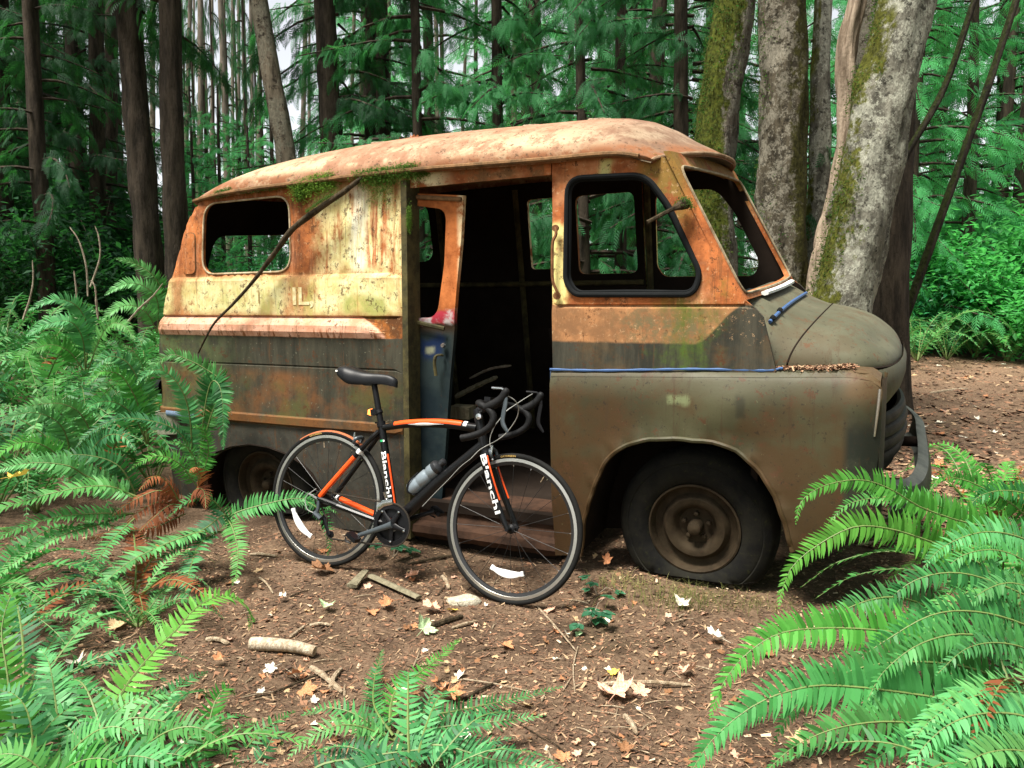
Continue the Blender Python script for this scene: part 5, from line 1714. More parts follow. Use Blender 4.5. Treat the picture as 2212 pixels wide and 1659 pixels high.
px_tree('alder_tree', 'thin mossy trunk slanting up to the right edge', 'tree', [(1890, 470), (1960, 330), (2040, 190), (2105, 0)], 7.8, (17, 11), M_BARKSL, 'slanting trunks at right', 37, top=5.2, flare=0)
px_tree('alder_tree', 'mossy slanting trunk nearest the right edge', 'tree', [(2050, 420), (2100, 280), (2150, 140), (2195, 0)], 9.5, (18, 13), M_BARKSL, 'slanting trunks at right', 38, top=6)
# bare snag
sn = [at(x, y, 6.7) for x, y in [(1768, 600), (1782, 540), (1796, 470), (1812, 400), (1824, 330), (1832, 240), (1828, 160), (1834, 80), (1852, 0), (1862, -60)]]
b0 = Vector((sn[0].x - .05, 6.7, ground(sn[0].x, 6.7) - .03))
snag = empty('dead_snag', b0)
tag(snag, 'bare bleached dead stem without bark between the maple trunks', 'dead tree')
trunk_geo([Vector((0, 0, 0))] + [p - b0 for p in sn], (.085, .070), 24, 40, .1, .14, 60, .15).obj('trunk', M_SNAG, snag, sharp=80)
g = G(); g.tube([p - b0 + Vector((-.03, -.06, 0)) for p in sn[2:4]] , [.05, .03], 8); g.obj('bark_remnant', M_BARKOLD, snag)

ORD = ['first', 'second', 'third', 'fourth', 'fifth', 'sixth', 'seventh', 'eighth', 'ninth', 'tenth', 'eleventh', 'twelfth', 'thirteenth', 'fourteenth', 'fifteenth', 'sixteenth', 'seventeenth', 'eighteenth', 'nineteenth', 'twentieth', 'twenty-first', 'twenty-second', 'twenty-third', 'twenty-fourth', 'twenty-fifth', 'twenty-sixth', 'twenty-seventh', 'twenty-eighth']
SLIM = {x: '%s from the left of the slim far trunks in the wood' % ORD[i] for i, x in enumerate(sorted([404, 418, 433, 447, 459, 473, 486, 503, 516, 530, 545, 560, 655, 668, 148, 168, 118, 40, 330, 945, 955, 840, 1110, 1000, 760]))}
# far slim trunks against the bright sky, left of the middle
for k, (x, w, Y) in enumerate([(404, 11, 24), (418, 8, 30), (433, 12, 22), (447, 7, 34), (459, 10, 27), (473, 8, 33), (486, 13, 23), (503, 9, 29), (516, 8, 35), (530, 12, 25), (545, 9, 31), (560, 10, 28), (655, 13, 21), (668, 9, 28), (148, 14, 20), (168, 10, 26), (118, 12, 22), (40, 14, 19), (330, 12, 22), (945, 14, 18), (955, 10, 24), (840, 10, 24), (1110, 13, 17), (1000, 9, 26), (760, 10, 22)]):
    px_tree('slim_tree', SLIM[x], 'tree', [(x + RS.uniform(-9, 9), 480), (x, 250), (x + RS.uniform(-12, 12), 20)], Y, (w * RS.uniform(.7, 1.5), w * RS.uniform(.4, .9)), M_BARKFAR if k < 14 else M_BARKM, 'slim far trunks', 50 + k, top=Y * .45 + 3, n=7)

# rows of cedars further back
def back_cedar(x, y, mesh, s, seed, label, group):
    t = empty('cedar_tree', (x, y, ground(x, y) - .05))
    tag(t, label, 'tree', group)
    key = 'far_trunk'
    if key not in bpy.data.meshes:
        tg = trunk_geo([Vector((0, 0, 0)), Vector((.03, 0, 3)), Vector((-.03, .03, 6)), Vector((0, 0, 9))], (.13, .04), 8, 5, .3)
        o = tg.obj('trunk', M_BARKD, t, sharp=80); o.data.name = key
    else:
        o = link_mesh('trunk', bpy.data.meshes[key], t)
    c = link_mesh('crown', mesh, t)
    t.scale = (s, s, s * RS.uniform(.95, 1.2))
    t.rotation_euler = (0, 0, RS.uniform(0, 6.28))
    return t


def gapdir(x, y, r=1.6):   # keep the bright opening clear
    a = x / y * FPX + CX
    return 395 - r / y * FPX < a < 560 + r / y * FPX
for k in range(17):
    Y = RS.uniform(11, 17); a = RS.uniform(-.70, .30); X = a * Y
    if gapdir(X, Y): continue
    back_cedar(X, Y, [CR_A, CR_B, CR_D][k % 3] if a < -.1 else [CR_A, CR_B, CR_F][k % 3], RS.uniform(.9, 1.25), k, 'cedar in the crowded row behind the nearer trees', 'cedars in the second row')
for k in range(32):
    Y = RS.uniform(18, 38); a = -.72 + 1.45 * (k + RS.rand()) / 32; X = a * Y
    if gapdir(X, Y, 3.2): continue
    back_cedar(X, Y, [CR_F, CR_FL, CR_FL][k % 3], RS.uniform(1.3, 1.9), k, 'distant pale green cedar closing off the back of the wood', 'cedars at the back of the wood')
for k, (x, y, m, s) in enumerate([(7.6, 15.5, CR_FL, 1.1), (9.2, 16.5, CR_FL, 1.2), (10.9, 17.5, CR_FL, 1.2), (8.4, 19.0, CR_FL, 1.3), (12.0, 20.0, CR_FL, 1.4), (5.6, 15.0, CR_FL, 1.1)]):
    back_cedar(x, y, m, s, k, ORD[[2, 3, 5, 1, 4, 0][k]] + ' from the left of the bright green conifers at right', 'bright conifers at right')

# low young conifers under the bright opening
for k, (px, Y, s) in enumerate([(420, 14.5, .40), (480, 15.5, .44), (540, 14.0, .40), (450, 19, .55), (520, 20, .58), (590, 15.5, .52), (385, 17, .5)]):
    p = at(px, 500, Y)
    back_cedar(p.x, Y, CR_FL, s, k, ORD[[1, 3, 5, 2, 4, 6, 0][k]] + ' from the left of the young conifers low in the bright opening', 'young conifers in the opening')

# slender conifers fringing the opening
for k, (px, Y, sx) in enumerate([(398, 19, .34), (428, 24, .36), (470, 21, .30), (500, 26, .40), (538, 20, .32), (572, 22, .42), (452, 30, .45), (520, 32, .5), (410, 33, .5), (560, 34, .55)]):
    p = at(px, 500, Y)
    t = back_cedar(p.x, Y, CR_F if k % 2 else CR_D, 1.0, k, ORD[[0, 2, 4, 5, 7, 9, 3, 6, 1, 8][k]] + ' from the left of the slender conifers fringing the bright opening', 'slender conifers in the opening')
    t.scale = (sx, sx, 1.5 if Y < 28 else 2.0)
# unseen cedars added to shade the clearing
for k, (x, y, sc_) in enumerate([(-7.5, 1.0, 1.5), (-8.5, 4.5, 1.6), (-9.5, -3.0, 1.6), (6.5, 1.0, 1.5), (7.5, -3.0, 1.7), (6.2, 4.2, 1.4), (2.5, -6.5, 1.6), (5.5, -7.5, 1.7), (-1.0, -8.0, 1.6), (9.5, 2.5, 1.7), (-11, 1.5, 1.8), (10, -6, 1.8)]):
    back_cedar(x, y, CR_F, sc_, k, 'cedar added out of view to shade the clearing', 'cedars added to shade the clearing')

# shrubs
def leaf_template(l=1.0, w=.42):
    V = [(0, 0, 0), (.35 * l, -w / 2, .05), (.35 * l, w / 2, .05), (.7 * l, -w * .36, .04), (.7 * l, w * .36, .04), (l, 0, -.08), (.35 * l, 0, 0), (.7 * l, 0, -.01)]
    F = [(0, 1, 6, 6), (0, 6, 2, 2), (1, 3, 7, 6), (6, 7, 4, 2), (3, 5, 7, 7), (7, 5, 4, 4)]
    return np.array(V), np.array([(a, b, c, d) for a, b, c, d in F])
LFV = np.array([(0, 0, 0), (.45, -.24, .06), (1, 0, -.06), (.45, .24, .06)]); LFF = np.array([(0, 1, 2, 3)])


def shrub_mesh(seed, h, r, n, ls, leaf_m, stems=9):
    rs = np.random.RandomState(seed)
    lg = G(); o_, f_, n_, s_ = [], [], [], []
    per = n // stems
    for k in range(stems):
        az = rs.uniform(0, 6.28); rr = r * rs.uniform(.35, 1.0); hh = h * rs.uniform(.5, 1.0)
        P = spline([Vector((0, 0, 0)), Vector((math.cos(az) * rr * .35, math.sin(az) * rr * .35, hh * .5)), Vector((math.cos(az) * rr, math.sin(az) * rr, hh))], 8)
        lg.tube(P, [.012 * (1 - .1 * i) for i in range(8)], 4, cap=False)
        for j in range(per):
            t = rs.uniform(.2, 1) ** .7
            p = np.array(P[min(7, int(t * 7.99))]) + rs.normal(0, .16 * r, 3)
            p[2] = max(.05, p[2])
            o_.append(p); f_.append(rs.normal(0, 1, 3) * (1, 1, .5) + (0, 0, -.25)); n_.append(np.array([0, 0, 1]) + rs.normal(0, .35, 3)); s_.append(ls * rs.uniform(.6, 1.3))
    V, F = scatter(LFV, LFF, basis(np.array(f_), np.array(n_)), np.array(o_), np.array(s_))
    lv, lf = np.array(lg.v), np.array(lg.f)
    return np_mesh('foliage', V, F, [leaf_m]), lg
SH = []
for sd_, h, r, n, ls, m in [(1, 1.7, 1.0, 2600, .10, M_SHRUB), (2, 1.3, .9, 2200, .095, M_SHRUB), (3, 1.5, 1.0, 2400, .10, M_SHRUBM)]:
    me, lg = shrub_mesh(sd_, h, r, n, ls, m)
    SH.append((me, lg))
stem_me = {}
def shrub(x, y, k, s, label, group, name='leafy_shrub'):
    t = empty(name, (x, y, ground(x, y)))
    tag(t, label, 'shrub', group)
    link_mesh('foliage', SH[k][0], t)
    if k not in stem_me:
        stem_me[k] = SH[k][1].obj('stems', M_BARKM, t).data
    else:
        link_mesh('stems', stem_me[k], t)
    t.scale = (s, s, s * RS.uniform(.85, 1.1)); t.rotation_euler = (0, 0, RS.uniform(0, 6.28))
for k, (px, Y, s, kk) in enumerate([(2150, 15, 1.7, 0), (2205, 14.2, 1.6, 1), (2100, 15.5, 1.5, 0), (2060, 16.5, 1.5, 2), (2180, 16.5, 2.0, 0), (2130, 18, 2.2, 0), (2230, 17, 2.2, 1), (2020, 16, 1.5, 2), (2080, 19, 2.3, 0), (1990, 15, 1.2, 2), (2250, 15, 1.9, 0)]):
    p = at(px, 600, Y); shrub(p.x, Y, kk, s, ORD[[6, 8, 4, 2, 7, 5, 9, 1, 3, 0, 10][k]] + ' from the left of the bright broadleaf shrubs in the right thicket', 'shrubs in the thicket at right')
for k, (px, Y, s) in enumerate([(440, 13.0, .8), (520, 13.0, .9), (600, 12.5, .9), (390, 13.0, .9), (850, 13.0, .8), (1000, 12.0, .9), (1180, 12.5, .9), (1320, 12.0, .9), (1420, 11.0, .8)]):
    p = at(px, 600, Y); shrub(p.x, Y, 2, s, ORD[[1, 2, 3, 0, 4, 5, 6, 7, 8][k]] + ' from the left of the understorey shrubs behind the van', 'shrubs behind the van')


for grp, txt in (('cedars in the second row', ' from the left of the cedars crowded behind the nearer trees'), ('cedars at the back of the wood', ' from the left of the pale cedars at the back of the wood')):
    L_ = sorted([o for o in COL.objects if o.get('group') == grp], key=lambda o: o.location.x / o.location.y)
    for i, o in enumerate(L_): o['label'] = ORD[i] + txt
# dark undergrowth closing the left side
me_d, lg_d = shrub_mesh(9, 1.5, 1.0, 2400, .10, M_CEDARD)
SH.append((me_d, lg_d))
for k, (px, Y, sc_) in enumerate([(-10, 10.5, 1.3), (60, 11.5, 1.4), (130, 10.2, 1.1), (190, 11.8, 1.4), (255, 10.6, 1.1), (320, 11.4, 1.2), (30, 13.5, 1.8), (160, 14.5, 1.9), (290, 14, 1.6), (370, 12.8, 1.0)]):
    p = at(px, 600, Y); shrub(p.x, Y, 3, sc_, ORD[[0, 2, 3, 5, 6, 8, 1, 4, 7, 9][k]] + ' from the left of the dark shrubs behind the fern bank', 'dark shrubs behind the fern bank', 'dark_shrub')
for k, (px, Y, sc_) in enumerate([(20, 13, 1.2), (110, 15, 1.3), (180, 13.5, 1.2), (260, 15.5, 1.2), (-40, 10.5, 1.2), (320, 18, 1.2)]):
    p = at(px, 600, Y); back_cedar(p.x, Y, CR_D, sc_, k, ORD[[1, 2, 3, 4, 0, 5][k]] + ' from the left of the dark cedars behind the left trunks', 'dark cedars at left')

# moss fur growing on the trunks
def trunk_moss(tr, n, ls, thr, seed, zmax=6.0):
    rs = np.random.RandomState(seed)
    ob = [c for c in tr.children if c.name.startswith('trunk')][0]
    me = ob.data
    P, Nn, A = [], [], []
    for f in me.polygons:
        if f.center.z > zmax: continue
        w = -f.normal.x - .25 * f.normal.y * 0 + .9 * mnoise.noise(f.center * 1.3 + Vector((seed, 0, 0))) + .5 * mnoise.noise(f.center * 5)
        if w > thr: P.append(f.center.copy()); Nn.append(f.normal.copy()); A.append(f.area)
    P = np.array([list(p) for p in P]); Nn = np.array([list(q) for q in Nn]); A = np.array(A)
    i = rs.choice(len(P), n, p=A / A.sum())
    O = P[i] + rs.normal(0, .022, (n, 3)) + Nn[i] * rs.uniform(-.004, .012, n)[:, None]
    f = Nn[i] * .55 + rs.normal(0, .6, (n, 3)) + np.array([0, 0, -.35])
    V, F = scatter(np.array([(0, -.16, 0), (.5, -.22, .06), (1, 0, -.05), (.5, .22, .06)]), np.array([(0, 1, 2, 3)]), basis(f, rs.normal(0, 1, (n, 3)) + np.array([0, -.3, .8])), O, rs.uniform(ls * .5, ls, n))
    o = link_mesh('moss', np_mesh('moss', V, F, [M_MOSSD]), tr)
    tag(o, kind='stuff')
M_MOSSD = leaf_mat('trunk_moss', (.020, .032, .005), (.085, .110, .014), .25, rough=.95)
trunk_moss(T_MOSS, 9000, .034, .05, 1)
trunk_moss(T_LICH, 6500, .030, .62, 2)
trunk_moss(T_OLD, 3000, .030, .70, 3)

# ------------------------------------------------------------------ sword ferns
def frond_mesh(path, plen, n, mat, up, seed=0, vee=.25, base=.10, curl=.0, pw=.15):
    """path: points from stalk to tip; up: rough normal of the blade"""
    rs = np.random.RandomState(seed)
    k = 48
    P = np.array([list(p) for p in spline(path, k)])
    seg = np.linalg.norm(np.diff(P, axis=0), axis=1); S = np.concatenate([[0], np.cumsum(seg)]); L = S[-1]
    T = np.gradient(P, axis=0); T /= np.linalg.norm(T, axis=1, keepdims=True)
    U = np.array(up, dtype=float)
    Nn = U[None] - T * (T @ U)[:, None]; Nn /= np.linalg.norm(Nn, axis=1, keepdims=True) + 1e-9
    ts = base + (1 - base) * (np.arange(n) + .5) / n
    V, F, C = [], [], []
    cnt = 0
    fade = rs.uniform(.2, .8)
    for side in (-1, 1):
        t = np.clip(ts + rs.normal(0, .15 / n, n) + (.25 / n if side > 0 else 0), 0, .999)
        s = t * L
        p = np.stack([np.interp(s, S, P[:, a]) for a in range(3)], 1)
        tg = np.stack([np.interp(s, S, T[:, a]) for a in range(3)], 1); tg /= np.linalg.norm(tg, axis=1, keepdims=True)
        nn = np.stack([np.interp(s, S, Nn[:, a]) for a in range(3)], 1); nn /= np.linalg.norm(nn, axis=1, keepdims=True)
        lat = np.cross(tg, nn) * side
        tt_ = (t - base) / (1 - base)
        pl = plen * np.minimum(1, .55 + 2.2 * tt_) * np.clip(1 - tt_, 0, 1) ** .62 * rs.uniform(.88, 1.1, n)
        pl = np.where(rs.rand(n) < .05, pl * rs.uniform(.2, .7, n), pl)
        tn = np.clip(fade + rs.normal(0, .16, n) + .15 * tt_, 0, 1)
        fwd = (.12 + .75 * tt_ ** 2 + rs.normal(0, .065, n))[:, None]
        d = lat * np.cos(fwd) + tg * np.sin(fwd) + nn * (vee + rs.normal(0, .11, n) + .12 * np.sin(tt_ * 9 + seed))[:, None]
        d /= np.linalg.norm(d, axis=1, keepdims=True)
        wv = np.cross(nn, d); wv /= np.linalg.norm(wv, axis=1, keepdims=True)
        wv = wv + nn * rs.normal(0, .26, n)[:, None]
        hw = np.maximum(.0022, plen * pw * .5 * np.minimum(1, pl / plen + .25))
        dr = rs.uniform(.05, .22, n) + curl
        for a, (f, wm) in enumerate([(0, .55), (.12, 1.05), (.55, .85), (1.0, .06)]):
            c = p + d * (pl * f)[:, None] + tg * (pl * .16 * f * f)[:, None] - nn * (pl * dr * f * f)[:, None]
            V.append(c - wv * (hw * wm)[:, None]); V.append(c + wv * (hw * wm)[:, None])
            C.append(tn); C.append(tn)
        i = np.arange(n)
        for a in range(3):
            q = cnt + np.stack([i + 2 * a * n, i + (2 * a + 1) * n, i + (2 * a + 3) * n, i + (2 * a + 2) * n], 1)
            F.append(q)
        cnt += 8 * n
    V = np.concatenate(V); F = np.concatenate(F); mi = np.zeros(len(F))
    g = G(); g.tube([Vector(x) for x in P[::2]], [max(.0012, (.0048 * (1 - i / 24)) * min(1.2, .5 + L)) for i in range(len(P[::2]))], 5, cap=False)
    gv, gf = np.array(g.v), np.array(g.f)
    me = np_mesh('frond', np.concatenate([V, gv]), np.concatenate([F, gf + len(V)]), [mat, M_STALK], np.concatenate([mi, np.ones(len(gf))]), cols=np.concatenate(C + [np.full(len(gv), .5)]))
    return me


def fern_at(base, label, group=None):
    f = empty('sword_fern', base)
    return tag(f, label, 'fern', group)


def hero(f, pix, Y0, Y1, plen, mat, seed, up=(0, -.35, 1), n=None, vee=.25, base=.06, curl=0.0, Ym=None):
    k = len(pix)
    pts = []
    for i, (x, y) in enumerate(pix):
        t = i / (k - 1)
        Y = Y0 + (Y1 - Y0) * t
        if Ym is not None: Y += (Ym - (Y0 + Y1) / 2) * 4 * t * (1 - t)
        pts.append(at(x, y, Y) - f.location)
    L = sum((b - a).length for a, b in zip(pts, pts[1:]))
    me = frond_mesh(pts, plen, n or max(18, int(L / .0150)), mat, up, seed, vee, base, curl)
    return link_mesh('frond', me, f)


# the big fern in the right foreground
fr_ = fern_at(at(2235, 1500, 2.55), 'large sword fern filling the bottom right corner', 'foreground ferns')
fr_.location.z = ground(fr_.location.x, 2.55)
hero(fr_, [(2280, 1330), (2212, 1285), (2087, 1240), (1991, 1248), (1919, 1297), (1872, 1375)], 2.75, 2.65, 0.102, M_FERN, 1, (.1, -.9, .7))
hero(fr_, [(2290, 1400), (2212, 1350), (2111, 1322), (2015, 1328), (1919, 1380), (1850, 1432), (1823, 1495)], 2.6, 2.35, 0.102, M_FERN, 2, (.1, -.9, .6))
hero(fr_, [(2080, 1420), (1990, 1380), (1900, 1362), (1775, 1357), (1680, 1370), (1608, 1417), (1560, 1480), (1533, 1552)], 2.6, 2.35, 0.120, M_FERNB, 3, (-.1, -.9, .6))
hero(fr_, [(2300, 1590), (2180, 1540), (2015, 1506), (1823, 1482), (1727, 1487), (1632, 1522), (1546, 1590), (1496, 1664), (1480, 1720)], 2.35, 2.05, 0.142, M_FERN, 4, (-.1, -1, .5))
hero(fr_, [(2300, 1560), (2212, 1520), (2111, 1482), (2015, 1434), (1960, 1391), (1920, 1360)], 2.35, 2.55, 0.084, M_FERNT, 5, (0, -.7, 1))
hero(fr_, [(2300, 1620), (2200, 1590), (2080, 1580), (1960, 1600), (1880, 1650), (1840, 1700)], 2.2, 2.0, 0.102, M_FERN, 6, (0, -.8, .8))
hero(fr_, [(2320, 1500), (2250, 1420), (2170, 1390), (2090, 1400), (2020, 1460)], 2.5, 2.25, 0.096, M_FERNT, 7, (0, -.8, .8))
hero(fr_, [(2320, 1640), (2240, 1560), (2150, 1540), (2060, 1560), (1990, 1620), (1960, 1690)], 2.15, 1.95, 0.102, M_FERNT, 8, (0, -.7, .9))
hero(fr_, [(2330, 1700), (2260, 1640), (2180, 1620), (2100, 1640), (2050, 1700)], 2.05, 1.9, 0.108, M_FERNT, 9, (0, -.6, 1))
hero(fr_, [(2290, 1340), (2230, 1230), (2160, 1190), (2080, 1200), (2010, 1260)], 2.85, 2.7, 0.090, M_FERN, 10, (0, -.8, .8))
hero(fr_, [(2300, 1450), (2200, 1400), (2090, 1370), (1990, 1390), (1910, 1450), (1870, 1520)], 2.45, 2.2, .10, M_FERN, 101, (0, -.9, .6))
hero(fr_, [(2320, 1560), (2220, 1500), (2120, 1500), (2030, 1540), (1960, 1610)], 2.25, 2.05, .10, M_FERNT, 102, (0, -.7, .9))
hero(fr_, [(2320, 1660), (2200, 1620), (2080, 1640), (1980, 1700)], 2.05, 1.92, .10, M_FERNT, 103, (0, -.6, 1))
hero(fr_, [(2330, 1420), (2260, 1300), (2190, 1260), (2120, 1280), (2060, 1340)], 2.7, 2.5, .095, M_FERNT, 104, (0, -.8, .8))

hero(fr_, [(2200, 1480), (2080, 1440), (1960, 1430), (1850, 1445), (1760, 1490), (1700, 1550), (1670, 1610)], 2.42, 2.2, .115, M_FERN, 105, (-.1, -1, .5))
hero(fr_, [(2260, 1640), (2100, 1590), (1950, 1560), (1820, 1570), (1720, 1610), (1650, 1670)], 2.2, 2.0, .115, M_FERN, 106, (-.1, -.9, .6))
hero(fr_, [(2100, 1380), (2000, 1310), (1920, 1290), (1840, 1310), (1780, 1350), (1750, 1400)], 2.75, 2.55, .10, M_FERNT, 107, (-.1, -1, .5))
fq = fern_at(at(2190, 1260, 3.15), 'sword fern arching its fronds across the front wing', 'foreground ferns')
fq.location.z = ground(fq.location.x, 3.15)
hero(fq, [(2230, 1190), (2178, 1147), (2090, 1130), (1991, 1097), (1930, 1060), (1871, 1038), (1815, 1040), (1765, 1056), (1730, 1085), (1718, 1134)], 3.1, 2.85, 0.110, M_FERNB, 11, (.0, -1, .35))
hero(fq, [(2120, 1220), (2060, 1190), (1996, 1165), (1919, 1142), (1847, 1138), (1775, 1172), (1713, 1222), (1688, 1280), (1682, 1316)], 3.0, 2.75, 0.108, M_FERNB, 12, (-.1, -1, .35))
hero(fq, [(2150, 1180), (2060, 1110), (1980, 1080), (1900, 1075), (1830, 1090), (1790, 1130)], 3.15, 3.05, 0.090, M_FERN, 13, (0, -.9, .5))
hero(fq, [(2260, 1180), (2200, 1100), (2111, 1048), (2060, 1032), (2030, 1032), (2008, 1060)], 3.3, 3.2, 0.102, M_FERNB, 14, (0, -1, .4))
hero(fq, [(2270, 1200), (2200, 1160), (2120, 1150), (2040, 1180), (1990, 1230)], 3.0, 2.8, 0.102, M_FERNT, 15, (0, -.9, .6))
hero(fq, [(2300, 1150), (2240, 1080), (2180, 1060), (2120, 1070), (2080, 1110)], 3.3, 3.2, 0.096, M_FERN, 16, (0, -.9, .6))

# the fern beside the bicycle's rear wheel
fl = fern_at(Vector((-1.38, 4.02, ground(-1.38, 4.02))), "sword fern sprawling over the soil beside the bicycle's rear wheel", 'foreground ferns')
hero(fl, [(500, 1150), (487, 1112), (450, 1137), (412, 1160), (375, 1188), (340, 1215), (322, 1232)], 3.95, 3.55, .085, M_FERNT, 21, (.3, -.5, 1))
hero(fl, [(480, 1150), (430, 1150), (356, 1176), (281, 1213), (225, 1262), (187, 1318), (161, 1367), (139, 1434)], 3.9, 2.95, .095, M_FERNT, 22, (-.2, -.6, 1))
hero(fl, [(470, 1150), (431, 1176), (412, 1225), (401, 1270), (396, 1312)], 3.85, 3.35, .085, M_FERNT, 23, (-.1, -.7, 1))
hero(fl, [(490, 1120), (502, 1140), (514, 1187), (512, 1230), (502, 1265)], 3.9, 3.5, .08, M_FERN, 24, (.2, -.7, 1))
hero(fl, [(480, 1130), (510, 1108), (562, 1092), (620, 1079), (660, 1078), (700, 1090), (730, 1110)], 4.05, 4.12, .09, M_FERN, 25, (.1, -.9, .6))
hero(fl, [(640, 1080), (675, 1090), (700, 1120), (712, 1160), (708, 1205)], 4.10, 4.05, .06, M_FERN, 26, (.1, -1, .4), base=.02)
hero(fl, [(500, 1140), (470, 1090), (440, 1075), (400, 1085), (360, 1120)], 4.0, 3.8, .07, M_FERN, 27, (0, -.8, 1))

# the fern at the van's rear corner
fg = fern_at(Vector((-1.86, 4.60, ground(-1.86, 4.60))), "sword fern climbing up against the van's rear corner", 'foreground ferns')
hero(fg, [(420, 1030), (455, 900), (479, 830), (440, 795), (408, 778), (373, 766), (345, 778), (325, 800), (312, 830)], 4.6, 4.45, .10, M_FERN, 31, (.1, -1, .3), base=.2)
hero(fg, [(415, 1030), (413, 930), (403, 868), (382, 826), (355, 802), (330, 800), (306, 815), (296, 832)], 4.55, 4.35, .10, M_FERNT, 32, (.2, -1, .4), base=.15)
hero(fg, [(430, 1030), (440, 900), (455, 828), (472, 830), (480, 862), (482, 915), (482, 972)], 4.55, 4.4, .10, M_FERN, 33, (0, -1, .1), base=.42)
hero(fg, [(425, 1020), (400, 950), (365, 921), (312, 907), (260, 904), (215, 922), (185, 942), (163, 968)], 4.55, 4.1, .085, M_FERNT, 34, (.1, -.5, 1), base=.2)
hero(fg, [(430, 1040), (450, 980), (440, 930), (415, 920)], 4.5, 4.4, .08, M_FERNB, 35, (0, -.9, .5), base=.2)
hero(fg, [(425, 1050), (385, 1000), (340, 985), (300, 1000), (275, 1020)], 4.45, 4.2, .08, M_FERNB, 36, (0, -.8, .8))
hero(fg, [(430, 1050), (420, 990), (395, 960), (360, 955)], 4.4, 4.25, .075, M_FERN, 37, (0, -.9, .7))
fd = fern_at(Vector((-1.78, 4.28, ground(-1.78, 4.28))), "dead rust-brown fern fronds collapsed near the van's rear wheel", 'foreground ferns')
for k, pz in enumerate([[(400, 1090), (350, 1060), (290, 1080), (240, 1115)], [(400, 1100), (345, 1085), (300, 1105), (262, 1140)], [(395, 1095), (360, 1040), (330, 1030), (300, 1060)], [(400, 1100), (370, 1090), (330, 1120), (300, 1150)], [(410, 1090), (430, 1040), (425, 1010), (410, 1020)], [(400, 1110), (330, 1140), (250, 1150), (180, 1165)], [(405, 1095), (420, 1060), (440, 1060), (445, 1100)]]):
    hero(fd, pz, 3.95, 3.7, .085, M_FERNDEAD, 40 + k, (0, -.6, 1), vee=-.1, curl=.3)

# ferns at the left edge
fe = fern_at(Vector((-1.95, 3.85, ground(-1.95, 3.85))), 'sword fern with long flat fronds at the left edge', 'foreground ferns')
hero(fe, [(300, 1080), (240, 1052), (160, 1056), (60, 1080), (-20, 1110), (-90, 1160)], 3.85, 3.3, .10, M_FERN, 51, (0, -.5, 1))
hero(fe, [(300, 1075), (194, 1032), (146, 1006), (69, 1000), (0, 1014), (-60, 1040)], 3.95, 3.6, .10, M_FERNT, 52, (0, -.9, .6))
hero(fe, [(280, 1110), (206, 1135), (131, 1158), (56, 1198), (0, 1240), (-30, 1270)], 3.8, 3.2, .085, M_FERNT, 53, (0, -.5, 1))
hero(fe, [(290, 1110), (200, 1110), (110, 1120), (20, 1150), (-50, 1190)], 3.8, 3.3, .09, M_FERN, 54, (0, -.6, 1))
hero(fe, [(300, 1080), (260, 1010), (200, 985), (130, 985), (70, 1010)], 4.0, 3.8, .09, M_FERN, 55, (0, -.9, .7))
hero(fe, [(290, 1120), (240, 1170), (200, 1230), (180, 1280)], 3.75, 3.3, .07, M_FERN, 56, (0, -.6, 1))

# bottom left corner
fc = fern_at(Vector((-1.28, 2.08, ground(-1.28, 2.08))), 'sword fern spreading over the bottom left corner', 'foreground ferns')
hero(fc, [(170, 1690), (202, 1622), (262, 1498), (326, 1416), (386, 1356), (424, 1313), (475, 1288), (520, 1298), (542, 1330), (538, 1362)], 2.12, 2.8, .085, M_FERNB, 61, (.3, -.5, 1))
hero(fc, [(60, 1690), (34, 1581), (15, 1450), (4, 1356), (30, 1281), (60, 1330)], 2.05, 2.3, .085, M_FERNB, 62, (.3, -.8, .7))
hero(fc, [(130, 1690), (128, 1600), (118, 1500), (105, 1430), (85, 1400)], 2.05, 2.45, .085, M_FERNT, 63, (.2, -.6, 1))
hero(fc, [(170, 1660), (260, 1562), (330, 1555), (400, 1580), (450, 1640)], 2.15, 2.2, .085, M_FERNT, 64, (0, -.5, 1))
hero(fc, [(260, 1690), (330, 1600), (410, 1570), (480, 1600), (520, 1660)], 2.1, 2.1, .08, M_FERN, 65, (0, -.5, 1))
hero(fc, [(400, 1700), (442, 1600), (461, 1525), (487, 1487), (510, 1500)], 2.2, 2.45, .07, M_FERNB, 66, (.4, -.8, .8))
hero(fc, [(100, 1690), (180, 1600), (240, 1570), (290, 1590), (310, 1650)], 2.05, 2.05, .08, M_FERNT, 67, (0, -.5, 1))
hero(fc, [(40, 1700), (70, 1620), (60, 1540), (30, 1500), (-20, 1490)], 2.0, 2.1, .085, M_FERNT, 68, (0, -.5, 1))
hero(fc, [(200, 1700), (250, 1640), (330, 1640), (400, 1690)], 2.0, 1.98, .085, M_FERNT, 69, (0, -.4, 1))
hero(fc, [(120, 1700), (60, 1640), (0, 1630), (-50, 1660)], 1.98, 1.95, .085, M_FERN, 70, (0, -.4, 1))
hero(fc, [(150, 1700), (210, 1590), (260, 1530), (330, 1500), (400, 1510)], 2.1, 2.35, .08, M_FERNT, 111, (0, -.5, 1))
hero(fc, [(60, 1700), (90, 1590), (150, 1530), (220, 1510)], 2.05, 2.3, .085, M_FERN, 112, (0, -.5, 1))
hero(fc, [(200, 1700), (300, 1640), (380, 1630), (470, 1670)], 2.05, 2.05, .085, M_FERN, 113, (0, -.5, 1))
hero(fc, [(30, 1690), (-10, 1600), (-20, 1520), (20, 1470)], 2.0, 2.2, .085, M_FERN, 114, (.3, -.6, 1))
hero(fc, [(100, 1700), (160, 1650), (230, 1640), (290, 1680)], 1.98, 1.96, .09, M_FERNB, 115, (0, -.4, 1))
hero(fc, [(250, 1700), (320, 1560), (390, 1480), (450, 1450)], 2.1, 2.5, .07, M_FERNT, 116, (.3, -.6, 1))
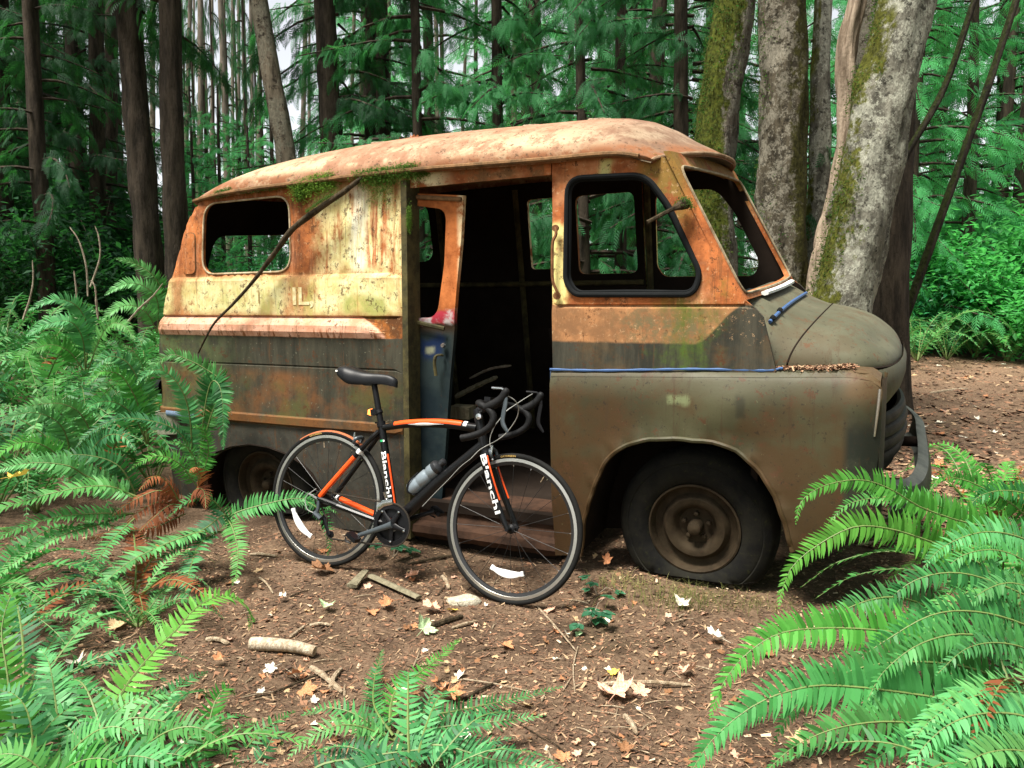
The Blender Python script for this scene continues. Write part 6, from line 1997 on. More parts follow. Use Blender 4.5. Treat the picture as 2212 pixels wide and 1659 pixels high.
fc2 = fern_at(Vector((-.62, 2.18, ground(-.62, 2.18))), 'low fern at the bottom edge between the two bigger clumps', 'foreground ferns')
hero(fc2, [(470, 1700), (502, 1656), (562, 1581), (610, 1550), (640, 1535)], 2.2, 2.5, .055, M_FERN, 71, (.2, -.5, 1))
hero(fc2, [(500, 1690), (560, 1640), (600, 1580), (610, 1620)], 2.2, 2.35, .05, M_FERNT, 72, (.2, -.5, 1))
hero(fc2, [(470, 1690), (480, 1620), (520, 1570), (560, 1560)], 2.2, 2.45, .05, M_FERN, 73, (.1, -.5, 1))

# bottom middle
fm_ = fern_at(Vector((-.30, 2.32, ground(-.30, 2.32))), 'sword fern at the bottom edge, in front of the bicycle', 'foreground ferns')
hero(fm_, [(850, 1590), (815, 1540), (806, 1505), (812, 1450), (828, 1402)], 2.35, 2.9, .070, M_FERN, 81, (.2, -.5, 1))
hero(fm_, [(840, 1580), (850, 1502), (890, 1465), (930, 1436), (970, 1400), (998, 1378)], 2.4, 2.95, .060, M_FERNB, 82, (.2, -.5, 1))
hero(fm_, [(850, 1600), (886, 1546), (960, 1540), (1041, 1524), (1130, 1505), (1220, 1482)], 2.35, 2.62, .060, M_FERN, 83, (.1, -.5, 1))
hero(fm_, [(660, 1680), (700, 1650), (797, 1634), (880, 1622), (974, 1615), (1050, 1604), (1110, 1594)], 2.15, 2.25, .085, M_FERNT, 84, (0, -.6, 1))
hero(fm_, [(850, 1620), (950, 1610), (1060, 1640), (1170, 1660), (1260, 1690)], 2.25, 2.1, .08, M_FERNT, 85, (0, -.6, 1))
hero(fm_, [(850, 1600), (780, 1570), (720, 1570), (660, 1600), (620, 1640)], 2.3, 2.15, .07, M_FERNT, 86, (0, -.5, 1))
hero(fm_, [(840, 1590), (760, 1540), (700, 1530), (650, 1545)], 2.35, 2.4, .06, M_FERN, 87, (0, -.5, 1))
hero(fm_, [(860, 1590), (960, 1570), (1060, 1560), (1180, 1545)], 2.3, 2.35, .065, M_FERN, 88, (0, -.5, 1))
hero(fm_, [(860, 1590), (900, 1560), (930, 1500), (920, 1480)], 2.35, 2.6, .055, M_FERNT, 89, (0, -.5, 1))
hero(fm_, [(850, 1640), (780, 1660), (700, 1690)], 2.15, 2.05, .08, M_FERNT, 90, (0, -.5, 1))

# tall bright fronds over the bank
fb1 = fern_at(Vector((-2.45, 4.75, ground(-2.45, 4.75))), "tall bright fern arching in front of the bank, next to the van's rear", 'foreground ferns')
hero(fb1, [(318, 960), (312, 870), (285, 795), (248, 770), (215, 783), (188, 822)], 4.75, 4.5, .10, M_FERNT, 301, (.2, -1, .5), base=.2)
hero(fb1, [(316, 960), (300, 880), (270, 820), (240, 803), (212, 806), (184, 835)], 4.7, 4.4, .095, M_FERNB, 302, (.2, -1, .5), base=.2)
hero(fb1, [(318, 960), (290, 900), (250, 870), (205, 872), (165, 905)], 4.65, 4.3, .095, M_FERN, 303, (.2, -.9, .6), base=.15)
hero(fb1, [(320, 960), (322, 870), (310, 800), (290, 760), (262, 745)], 4.8, 4.7, .09, M_FERN, 304, (.2, -1, .4), base=.2)
fb2 = fern_at(Vector((-2.75, 4.35, ground(-2.75, 4.35))), 'big bright fern arching at the left edge below the bank', 'foreground ferns')
hero(fb2, [(150, 1040), (148, 960), (128, 915), (85, 893), (38, 896), (-8, 922)], 4.35, 4.0, .105, M_FERNT, 305, (.1, -1, .5), base=.15)
hero(fb2, [(190, 1040), (198, 950), (175, 895), (140, 874), (100, 872), (50, 882), (15, 915)], 4.4, 4.1, .10, M_FERN, 306, (.1, -1, .5), base=.15)
hero(fb2, [(170, 1040), (200, 970), (235, 940), (270, 945), (295, 975)], 4.3, 4.1, .095, M_FERNT, 307, (-.1, -1, .5), base=.15)
hero(fb2, [(160, 1040), (120, 980), (70, 955), (20, 965), (-20, 1000)], 4.25, 3.9, .10, M_FERNB, 308, (.1, -.9, .6), base=.1)
fb3 = fern_at(Vector((-3.1, 5.6, ground(-3.1, 5.6))), 'bright fern on top of the bank under the bare stems', 'foreground ferns')
hero(fb3, [(185, 800), (190, 715), (172, 668), (140, 648), (104, 650), (60, 673)], 5.6, 5.3, .115, M_FERNT, 309, (.1, -1, .6), base=.2)
hero(fb3, [(185, 800), (178, 730), (150, 695), (97, 702), (55, 728)], 5.5, 5.2, .115, M_FERNT, 310, (.1, -.9, .7), base=.2)
hero(fb3, [(190, 800), (215, 735), (240, 700), (270, 705), (292, 735)], 5.5, 5.3, .11, M_FERN, 311, (-.1, -1, .6), base=.2)
hero(fb3, [(180, 800), (150, 760), (110, 745), (60, 760), (20, 790)], 5.4, 5.1, .11, M_FERNB, 312, (.1, -.9, .7), base=.15)
fb4 = fern_at(Vector((-2.95, 6.3, ground(-2.95, 6.3))), "fern high on the bank reaching the van's rear window line", 'foreground ferns')
hero(fb4, [(345, 720), (352, 640), (330, 595), (288, 568), (247, 558)], 6.3, 6.1, .12, M_FERN, 313, (.1, -1, .5), base=.15)
hero(fb4, [(340, 720), (340, 650), (310, 618), (270, 614), (226, 638)], 6.2, 5.9, .12, M_FERNT, 314, (.1, -1, .6), base=.15)
hero(fb4, [(340, 720), (320, 680), (285, 660), (250, 668), (220, 695)], 6.1, 5.8, .115, M_FERNT, 315, (.1, -.9, .7), base=.15)

# ferns repeated over the bank: a few grown plants, copied one by one
def grown_fern(seed, n, L, mat, label, group, low=False):
    rs = random.Random(seed)
    f = empty('sword_fern')
    tag(f, label, 'fern', group)
    for k in range(n):
        az = 2 * math.pi * (k + rs.random() * .7) / n
        l = L * rs.uniform(.7, 1.1)
        d = Vector((math.cos(az), math.sin(az), 0))
        side = Vector((-d.y, d.x, 0)) * rs.uniform(-.15, .15)
        h = l * rs.uniform(.42, .72) * (.6 if low else 1)
        pts = [Vector((0, 0, 0)), d * l * .22 + Vector((0, 0, h * .62)), d * l * .50 + side * l * .5 + Vector((0, 0, h)), d * l * .78 + side * l + Vector((0, 0, h * .86)), d * l * .98 + side * l * 1.4 + Vector((0, 0, h * .45))]
        up = d * .5 + Vector((rs.uniform(-.3, .3), rs.uniform(-.3, .3), 1))
        me = frond_mesh(pts, l * .125, 30, M_FERNDEAD if rs.random() < .07 else mat, up, seed * 31 + k, .2, .12, pw=.19)
        link_mesh('frond', me, f)
    return f


def place_ferns(protos, spots, label, group):
    used = set()
    order = sorted(range(len(spots)), key=lambda i: spots[i][0] / spots[i][1])
    for k, (x, y, s, rz) in enumerate(spots):
        pi = k % len(protos)
        f = protos[pi] if pi not in used else copy_tree(protos[pi])
        used.add(pi)
        f.location = (x, y, ground(x, y) - .01)
        f.scale = (s, s, s)
        f.rotation_euler = (RS.uniform(-.1, .1), RS.uniform(-.1, .1), rz)
        tag(f, ORD[order.index(k)] + ' from the left of the ' + label, 'fern', group)


LAB = 'dense fern bank left of the van'
protos = [grown_fern(201, 10, .95, M_FERN, LAB, 'ferns on the bank at left'), grown_fern(202, 9, .9, M_FERNT, LAB, 'ferns on the bank at left'), grown_fern(203, 11, 1.0, M_FERN, LAB, 'ferns on the bank at left'), grown_fern(204, 9, .85, M_FERNT, LAB, 'ferns on the bank at left')]
spots = []
for k, (px, Y) in enumerate([(60, 4.9), (200, 5.2), (320, 5.5), (20, 5.7), (130, 5.9), (250, 6.1), (70, 6.5), (190, 6.7), (310, 6.9), (120, 7.2), (20, 7.4), (240, 7.6), (330, 7.8), (170, 8.1), (290, 8.4), (80, 8.3), (345, 8.7), (-40, 6.2), (0, 8.6), (-30, 4.8)]):
    p = at(px, 800, Y)
    spots.append((p.x, Y, RS.uniform(.95, 1.3), RS.uniform(0, 6.28)))
place_ferns(protos, spots, LAB, 'ferns on the bank at left')
LB = 'dark ferns between the maple trunks and the path'
pr2 = [grown_fern(205, 10, .9, M_FERN, LB, 'ferns beyond the bonnet')]
place_ferns(pr2, [(at(px, 700, Y).x, Y, RS.uniform(1.2, 1.6), RS.uniform(0, 6)) for px, Y in [(1920, 13), (1985, 13.5), (2050, 14), (2110, 14.5), (1960, 15), (2180, 14), (1890, 12.5), (2040, 15.5)]], LB, 'ferns beyond the bonnet')
LC = 'pale green ferns beyond the front bumper at right'
pr3 = [grown_fern(206, 10, .75, M_FERNB, LC, 'ferns beyond the bumper')]
place_ferns(pr3, [(2.62, 4.35, 1.0, 0), (3.0, 4.9, 1.0, 2), (2.75, 3.9, .9, 4)], LC, 'ferns beyond the bumper')
LD = 'dark ferns behind the van, seen through its windows'
pr4 = [grown_fern(207, 9, .9, M_FERN, LD, 'ferns behind the van')]
place_ferns(pr4, [(-2.2, 7.6, 1, 0), (-1.2, 7.4, 1, 1), (-.2, 7.2, 1, 2), (.8, 7.0, 1, 3), (1.8, 6.6, 1, 4), (1.3, 7.8, 1.2, 5), (.2, 8.2, 1.2, 6)], LD, 'ferns behind the van')

for k, (x, y, n, L, m, lab) in enumerate([(-1.62, 2.55, 13, .62, M_FERNT, 'bushy fern behind the bottom left corner fern'), (-1.02, 2.02, 12, .55, M_FERN, 'dense low fern right in the bottom left corner'), (1.62, 2.42, 13, .70, M_FERNT, 'bushy fern at the heart of the right foreground clump'),
                                        (1.95, 2.95, 13, .75, M_FERN, 'fern filling the right edge below the front wing'), (1.30, 1.98, 11, .55, M_FERN, 'low fern at the bottom right edge'), (-.28, 2.12, 12, .48, M_FERNT, 'dense low fern under the bottom middle fern'), (-2.35, 3.45, 13, .75, M_FERN, 'bushy fern at the left edge below the bank'), (2.25, 3.6, 12, .7, M_FERNB, 'fresh green fern at the right edge beside the wing'), (-2.02, 3.02, 11, .6, M_FERN, 'low fern on the bare soil at the left edge'), (-1.66, 3.42, 10, .55, M_FERNT, 'low fern between the long drooping frond and the left edge'), (-1.55, 2.72 + .5, 9, .42, M_FERN, 'small fern under the long drooping frond at left')]):
    f = grown_fern(300 + k, n, L, m, lab, 'foreground ferns', True)
    f.location = (x, y, ground(x, y) - .01)

# ------------------------------------------------------------------ litter on the forest floor
LR = random.Random(99)
def leaf_colour(name, a, b, tr=.15):
    t = Mt(name)
    f = t.noise(14, 4, .65)
    c = t.mix(t.ss(f, .35, .65), a, b)
    return t.leafy(c, tr, .7, c, .2)
LM = {'orange': leaf_colour('orange_dead_leaf', (.34, .13, .055), (.62, .30, .15)), 'pink': leaf_colour('pinkish_dead_leaf', (.50, .25, .16), (.80, .52, .38)),
      'tan': leaf_colour('tan_dead_leaf', (.42, .27, .14), (.66, .48, .28)), 'pale': leaf_colour('pale_dead_leaf', (.66, .60, .46), (.86, .82, .70)),
      'green': leaf_colour('pale_green_leaf', (.35, .52, .26), (.60, .74, .45)), 'brown': leaf_colour('brown_dead_leaf', (.14, .065, .03), (.32, .16, .075)),
      'yellow': leaf_colour('yellow_leaf', (.66, .42, .05), (.80, .60, .15))}


def maple_mesh(seed, curl):
    rs = random.Random(seed)
    tips = [(-125, .55), (-62, .82), (0, 1.0), (62, .82), (125, .55)]
    out = []
    for k, (a, r) in enumerate(tips):
        r *= rs.uniform(.85, 1.1); a += rs.uniform(-6, 6)
        for da, f in ((-24, .62), (-15, .82), (-10, .76), (0, 1.0), (10, .76), (15, .82), (24, .62)):
            out.append((a + da, r * f))
        if k < 4: out.append(((a + tips[k + 1][0]) / 2, .46))
    out = [(-178, .12)] + out + [(178, .12)]
    V = [Vector((0, 0, 0))]
    for a, r in out:
        x, y = r * math.cos(R(a)), r * math.sin(R(a))
        V.append(Vector((x, y, 0)))
    n = len(V)
    # inner ring for curl
    inner = [v * .5 for v in V[1:]]
    V = V + inner
    ph = rs.uniform(0, 6)
    W = []
    for v in V:
        r = v.length; a = math.atan2(v.y, v.x)
        z = curl * (r ** 2 * (.55 + .45 * math.sin(2 * a + ph)) + .12 * math.sin(5 * a + ph) * r)
        W.append(Vector((v.x * (1 - .25 * abs(curl) * r), v.y * (1 - .25 * abs(curl) * r), z)))
    F = []
    m = n - 1
    for i in range(m - 1):
        F.append((0, n + i, n + i + 1)); F.append((n + i, 1 + i, 2 + i, n + i + 1))
    g = G(); g.v = [tuple(w) for w in W]; g.f = F; g.m = [0] * len(F)
    g.tube([Vector((-.08, 0, 0)), Vector((-.35, .03, .03)), Vector((-.75, .10, .02))], [.018, .014, .010], 5)
    return g
MAP = [maple_mesh(k, c) for k, c in enumerate([.35, .6, .85, -.5, .95, .5])]
mesh_cache = {}


def fallen_leaf(p, size, col, k, rz, tilt, label, group=None, name='fallen_leaf'):
    key = (k, col)
    if key not in mesh_cache:
        o = MAP[k].obj(name, LM[col], None, smooth=False)
        mesh_cache[key] = o.data
    else:
        o = link_mesh(name, mesh_cache[key])
    o.location = p
    o.scale = (size, size, size)
    o.rotation_euler = (tilt[0], tilt[1], rz)
    return tag(o, label, 'leaf', group)


HL = [(250, 1360, .085, 'tan', 1, 'curled tan maple leaf beside the long drooping frond at left'),
      (162, 1448, .075, 'pale', 2, 'pale cream leaf among the bottom left fern fronds'),
      (478, 1438, .045, 'orange', 4, 'small orange leaf left of the white log piece'),
      (700, 1243, .105, 'brown', 2, "large curled brown leaf under the bicycle's rear wheel"),
      (888, 1256, .075, 'pink', 4, 'tan curled leaf right of the wooden stake'),
      (708, 1320, .070, 'green', 2, "pale green maple leaf on the soil below the bicycle's rear wheel"),
      (800, 1325, .060, 'orange', 1, 'rust orange leaf at the left end of the leaf row'),
      (842, 1316, .070, 'orange', 4, 'rust orange leaf in the middle of the leaf row'),
      (935, 1327, .075, 'pink', 2, 'pinkish leaf at the right end of the leaf row'),
      (915, 1372, .085, 'green', 1, 'whitish green maple leaf standing below the leaf row'),
      (980, 1322, .045, 'yellow', 0, 'bright yellow leaf in front of the pale stone'),
      (1310, 1232, .060, 'orange', 4, "upright orange leaf between the bicycle and the van's wheel"),
      (1284, 1224, .032, 'tan', 2, 'small tan leaf beside the upright orange leaf'),
      (1475, 1314, .070, 'pale', 4, "white leaf on the ground before the van's flat tyre"),
      (1190, 1320, .055, 'pink', 0, "pinkish leaf just right of the bicycle's front wheel"),
      (1128, 1305, .045, 'orange', 2, "small brown-orange leaf at the foot of the bicycle's front wheel"),
      (1552, 1392, .070, 'pale', 2, 'pale leaf at the left edge of the big right fern'),
      (1482, 1465, .070, 'pink', 4, 'pink curled leaf at the end of the long thin stick'),
      (1330, 1514, .120, 'pink', 4, 'large crumpled orange leaf on the open soil at right'),
      (1382, 1500, .065, 'pink', 0, 'pale fan leaf touching the large crumpled leaf'),
      (968, 1512, .110, 'orange', 2, 'large orange leaf behind the bottom middle fern'),
      (1090, 1398, .055, 'orange', 1, 'orange leaf in the middle of the open soil'),
      (588, 1448, .050, 'pale', 0, 'white oval leaf below the white log piece'),
      (612, 1302, .040, 'pale', 4, 'small pale curled leaf left of the green leaf'),
      (1250, 1200 + 175, .032, 'green', 0, 'small green leaf at the top end of the thin slanting stick'),
      (1325, 1460, .040, 'yellow', 1, 'small yellow-green leaf on the soil at right'),
      (1718, 1618, .080, 'tan', 2, 'tan leaf under the lowest right fern frond'),
      (640, 1470, .070, 'orange', 2, 'orange torn leaf below the white oval leaf'),
      (660, 1500, .075, 'orange', 3, 'dull orange leaf behind the bottom left fern tip'),
      (1350, 1625, .045, 'brown', 1, 'brown leaf near the bottom edge right of the middle'),
      (2030, 915, .09, 'pale', 1, 'white leaf on the path beyond the front bumper'),
      (30, 1030, .08, 'yellow', 2, 'yellow leaf caught on the ferns at the left edge'),
      (560, 1235, .05, 'tan', 0, 'small tan leaf left of the rear bicycle wheel'),
      (700, 1195, .06, 'orange', 1, 'orange leaf lying inside the rear bicycle wheel'),
      (1660, 1420, .06, 'brown', 1, 'brown leaf half hidden under the right fern')]
for i, (x, y, s, c, k, lab) in enumerate(HL):
    p = gpt(x, y, .010 + .02 * (k in (2, 4)))
    if lab.startswith('yellow leaf caught'): p = at(x, y, 3.5)
    up = (LR.uniform(-.35, .35), LR.uniform(-.35, .35))
    if 'standing' in lab or 'upright' in lab: up = (.8, -.3); p.z += .02
    fallen_leaf(p, s * .95, c, k, LR.uniform(0, 6.28), up, lab)
# small leaves nobody could tell apart
for i in range(150):
    while True:
        x, y = LR.uniform(380, 1640), LR.uniform(1215, 1650)
        if LR.random() < .5: x, y = LR.uniform(600, 1560), LR.uniform(1290, 1650)
        p = gpt(x, y, .006)
        v = p.x * EV.x + (p.y - VAN_O.y) * EV.y
        if v < -.05: break
    fallen_leaf(p, LR.uniform(.014, .030) * LR.choice([1, 1, 1.5]), LR.choice(['orange', 'tan', 'brown', 'pale', 'pink', 'brown', 'tan']), LR.randrange(6), LR.uniform(0, 6.28), (LR.uniform(-.5, .5), LR.uniform(-.5, .5)), 'small dead leaf scrap scattered on the brown soil', 'small leaf scraps on the soil')
for i in range(70):
    Y = LR.uniform(4.6, 15); X = LR.uniform(2.4, 3.2) + (Y - 4.6) * LR.uniform(.25, .62)
    fallen_leaf(Vector((X, Y, ground(X, Y) + .012)), LR.uniform(.03, .085), LR.choice(['tan', 'pale', 'pink', 'orange', 'pale']), LR.randrange(6), LR.uniform(0, 6.28), (LR.uniform(-.3, .3), LR.uniform(-.3, .3)), 'pale dead leaf strewn over the path at right', 'leaves strewn over the path')

# sticks, log piece, stake, stone
def stick(pts, r, mat, label, name='stick', cat='stick', group=None, n=7, flat=None, knobs=True):
    b = Vector(pts[0])
    g = G()
    P = spline([Vector(p) - b for p in pts], 16)
    rr = [r[0] + (r[1] - r[0]) * i / 15 for i in range(16)]
    if knobs: P = [q + Vector((LR.uniform(-.3, .3), LR.uniform(-.3, .3), LR.uniform(-.2, .2))) * r[0] * .35 for q in P]; rr[0] *= .7; rr[-1] *= .55
    if knobs: rr = [q * LR.uniform(.85, 1.2) for q in rr]
    g.tube(P, rr, n, flat=flat)
    o = g.obj(name, mat, None, sharp=50)
    o.location = b
    return tag(o, label, cat, group)
M_PALEWOOD = bark_mat('bleached_log_wood', (.34, .25, .16), (.64, .55, .42), sc=34)
M_GREYWOOD = bark_mat('grey_green_timber', (.16, .14, .09), (.27, .24, .16), sc=26, vs=.1)
stick([gpt(545, 1404, .025), gpt(590, 1408, .03), gpt(640, 1413, .03), gpt(680, 1421, .025)], (.028, .020), M_PALEWOOD, 'short bleached log piece lying on the soil left of the middle', 'log_piece', 'log', n=10, knobs=False)
g_ = [gpt(800, 1252, .02), gpt(905, 1300, .02)]
stick(g_, (.022, .020), M_GREYWOOD, "flat grey-green wooden stake below the bicycle's chain", 'wooden_stake', 'stake', flat=(.4, 1), n=8, knobs=False)
stick([gpt(760, 1275, .02), gpt(790, 1250, .04)], (.030, .018), M_GREYWOOD, "split-off wedge of timber at the stake's left end", 'wood_wedge', 'wood', flat=(.4, 1), n=6, knobs=False)
for k, (a, b, r, m, lab) in enumerate([((1160, 1312), (1246, 1412), .004, M_TWIG, "thin pale stick slanting from the bicycle's front wheel"),
                                   ((1300, 1481), (1492, 1484), .007, M_TWIG, 'long thin stick lying level on the soil at right'),
                                   ((916, 1362), (1000, 1335), .013, M_BRANCH, 'dark broken stick below the leaf row'),
                                   ((976, 1360), (1032, 1345), .007, M_TWIG, 'short pale stick right of the whitish green leaf'),
                                   ((1000, 1515), (1082, 1476), .006, M_BRANCH, 'dark twig crossing behind the bottom middle fern'),
                                   ((626, 1380), (658, 1356), .007, M_TWIG, 'short pale twig above the white log piece'),
                                   ((670, 1354), (716, 1355), .007, M_TWIG, 'stubby pale stick right of the short twig'),
                                   ((672, 1445), (740, 1500), .011, M_TWIG, 'slanting pale stick below the log piece'),
                                   ((716, 1490), (738, 1448), .010, M_TWIG, 'short upright-lying pale stick near the log piece'),
                                   ((338, 1500), (395, 1478), .009, M_TWIG, 'thin stick half buried at lower left'),
                                   ((955, 1248), (970, 1275), .010, M_TWIG, 'stubby wood chip stick above the pale stone'),
                                   ((880, 1222), (995, 1200), .007, M_BRANCH, "dark stick under the bicycle's crank"),
                                   ((1248, 1400), (1242, 1500), .003, M_TWIG, 'hair-thin stem in the middle of the soil'),
                                   ((590, 1500), (720, 1450), .004, M_BRANCH, 'thin dark twig below the slanting pale stick'),
                                   ((1350, 1550), (1375, 1590), .010, M_TWIG, 'pale wood splinter below the crumpled leaf'),
                                   ((445, 1385), (495, 1395), .010, M_TWIG, 'pale chip of wood left of the log piece'),
                                   ((780, 1585), (890, 1545), .004, M_BRANCH, 'thin twig under the bottom middle fern'),
                                   ((540, 1200), (600, 1205), .008, M_TWIG, 'pale stick left of the rear bicycle wheel'),
                                   ((560, 1250), (590, 1285), .005, M_TWIG, 'forked little twig left of the brown leaf'),
                                   ((1000, 1470), (1150, 1500), .003, M_TWIG, 'fine stem on the soil in front of the orange leaf'),
                                   ((1850, 850 + 330), (1950, 1165), .008, M_TWIG, 'pale twig in the shade under the right fern'),
                                   ((2010, 838), (2090, 833), .02, M_TWIG, 'pale stick on the path beyond the bumper')]):
    p, q = gpt(*a, .006), gpt(*b, .008)
    mid = (p + q) / 2 + Vector((LR.uniform(-.012, .012), LR.uniform(-.012, .012), .006))
    stick([p, mid, q], (r * 1.1, r * .75), m, lab)
for k in range(90):
    x, y = LR.uniform(420, 1560), LR.uniform(1250, 1655)
    p = gpt(x, y, .004); a = LR.uniform(0, 3.14); l = LR.uniform(.02, .07)
    stick([p - Vector((math.cos(a), math.sin(a), 0)) * l, p + Vector((LR.uniform(-.004, .004), 0, .004)), p + Vector((math.cos(a), math.sin(a), 0)) * l], (LR.uniform(.0015, .0045), .0015), LR.choice([M_TWIG, M_TWIG, M_BRANCH]), 'tiny twig among the litter on the open soil', 'twig', 'twig', 'tiny twigs in the litter', n=5)
g = G(); g.lathe([(.001, .034), (.03, .032), (.055, .022), (.064, .005), (.058, -.01)], (0, 0, 0), (0, 0, 1), 14)
g.v = [(x * 1.25 * (1 + .08 * math.sin(5 * x * 40 + y * 60)), y * .75, z * (1 + .15 * math.sin(x * 50))) for x, y, z in g.v]
st = g.obj('stone', bark_mat('pale_stone', (.38, .34, .25), (.62, .58, .46), sc=30, vs=1.0)); st.location = gpt(1002, 1302, .0)
tag(st, 'pale rounded stone on the soil left of the front bicycle wheel', 'stone')

# uncountable fine litter
def litter(name, label, n, fn, smin, smax, ratio, mats, seed, lift=.006):
    rs = np.random.RandomState(seed)
    tv = np.array([(-.5, -.5 * ratio, 0), (.5, -.5 * ratio, 0), (.5, .5 * ratio, .08), (-.5, .5 * ratio, -.05)]); tf = np.array([(0, 1, 2, 3)])
    O = fn(rs, n)
    for i in range(len(O)): O[i, 2] = ground(O[i, 0], O[i, 1]) + rs.uniform(.001, lift)
    az = rs.uniform(0, 6.28, len(O))
    f = np.stack([np.cos(az), np.sin(az), rs.normal(0, .22, len(O))], 1)
    nn = np.stack([rs.normal(0, .35, len(O)), rs.normal(0, .35, len(O)), np.ones(len(O))], 1)
    V, F = scatter(tv, tf, basis(f, nn), O, rs.uniform(smin, smax, len(O)) * rs.choice([.6, 1, 1, 1.6], len(O)))
    mi = rs.randint(0, len(mats), len(F))
    tag(link_mesh(name, np_mesh(name, V, F, mats, mi)), label, 'litter', None, 'stuff')
def front_zone(rs, n):
    y = rs.uniform(1.9, 4.6, n); x = rs.uniform(-1, 1, n) * (y * .68 + .1)
    return np.stack([x, y, np.zeros(n)], 1)
def path_zone(rs, n):
    y = 4.2 + 11 * rs.rand(n) ** 1.5; x = 1.9 + (y - 4.2) * rs.uniform(.1, .75, n) + rs.uniform(0, 1.2, n)
    return np.stack([x, y, np.zeros(n)], 1)
def chip(name, c): return plain(name, c, .9, var=.35, scale=60)
CH = [chip('chip_dark', (.06, .032, .018)), chip('chip_brown', (.15, .08, .045)), chip('chip_red', (.24, .12, .065)), chip('chip_tan', (.36, .24, .14)), chip('chip_pale', (.55, .43, .29))]
litter('needle_litter', 'fine brown needles and crumbs covering the soil', 34000, front_zone, .008, .026, .14, [CH[0], CH[1], CH[2], CH[3], CH[1]], 5)
litter('bark_crumbs', 'crumbs of bark and leaf over the open soil', 9000, front_zone, .005, .016, .75, [CH[0], CH[1], CH[2], CH[2], CH[3], CH[0]], 6)
litter('pale_chips', 'pale wood chips speckling the soil', 800, front_zone, .006, .020, .4, [CH[3], CH[4]], 7, .010)
litter('path_litter', 'brown and pale leaf litter over the far path', 9000, path_zone, .02, .06, .5, [CH[0], CH[1], CH[2], CH[3], CH[1], CH[2], CH[0]], 8)

# branch leaning on the van, moss clumps, leaves on the roof
bpx = [(796, 372, -.02), (742, 412, -.07), (692, 446, -.08), (632, 492, -.08), (596, 540, -.08), (545, 607, -.08), (502, 655, -.09), (465, 692, -.10), (445, 725, -.10), (428, 760, -.09)]
W = van.matrix_world
bp3 = [W @ NB(*VP(x, y, i), i) for x, y, i in bpx]
br = G(); b0 = bp3[0]
br.tube(spline([p - b0 for p in bp3], 50), [(.011 + .006 * math.sin(math.pi * min(1, i / 30))) * (1 - .55 * max(0, (i - 20) / 30)) * LR.uniform(.9, 1.12) for i in range(50)], 8)
bo_ = br.obj('fallen_branch', M_BRANCH, None, sharp=60); bo_.location = b0
tag(bo_, 'long bent dead branch leaning against the rear flank of the van', 'branch')


def moss(name, label, pts, n, ls, seed, spread, group=None, hang=.0):
    rs = np.random.RandomState(seed)
    P = np.array([list(p) for p in pts])
    i = rs.randint(0, len(P) - 1, n); t = rs.rand(n)[:, None]
    O = P[i] * (1 - t) + P[i + 1] * t + rs.normal(0, 1, (n, 3)) * np.array(spread)
    O[:, 2] -= np.abs(rs.normal(0, hang, n)) if hang else 0
    b = P[0].copy()
    az = rs.uniform(0, 6.28, n)
    f = np.stack([np.cos(az) * .7, np.sin(az) * .7 - .5, rs.normal(-.35, .5, n)], 1)
    nn = rs.normal(0, 1, (n, 3)) + np.array([0, -.5, .6])
    tv = np.array([(0, -.14, 0), (.5, -.2, .06), (1, 0, -.05), (.5, .2, .06)])
    V, F = scatter(tv, np.array([(0, 1, 2, 3)]), basis(f, nn), O - b, rs.uniform(ls * .5, ls, n))
    o = link_mesh(name, np_mesh(name, V, F, [M_MOSS])); o.location = b
    return tag(o, label, 'moss', group)
vw = lambda x, y, i: W @ NB(*VP(x, y, i), i)
moss('moss_clump', 'thick moss clump hanging from the gutter above the rear window', [vw(636, 398, -.02), vw(680, 380, -.025), vw(724, 372, -.02)], 4200, .015, 1, (.020, .010, .010), hang=.045)
moss('moss_clump', 'small moss tuft hanging left of the big gutter clump', [vw(640, 395, -.02), vw(650, 412, -.02), vw(646, 425, -.02)], 1500, .013, 2, (.014, .008, .014))
moss('moss_clump', "long ragged moss line along the gutter at the branch's top", [vw(770, 372, -.025), vw(820, 362, -.025), vw(870, 356, -.025), vw(905, 352, -.02)], 5200, .014, 3, (.020, .010, .008), hang=.035)
moss('moss_clump', 'bright little moss tuft above the rear window corner', [vw(468, 416, -.01), vw(486, 410, -.015), vw(504, 406, -.01)], 1600, .013, 4, (.012, .008, .006), hang=.012)
moss('moss_clump', 'dark moss on the door post beside the sliding door', [vw(884, 455, -.02), vw(884, 490, -.02)], 1100, .011, 5, (.006, .008, .02))
moss('moss_clump', 'moss stripe along the upper side of the leaning branch', [W @ (NB(*VP(x, y, i), i) + Vector((0, -.01, .018))) for x, y, i in ((722, 424, -.075), (692, 440, -.09), (664, 462, -.09))], 900, .009, 6, (.004, .006, .004))
moss('moss_clump', "mossy lump at the root of the pillar's bent arm", [vw(1466, 436, -.04), vw(1482, 432, -.04), vw(1490, 446, -.03)], 420, .014, 7, (.012, .014, .010))
moss('moss_clump', 'thin moss fringe at the header above the doorway', [vw(895, 374, -.01), vw(925, 370, -.01)], 900, .012, 8, (.01, .006, .012))


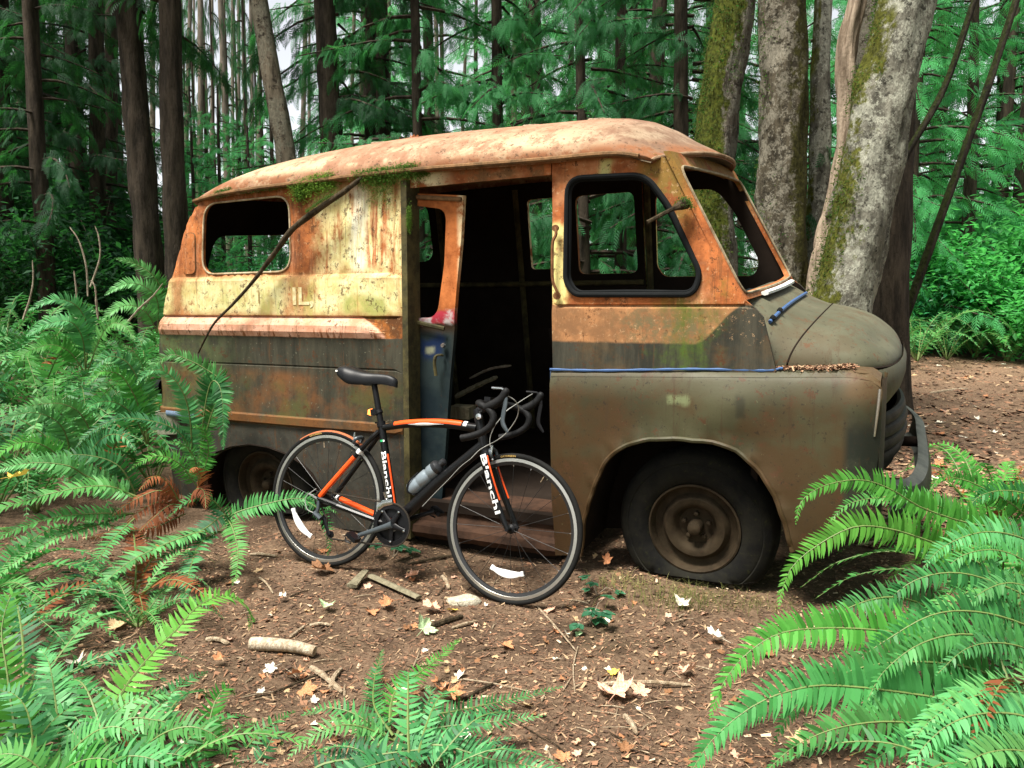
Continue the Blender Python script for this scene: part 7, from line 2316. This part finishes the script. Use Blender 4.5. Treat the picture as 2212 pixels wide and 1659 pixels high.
moss('moss_clump', 'thin dark moss seam along the gutter left of the big clump', [vw(520, 412, -.015), vw(580, 404, -.018), vw(632, 396, -.02)], 1400, .010, 9, (.012, .008, .004), hang=.008)
moss('moss_clump', 'moss hanging in strings below the gutter beside the door post', [vw(800, 372, -.015), vw(850, 366, -.015)], 1700, .012, 10, (.015, .008, .010), hang=.075)
def roof_at(s, t): return W @ (roof_pt(s, t))
for k, (s, t, sz, c, lab) in enumerate([(.42, -.18, .055, 'orange', 'curled orange leaf on the ridge of the van roof'), (.385, -.12, .05, 'brown', 'brown leaf left of the orange one on the van roof'), (.37, -.1, .04, 'tan', 'flat tan leaf in the heap on the van roof')]):
    p = roof_at(s, t); p.z += .018
    fallen_leaf(p, sz, c, [4, 2, 1][k], k * 2.0, (.2, .1), lab)
for k, (s, t, l, lab) in enumerate([(.36, -.16, .10, 'dark twig lying on the van roof behind the branch'), (.665, -.08, .07, 'short grey twig on the roof above the doorway'), (.79, -.05, .08, 'grey bark strip on the roof above the cab')]):
    p = roof_at(s, t); stick([p + Vector((-l, 0, .012)), p + Vector((0, .01, .020)), p + Vector((l, -.01, .012))], (.008, .006), M_TWIG, lab)
rs_ = random.Random(5)
dg_ = G()
tagp = []
o_ = []
rr_ = np.random.RandomState(12)
n_ = 900
uu = rr_.uniform(1.24, 1.56, n_); kk = rr_.uniform(.05, .95, n_)
O_ = np.array([list(W @ (ledge(u, k) + Vector((0, 0, rr_.uniform(.002, .010))))) for u, k in zip(uu, kk)])
az_ = rr_.uniform(0, 6.28, n_)
V_, F_ = scatter(np.array([(-.5, -.1, 0), (.5, -.1, 0), (.5, .1, .05), (-.5, .1, 0)]), np.array([(0, 1, 2, 3)]), basis(np.stack([np.cos(az_), np.sin(az_), rr_.normal(0, .3, n_)], 1), np.stack([rr_.normal(0, .4, n_), rr_.normal(0, .4, n_), np.ones(n_)], 1)), O_, rr_.uniform(.010, .035, n_))
tag(link_mesh('needle_debris', np_mesh('needle_debris', V_, F_, [CH[2], CH[3], CH[1]], rr_.randint(0, 3, n_))), 'rusty needles gathered on the ledge beside the bonnet', 'litter', None, 'stuff')

# bare stems in the fern bank
for k, (pz, Y, lab) in enumerate([([(190, 640), (186, 575), (170, 520), (150, 490)], 6.6, 'pale bare stem bending left above the fern bank'), ([(195, 620), (215, 560), (214, 515), (205, 488)], 6.7, 'pale bare stem bending right above the fern bank'),
                              ([(50, 690), (66, 640), (72, 600), (70, 562)], 5.8, 'upright bare stem near the left edge'), ([(190, 720), (170, 670), (164, 620), (160, 585)], 5.6, 'bare stem in the middle of the fern bank'),
                              ([(268, 705), (300, 668), (330, 640), (352, 612)], 5.4, "bare stem slanting to the van's rear edge"), ([(212, 690), (208, 650), (205, 620), (196, 605)], 5.7, 'short bare stem beside the middle one')]):
    stick([at(x, y, Y) for x, y in pz], (.009, .004), M_STEM, lab, 'bare_stem', 'stem', n=5)
stick([gpt(-20, 1290 - 250, .12), gpt(60, 1285 - 250, .14), gpt(130, 1278 - 250, .12)], (.03, .022), M_GREYWOOD, 'grey log end lying under the ferns at the left edge', 'log_piece', 'log', n=8)

# bramble and grass tufts
def bramble(base, n, r, label, seed, ls=.05):
    rs = random.Random(seed)
    t = empty('bramble_plant', base); tag(t, label, 'plant')
    for k in range(n):
        az = rs.uniform(0, 6.28); rr = r * rs.uniform(.2, 1); h = rs.uniform(.02, .10)
        e = Vector((math.cos(az) * rr, math.sin(az) * rr, h))
        g = G()
        g.tube([Vector((0, 0, 0)), e * .5 + Vector((0, 0, .03)), e], [.002, .0016, .001], 4)
        g.obj('stem', M_STEM, t)
        for j in (-1, 0, 1):
            a = az + j * 1.1
            d = Vector((math.cos(a), math.sin(a), -.15)); s = Vector((-math.sin(a), math.cos(a), 0)); L = ls * rs.uniform(.7, 1.2)
            g = G()
            rows = [[e + d * L * f + s * L * w * q + Vector((0, 0, .12 * L * abs(q) - .1 * L * f * f)) for q in (-1, 0, 1)] for f, w in ((.02, .04), (.2, .30), (.45, .40), (.7, .28), (.88, .12), (1, .005))]
            g.grid(rows); g.obj('leaf', M_BRAMBLE, t)
bramble(gpt(1275, 1345), 7, .13, "small bramble with dark green leaves right of the bicycle's front wheel", 1)
bramble(gpt(1290, 1285), 4, .09, 'bramble sprig behind the small bramble plant', 2, .04)
bramble(gpt(850, 1205), 4, .08, "dark leaved plant under the bicycle's chainring", 3, .06)
bramble(gpt(1125, 1150), 3, .05, "green leaves growing inside the van's doorway", 4, .05)
bramble(gpt(125, 1290), 5, .10, 'grey-green bramble under the left ferns', 5, .05)
rg_ = np.random.RandomState(3)
def tuft(name, base, n, h, sp, mat, label, seed):
    rs = np.random.RandomState(seed)
    V, F = [], []
    for k in range(n):
        az = rs.uniform(0, 6.28); o = np.array([rs.normal(0, sp), rs.normal(0, sp * .6), 0]); l = h * rs.uniform(.5, 1.2)
        d = np.array([math.cos(az), math.sin(az), 0]); w = np.array([-d[1], d[0], 0]) * .0012
        i = len(V)
        for f in (0, .4, .75, 1):
            c = o + d * l * f * f * .9 + np.array([0, 0, l * (f - .45 * f * f)])
            V += [c - w * (1 - f * .9), c + w * (1 - f * .9)]
        for a in range(3): F.append([i + 2 * a, i + 2 * a + 1, i + 2 * a + 3, i + 2 * a + 2])
    o = link_mesh(name, np_mesh(name, np.array(V), np.array(F), [mat])); o.location = base
    tag(o, label, 'grass', None, 'stuff')
tuft('grass_tuft', gpt(1480, 1300), 420, .09, .13, M_GRASS, "wispy dry grass in front of the van's flat tyre", 1)
tuft('grass_tuft', gpt(1350, 1262), 160, .07, .08, M_GRASS, "thin grass left of the van's flat tyre", 2)
tuft('grass_tuft', gpt(1620, 1310), 160, .06, .10, M_GRASS, 'grass wisps beside the right fern', 3)

# junk inside the van
inb = lambda x, y, i: W @ NB(*VP(x, y, i), i)
stick([inb(985, 880, .75), inb(1030, 858, .78), inb(1075, 838, .8)], (.016, .014), M_GREYWOOD, 'grey timber bar leaning in the dark doorway of the van', 'timber_bar', 'timber')
stick([inb(1015, 845, .95), inb(1060, 825, .95), inb(1105, 818, .95)], (.008, .008), M_STEM, 'thin curved rod in the dark doorway above the handlebar', 'metal_rod', 'rod')
g = G(); g.box((0, 0, 0), (.13, .09, .07)); bx_ = g.obj('scrap_block', M_GREYWOOD, None, smooth=False); bx_.matrix_world = W @ Matrix.Translation(NB(*VP(1000, 905, .5), .5)); tag(bx_, "grey scrap block in the doorway behind the bicycle's top tube", 'scrap')
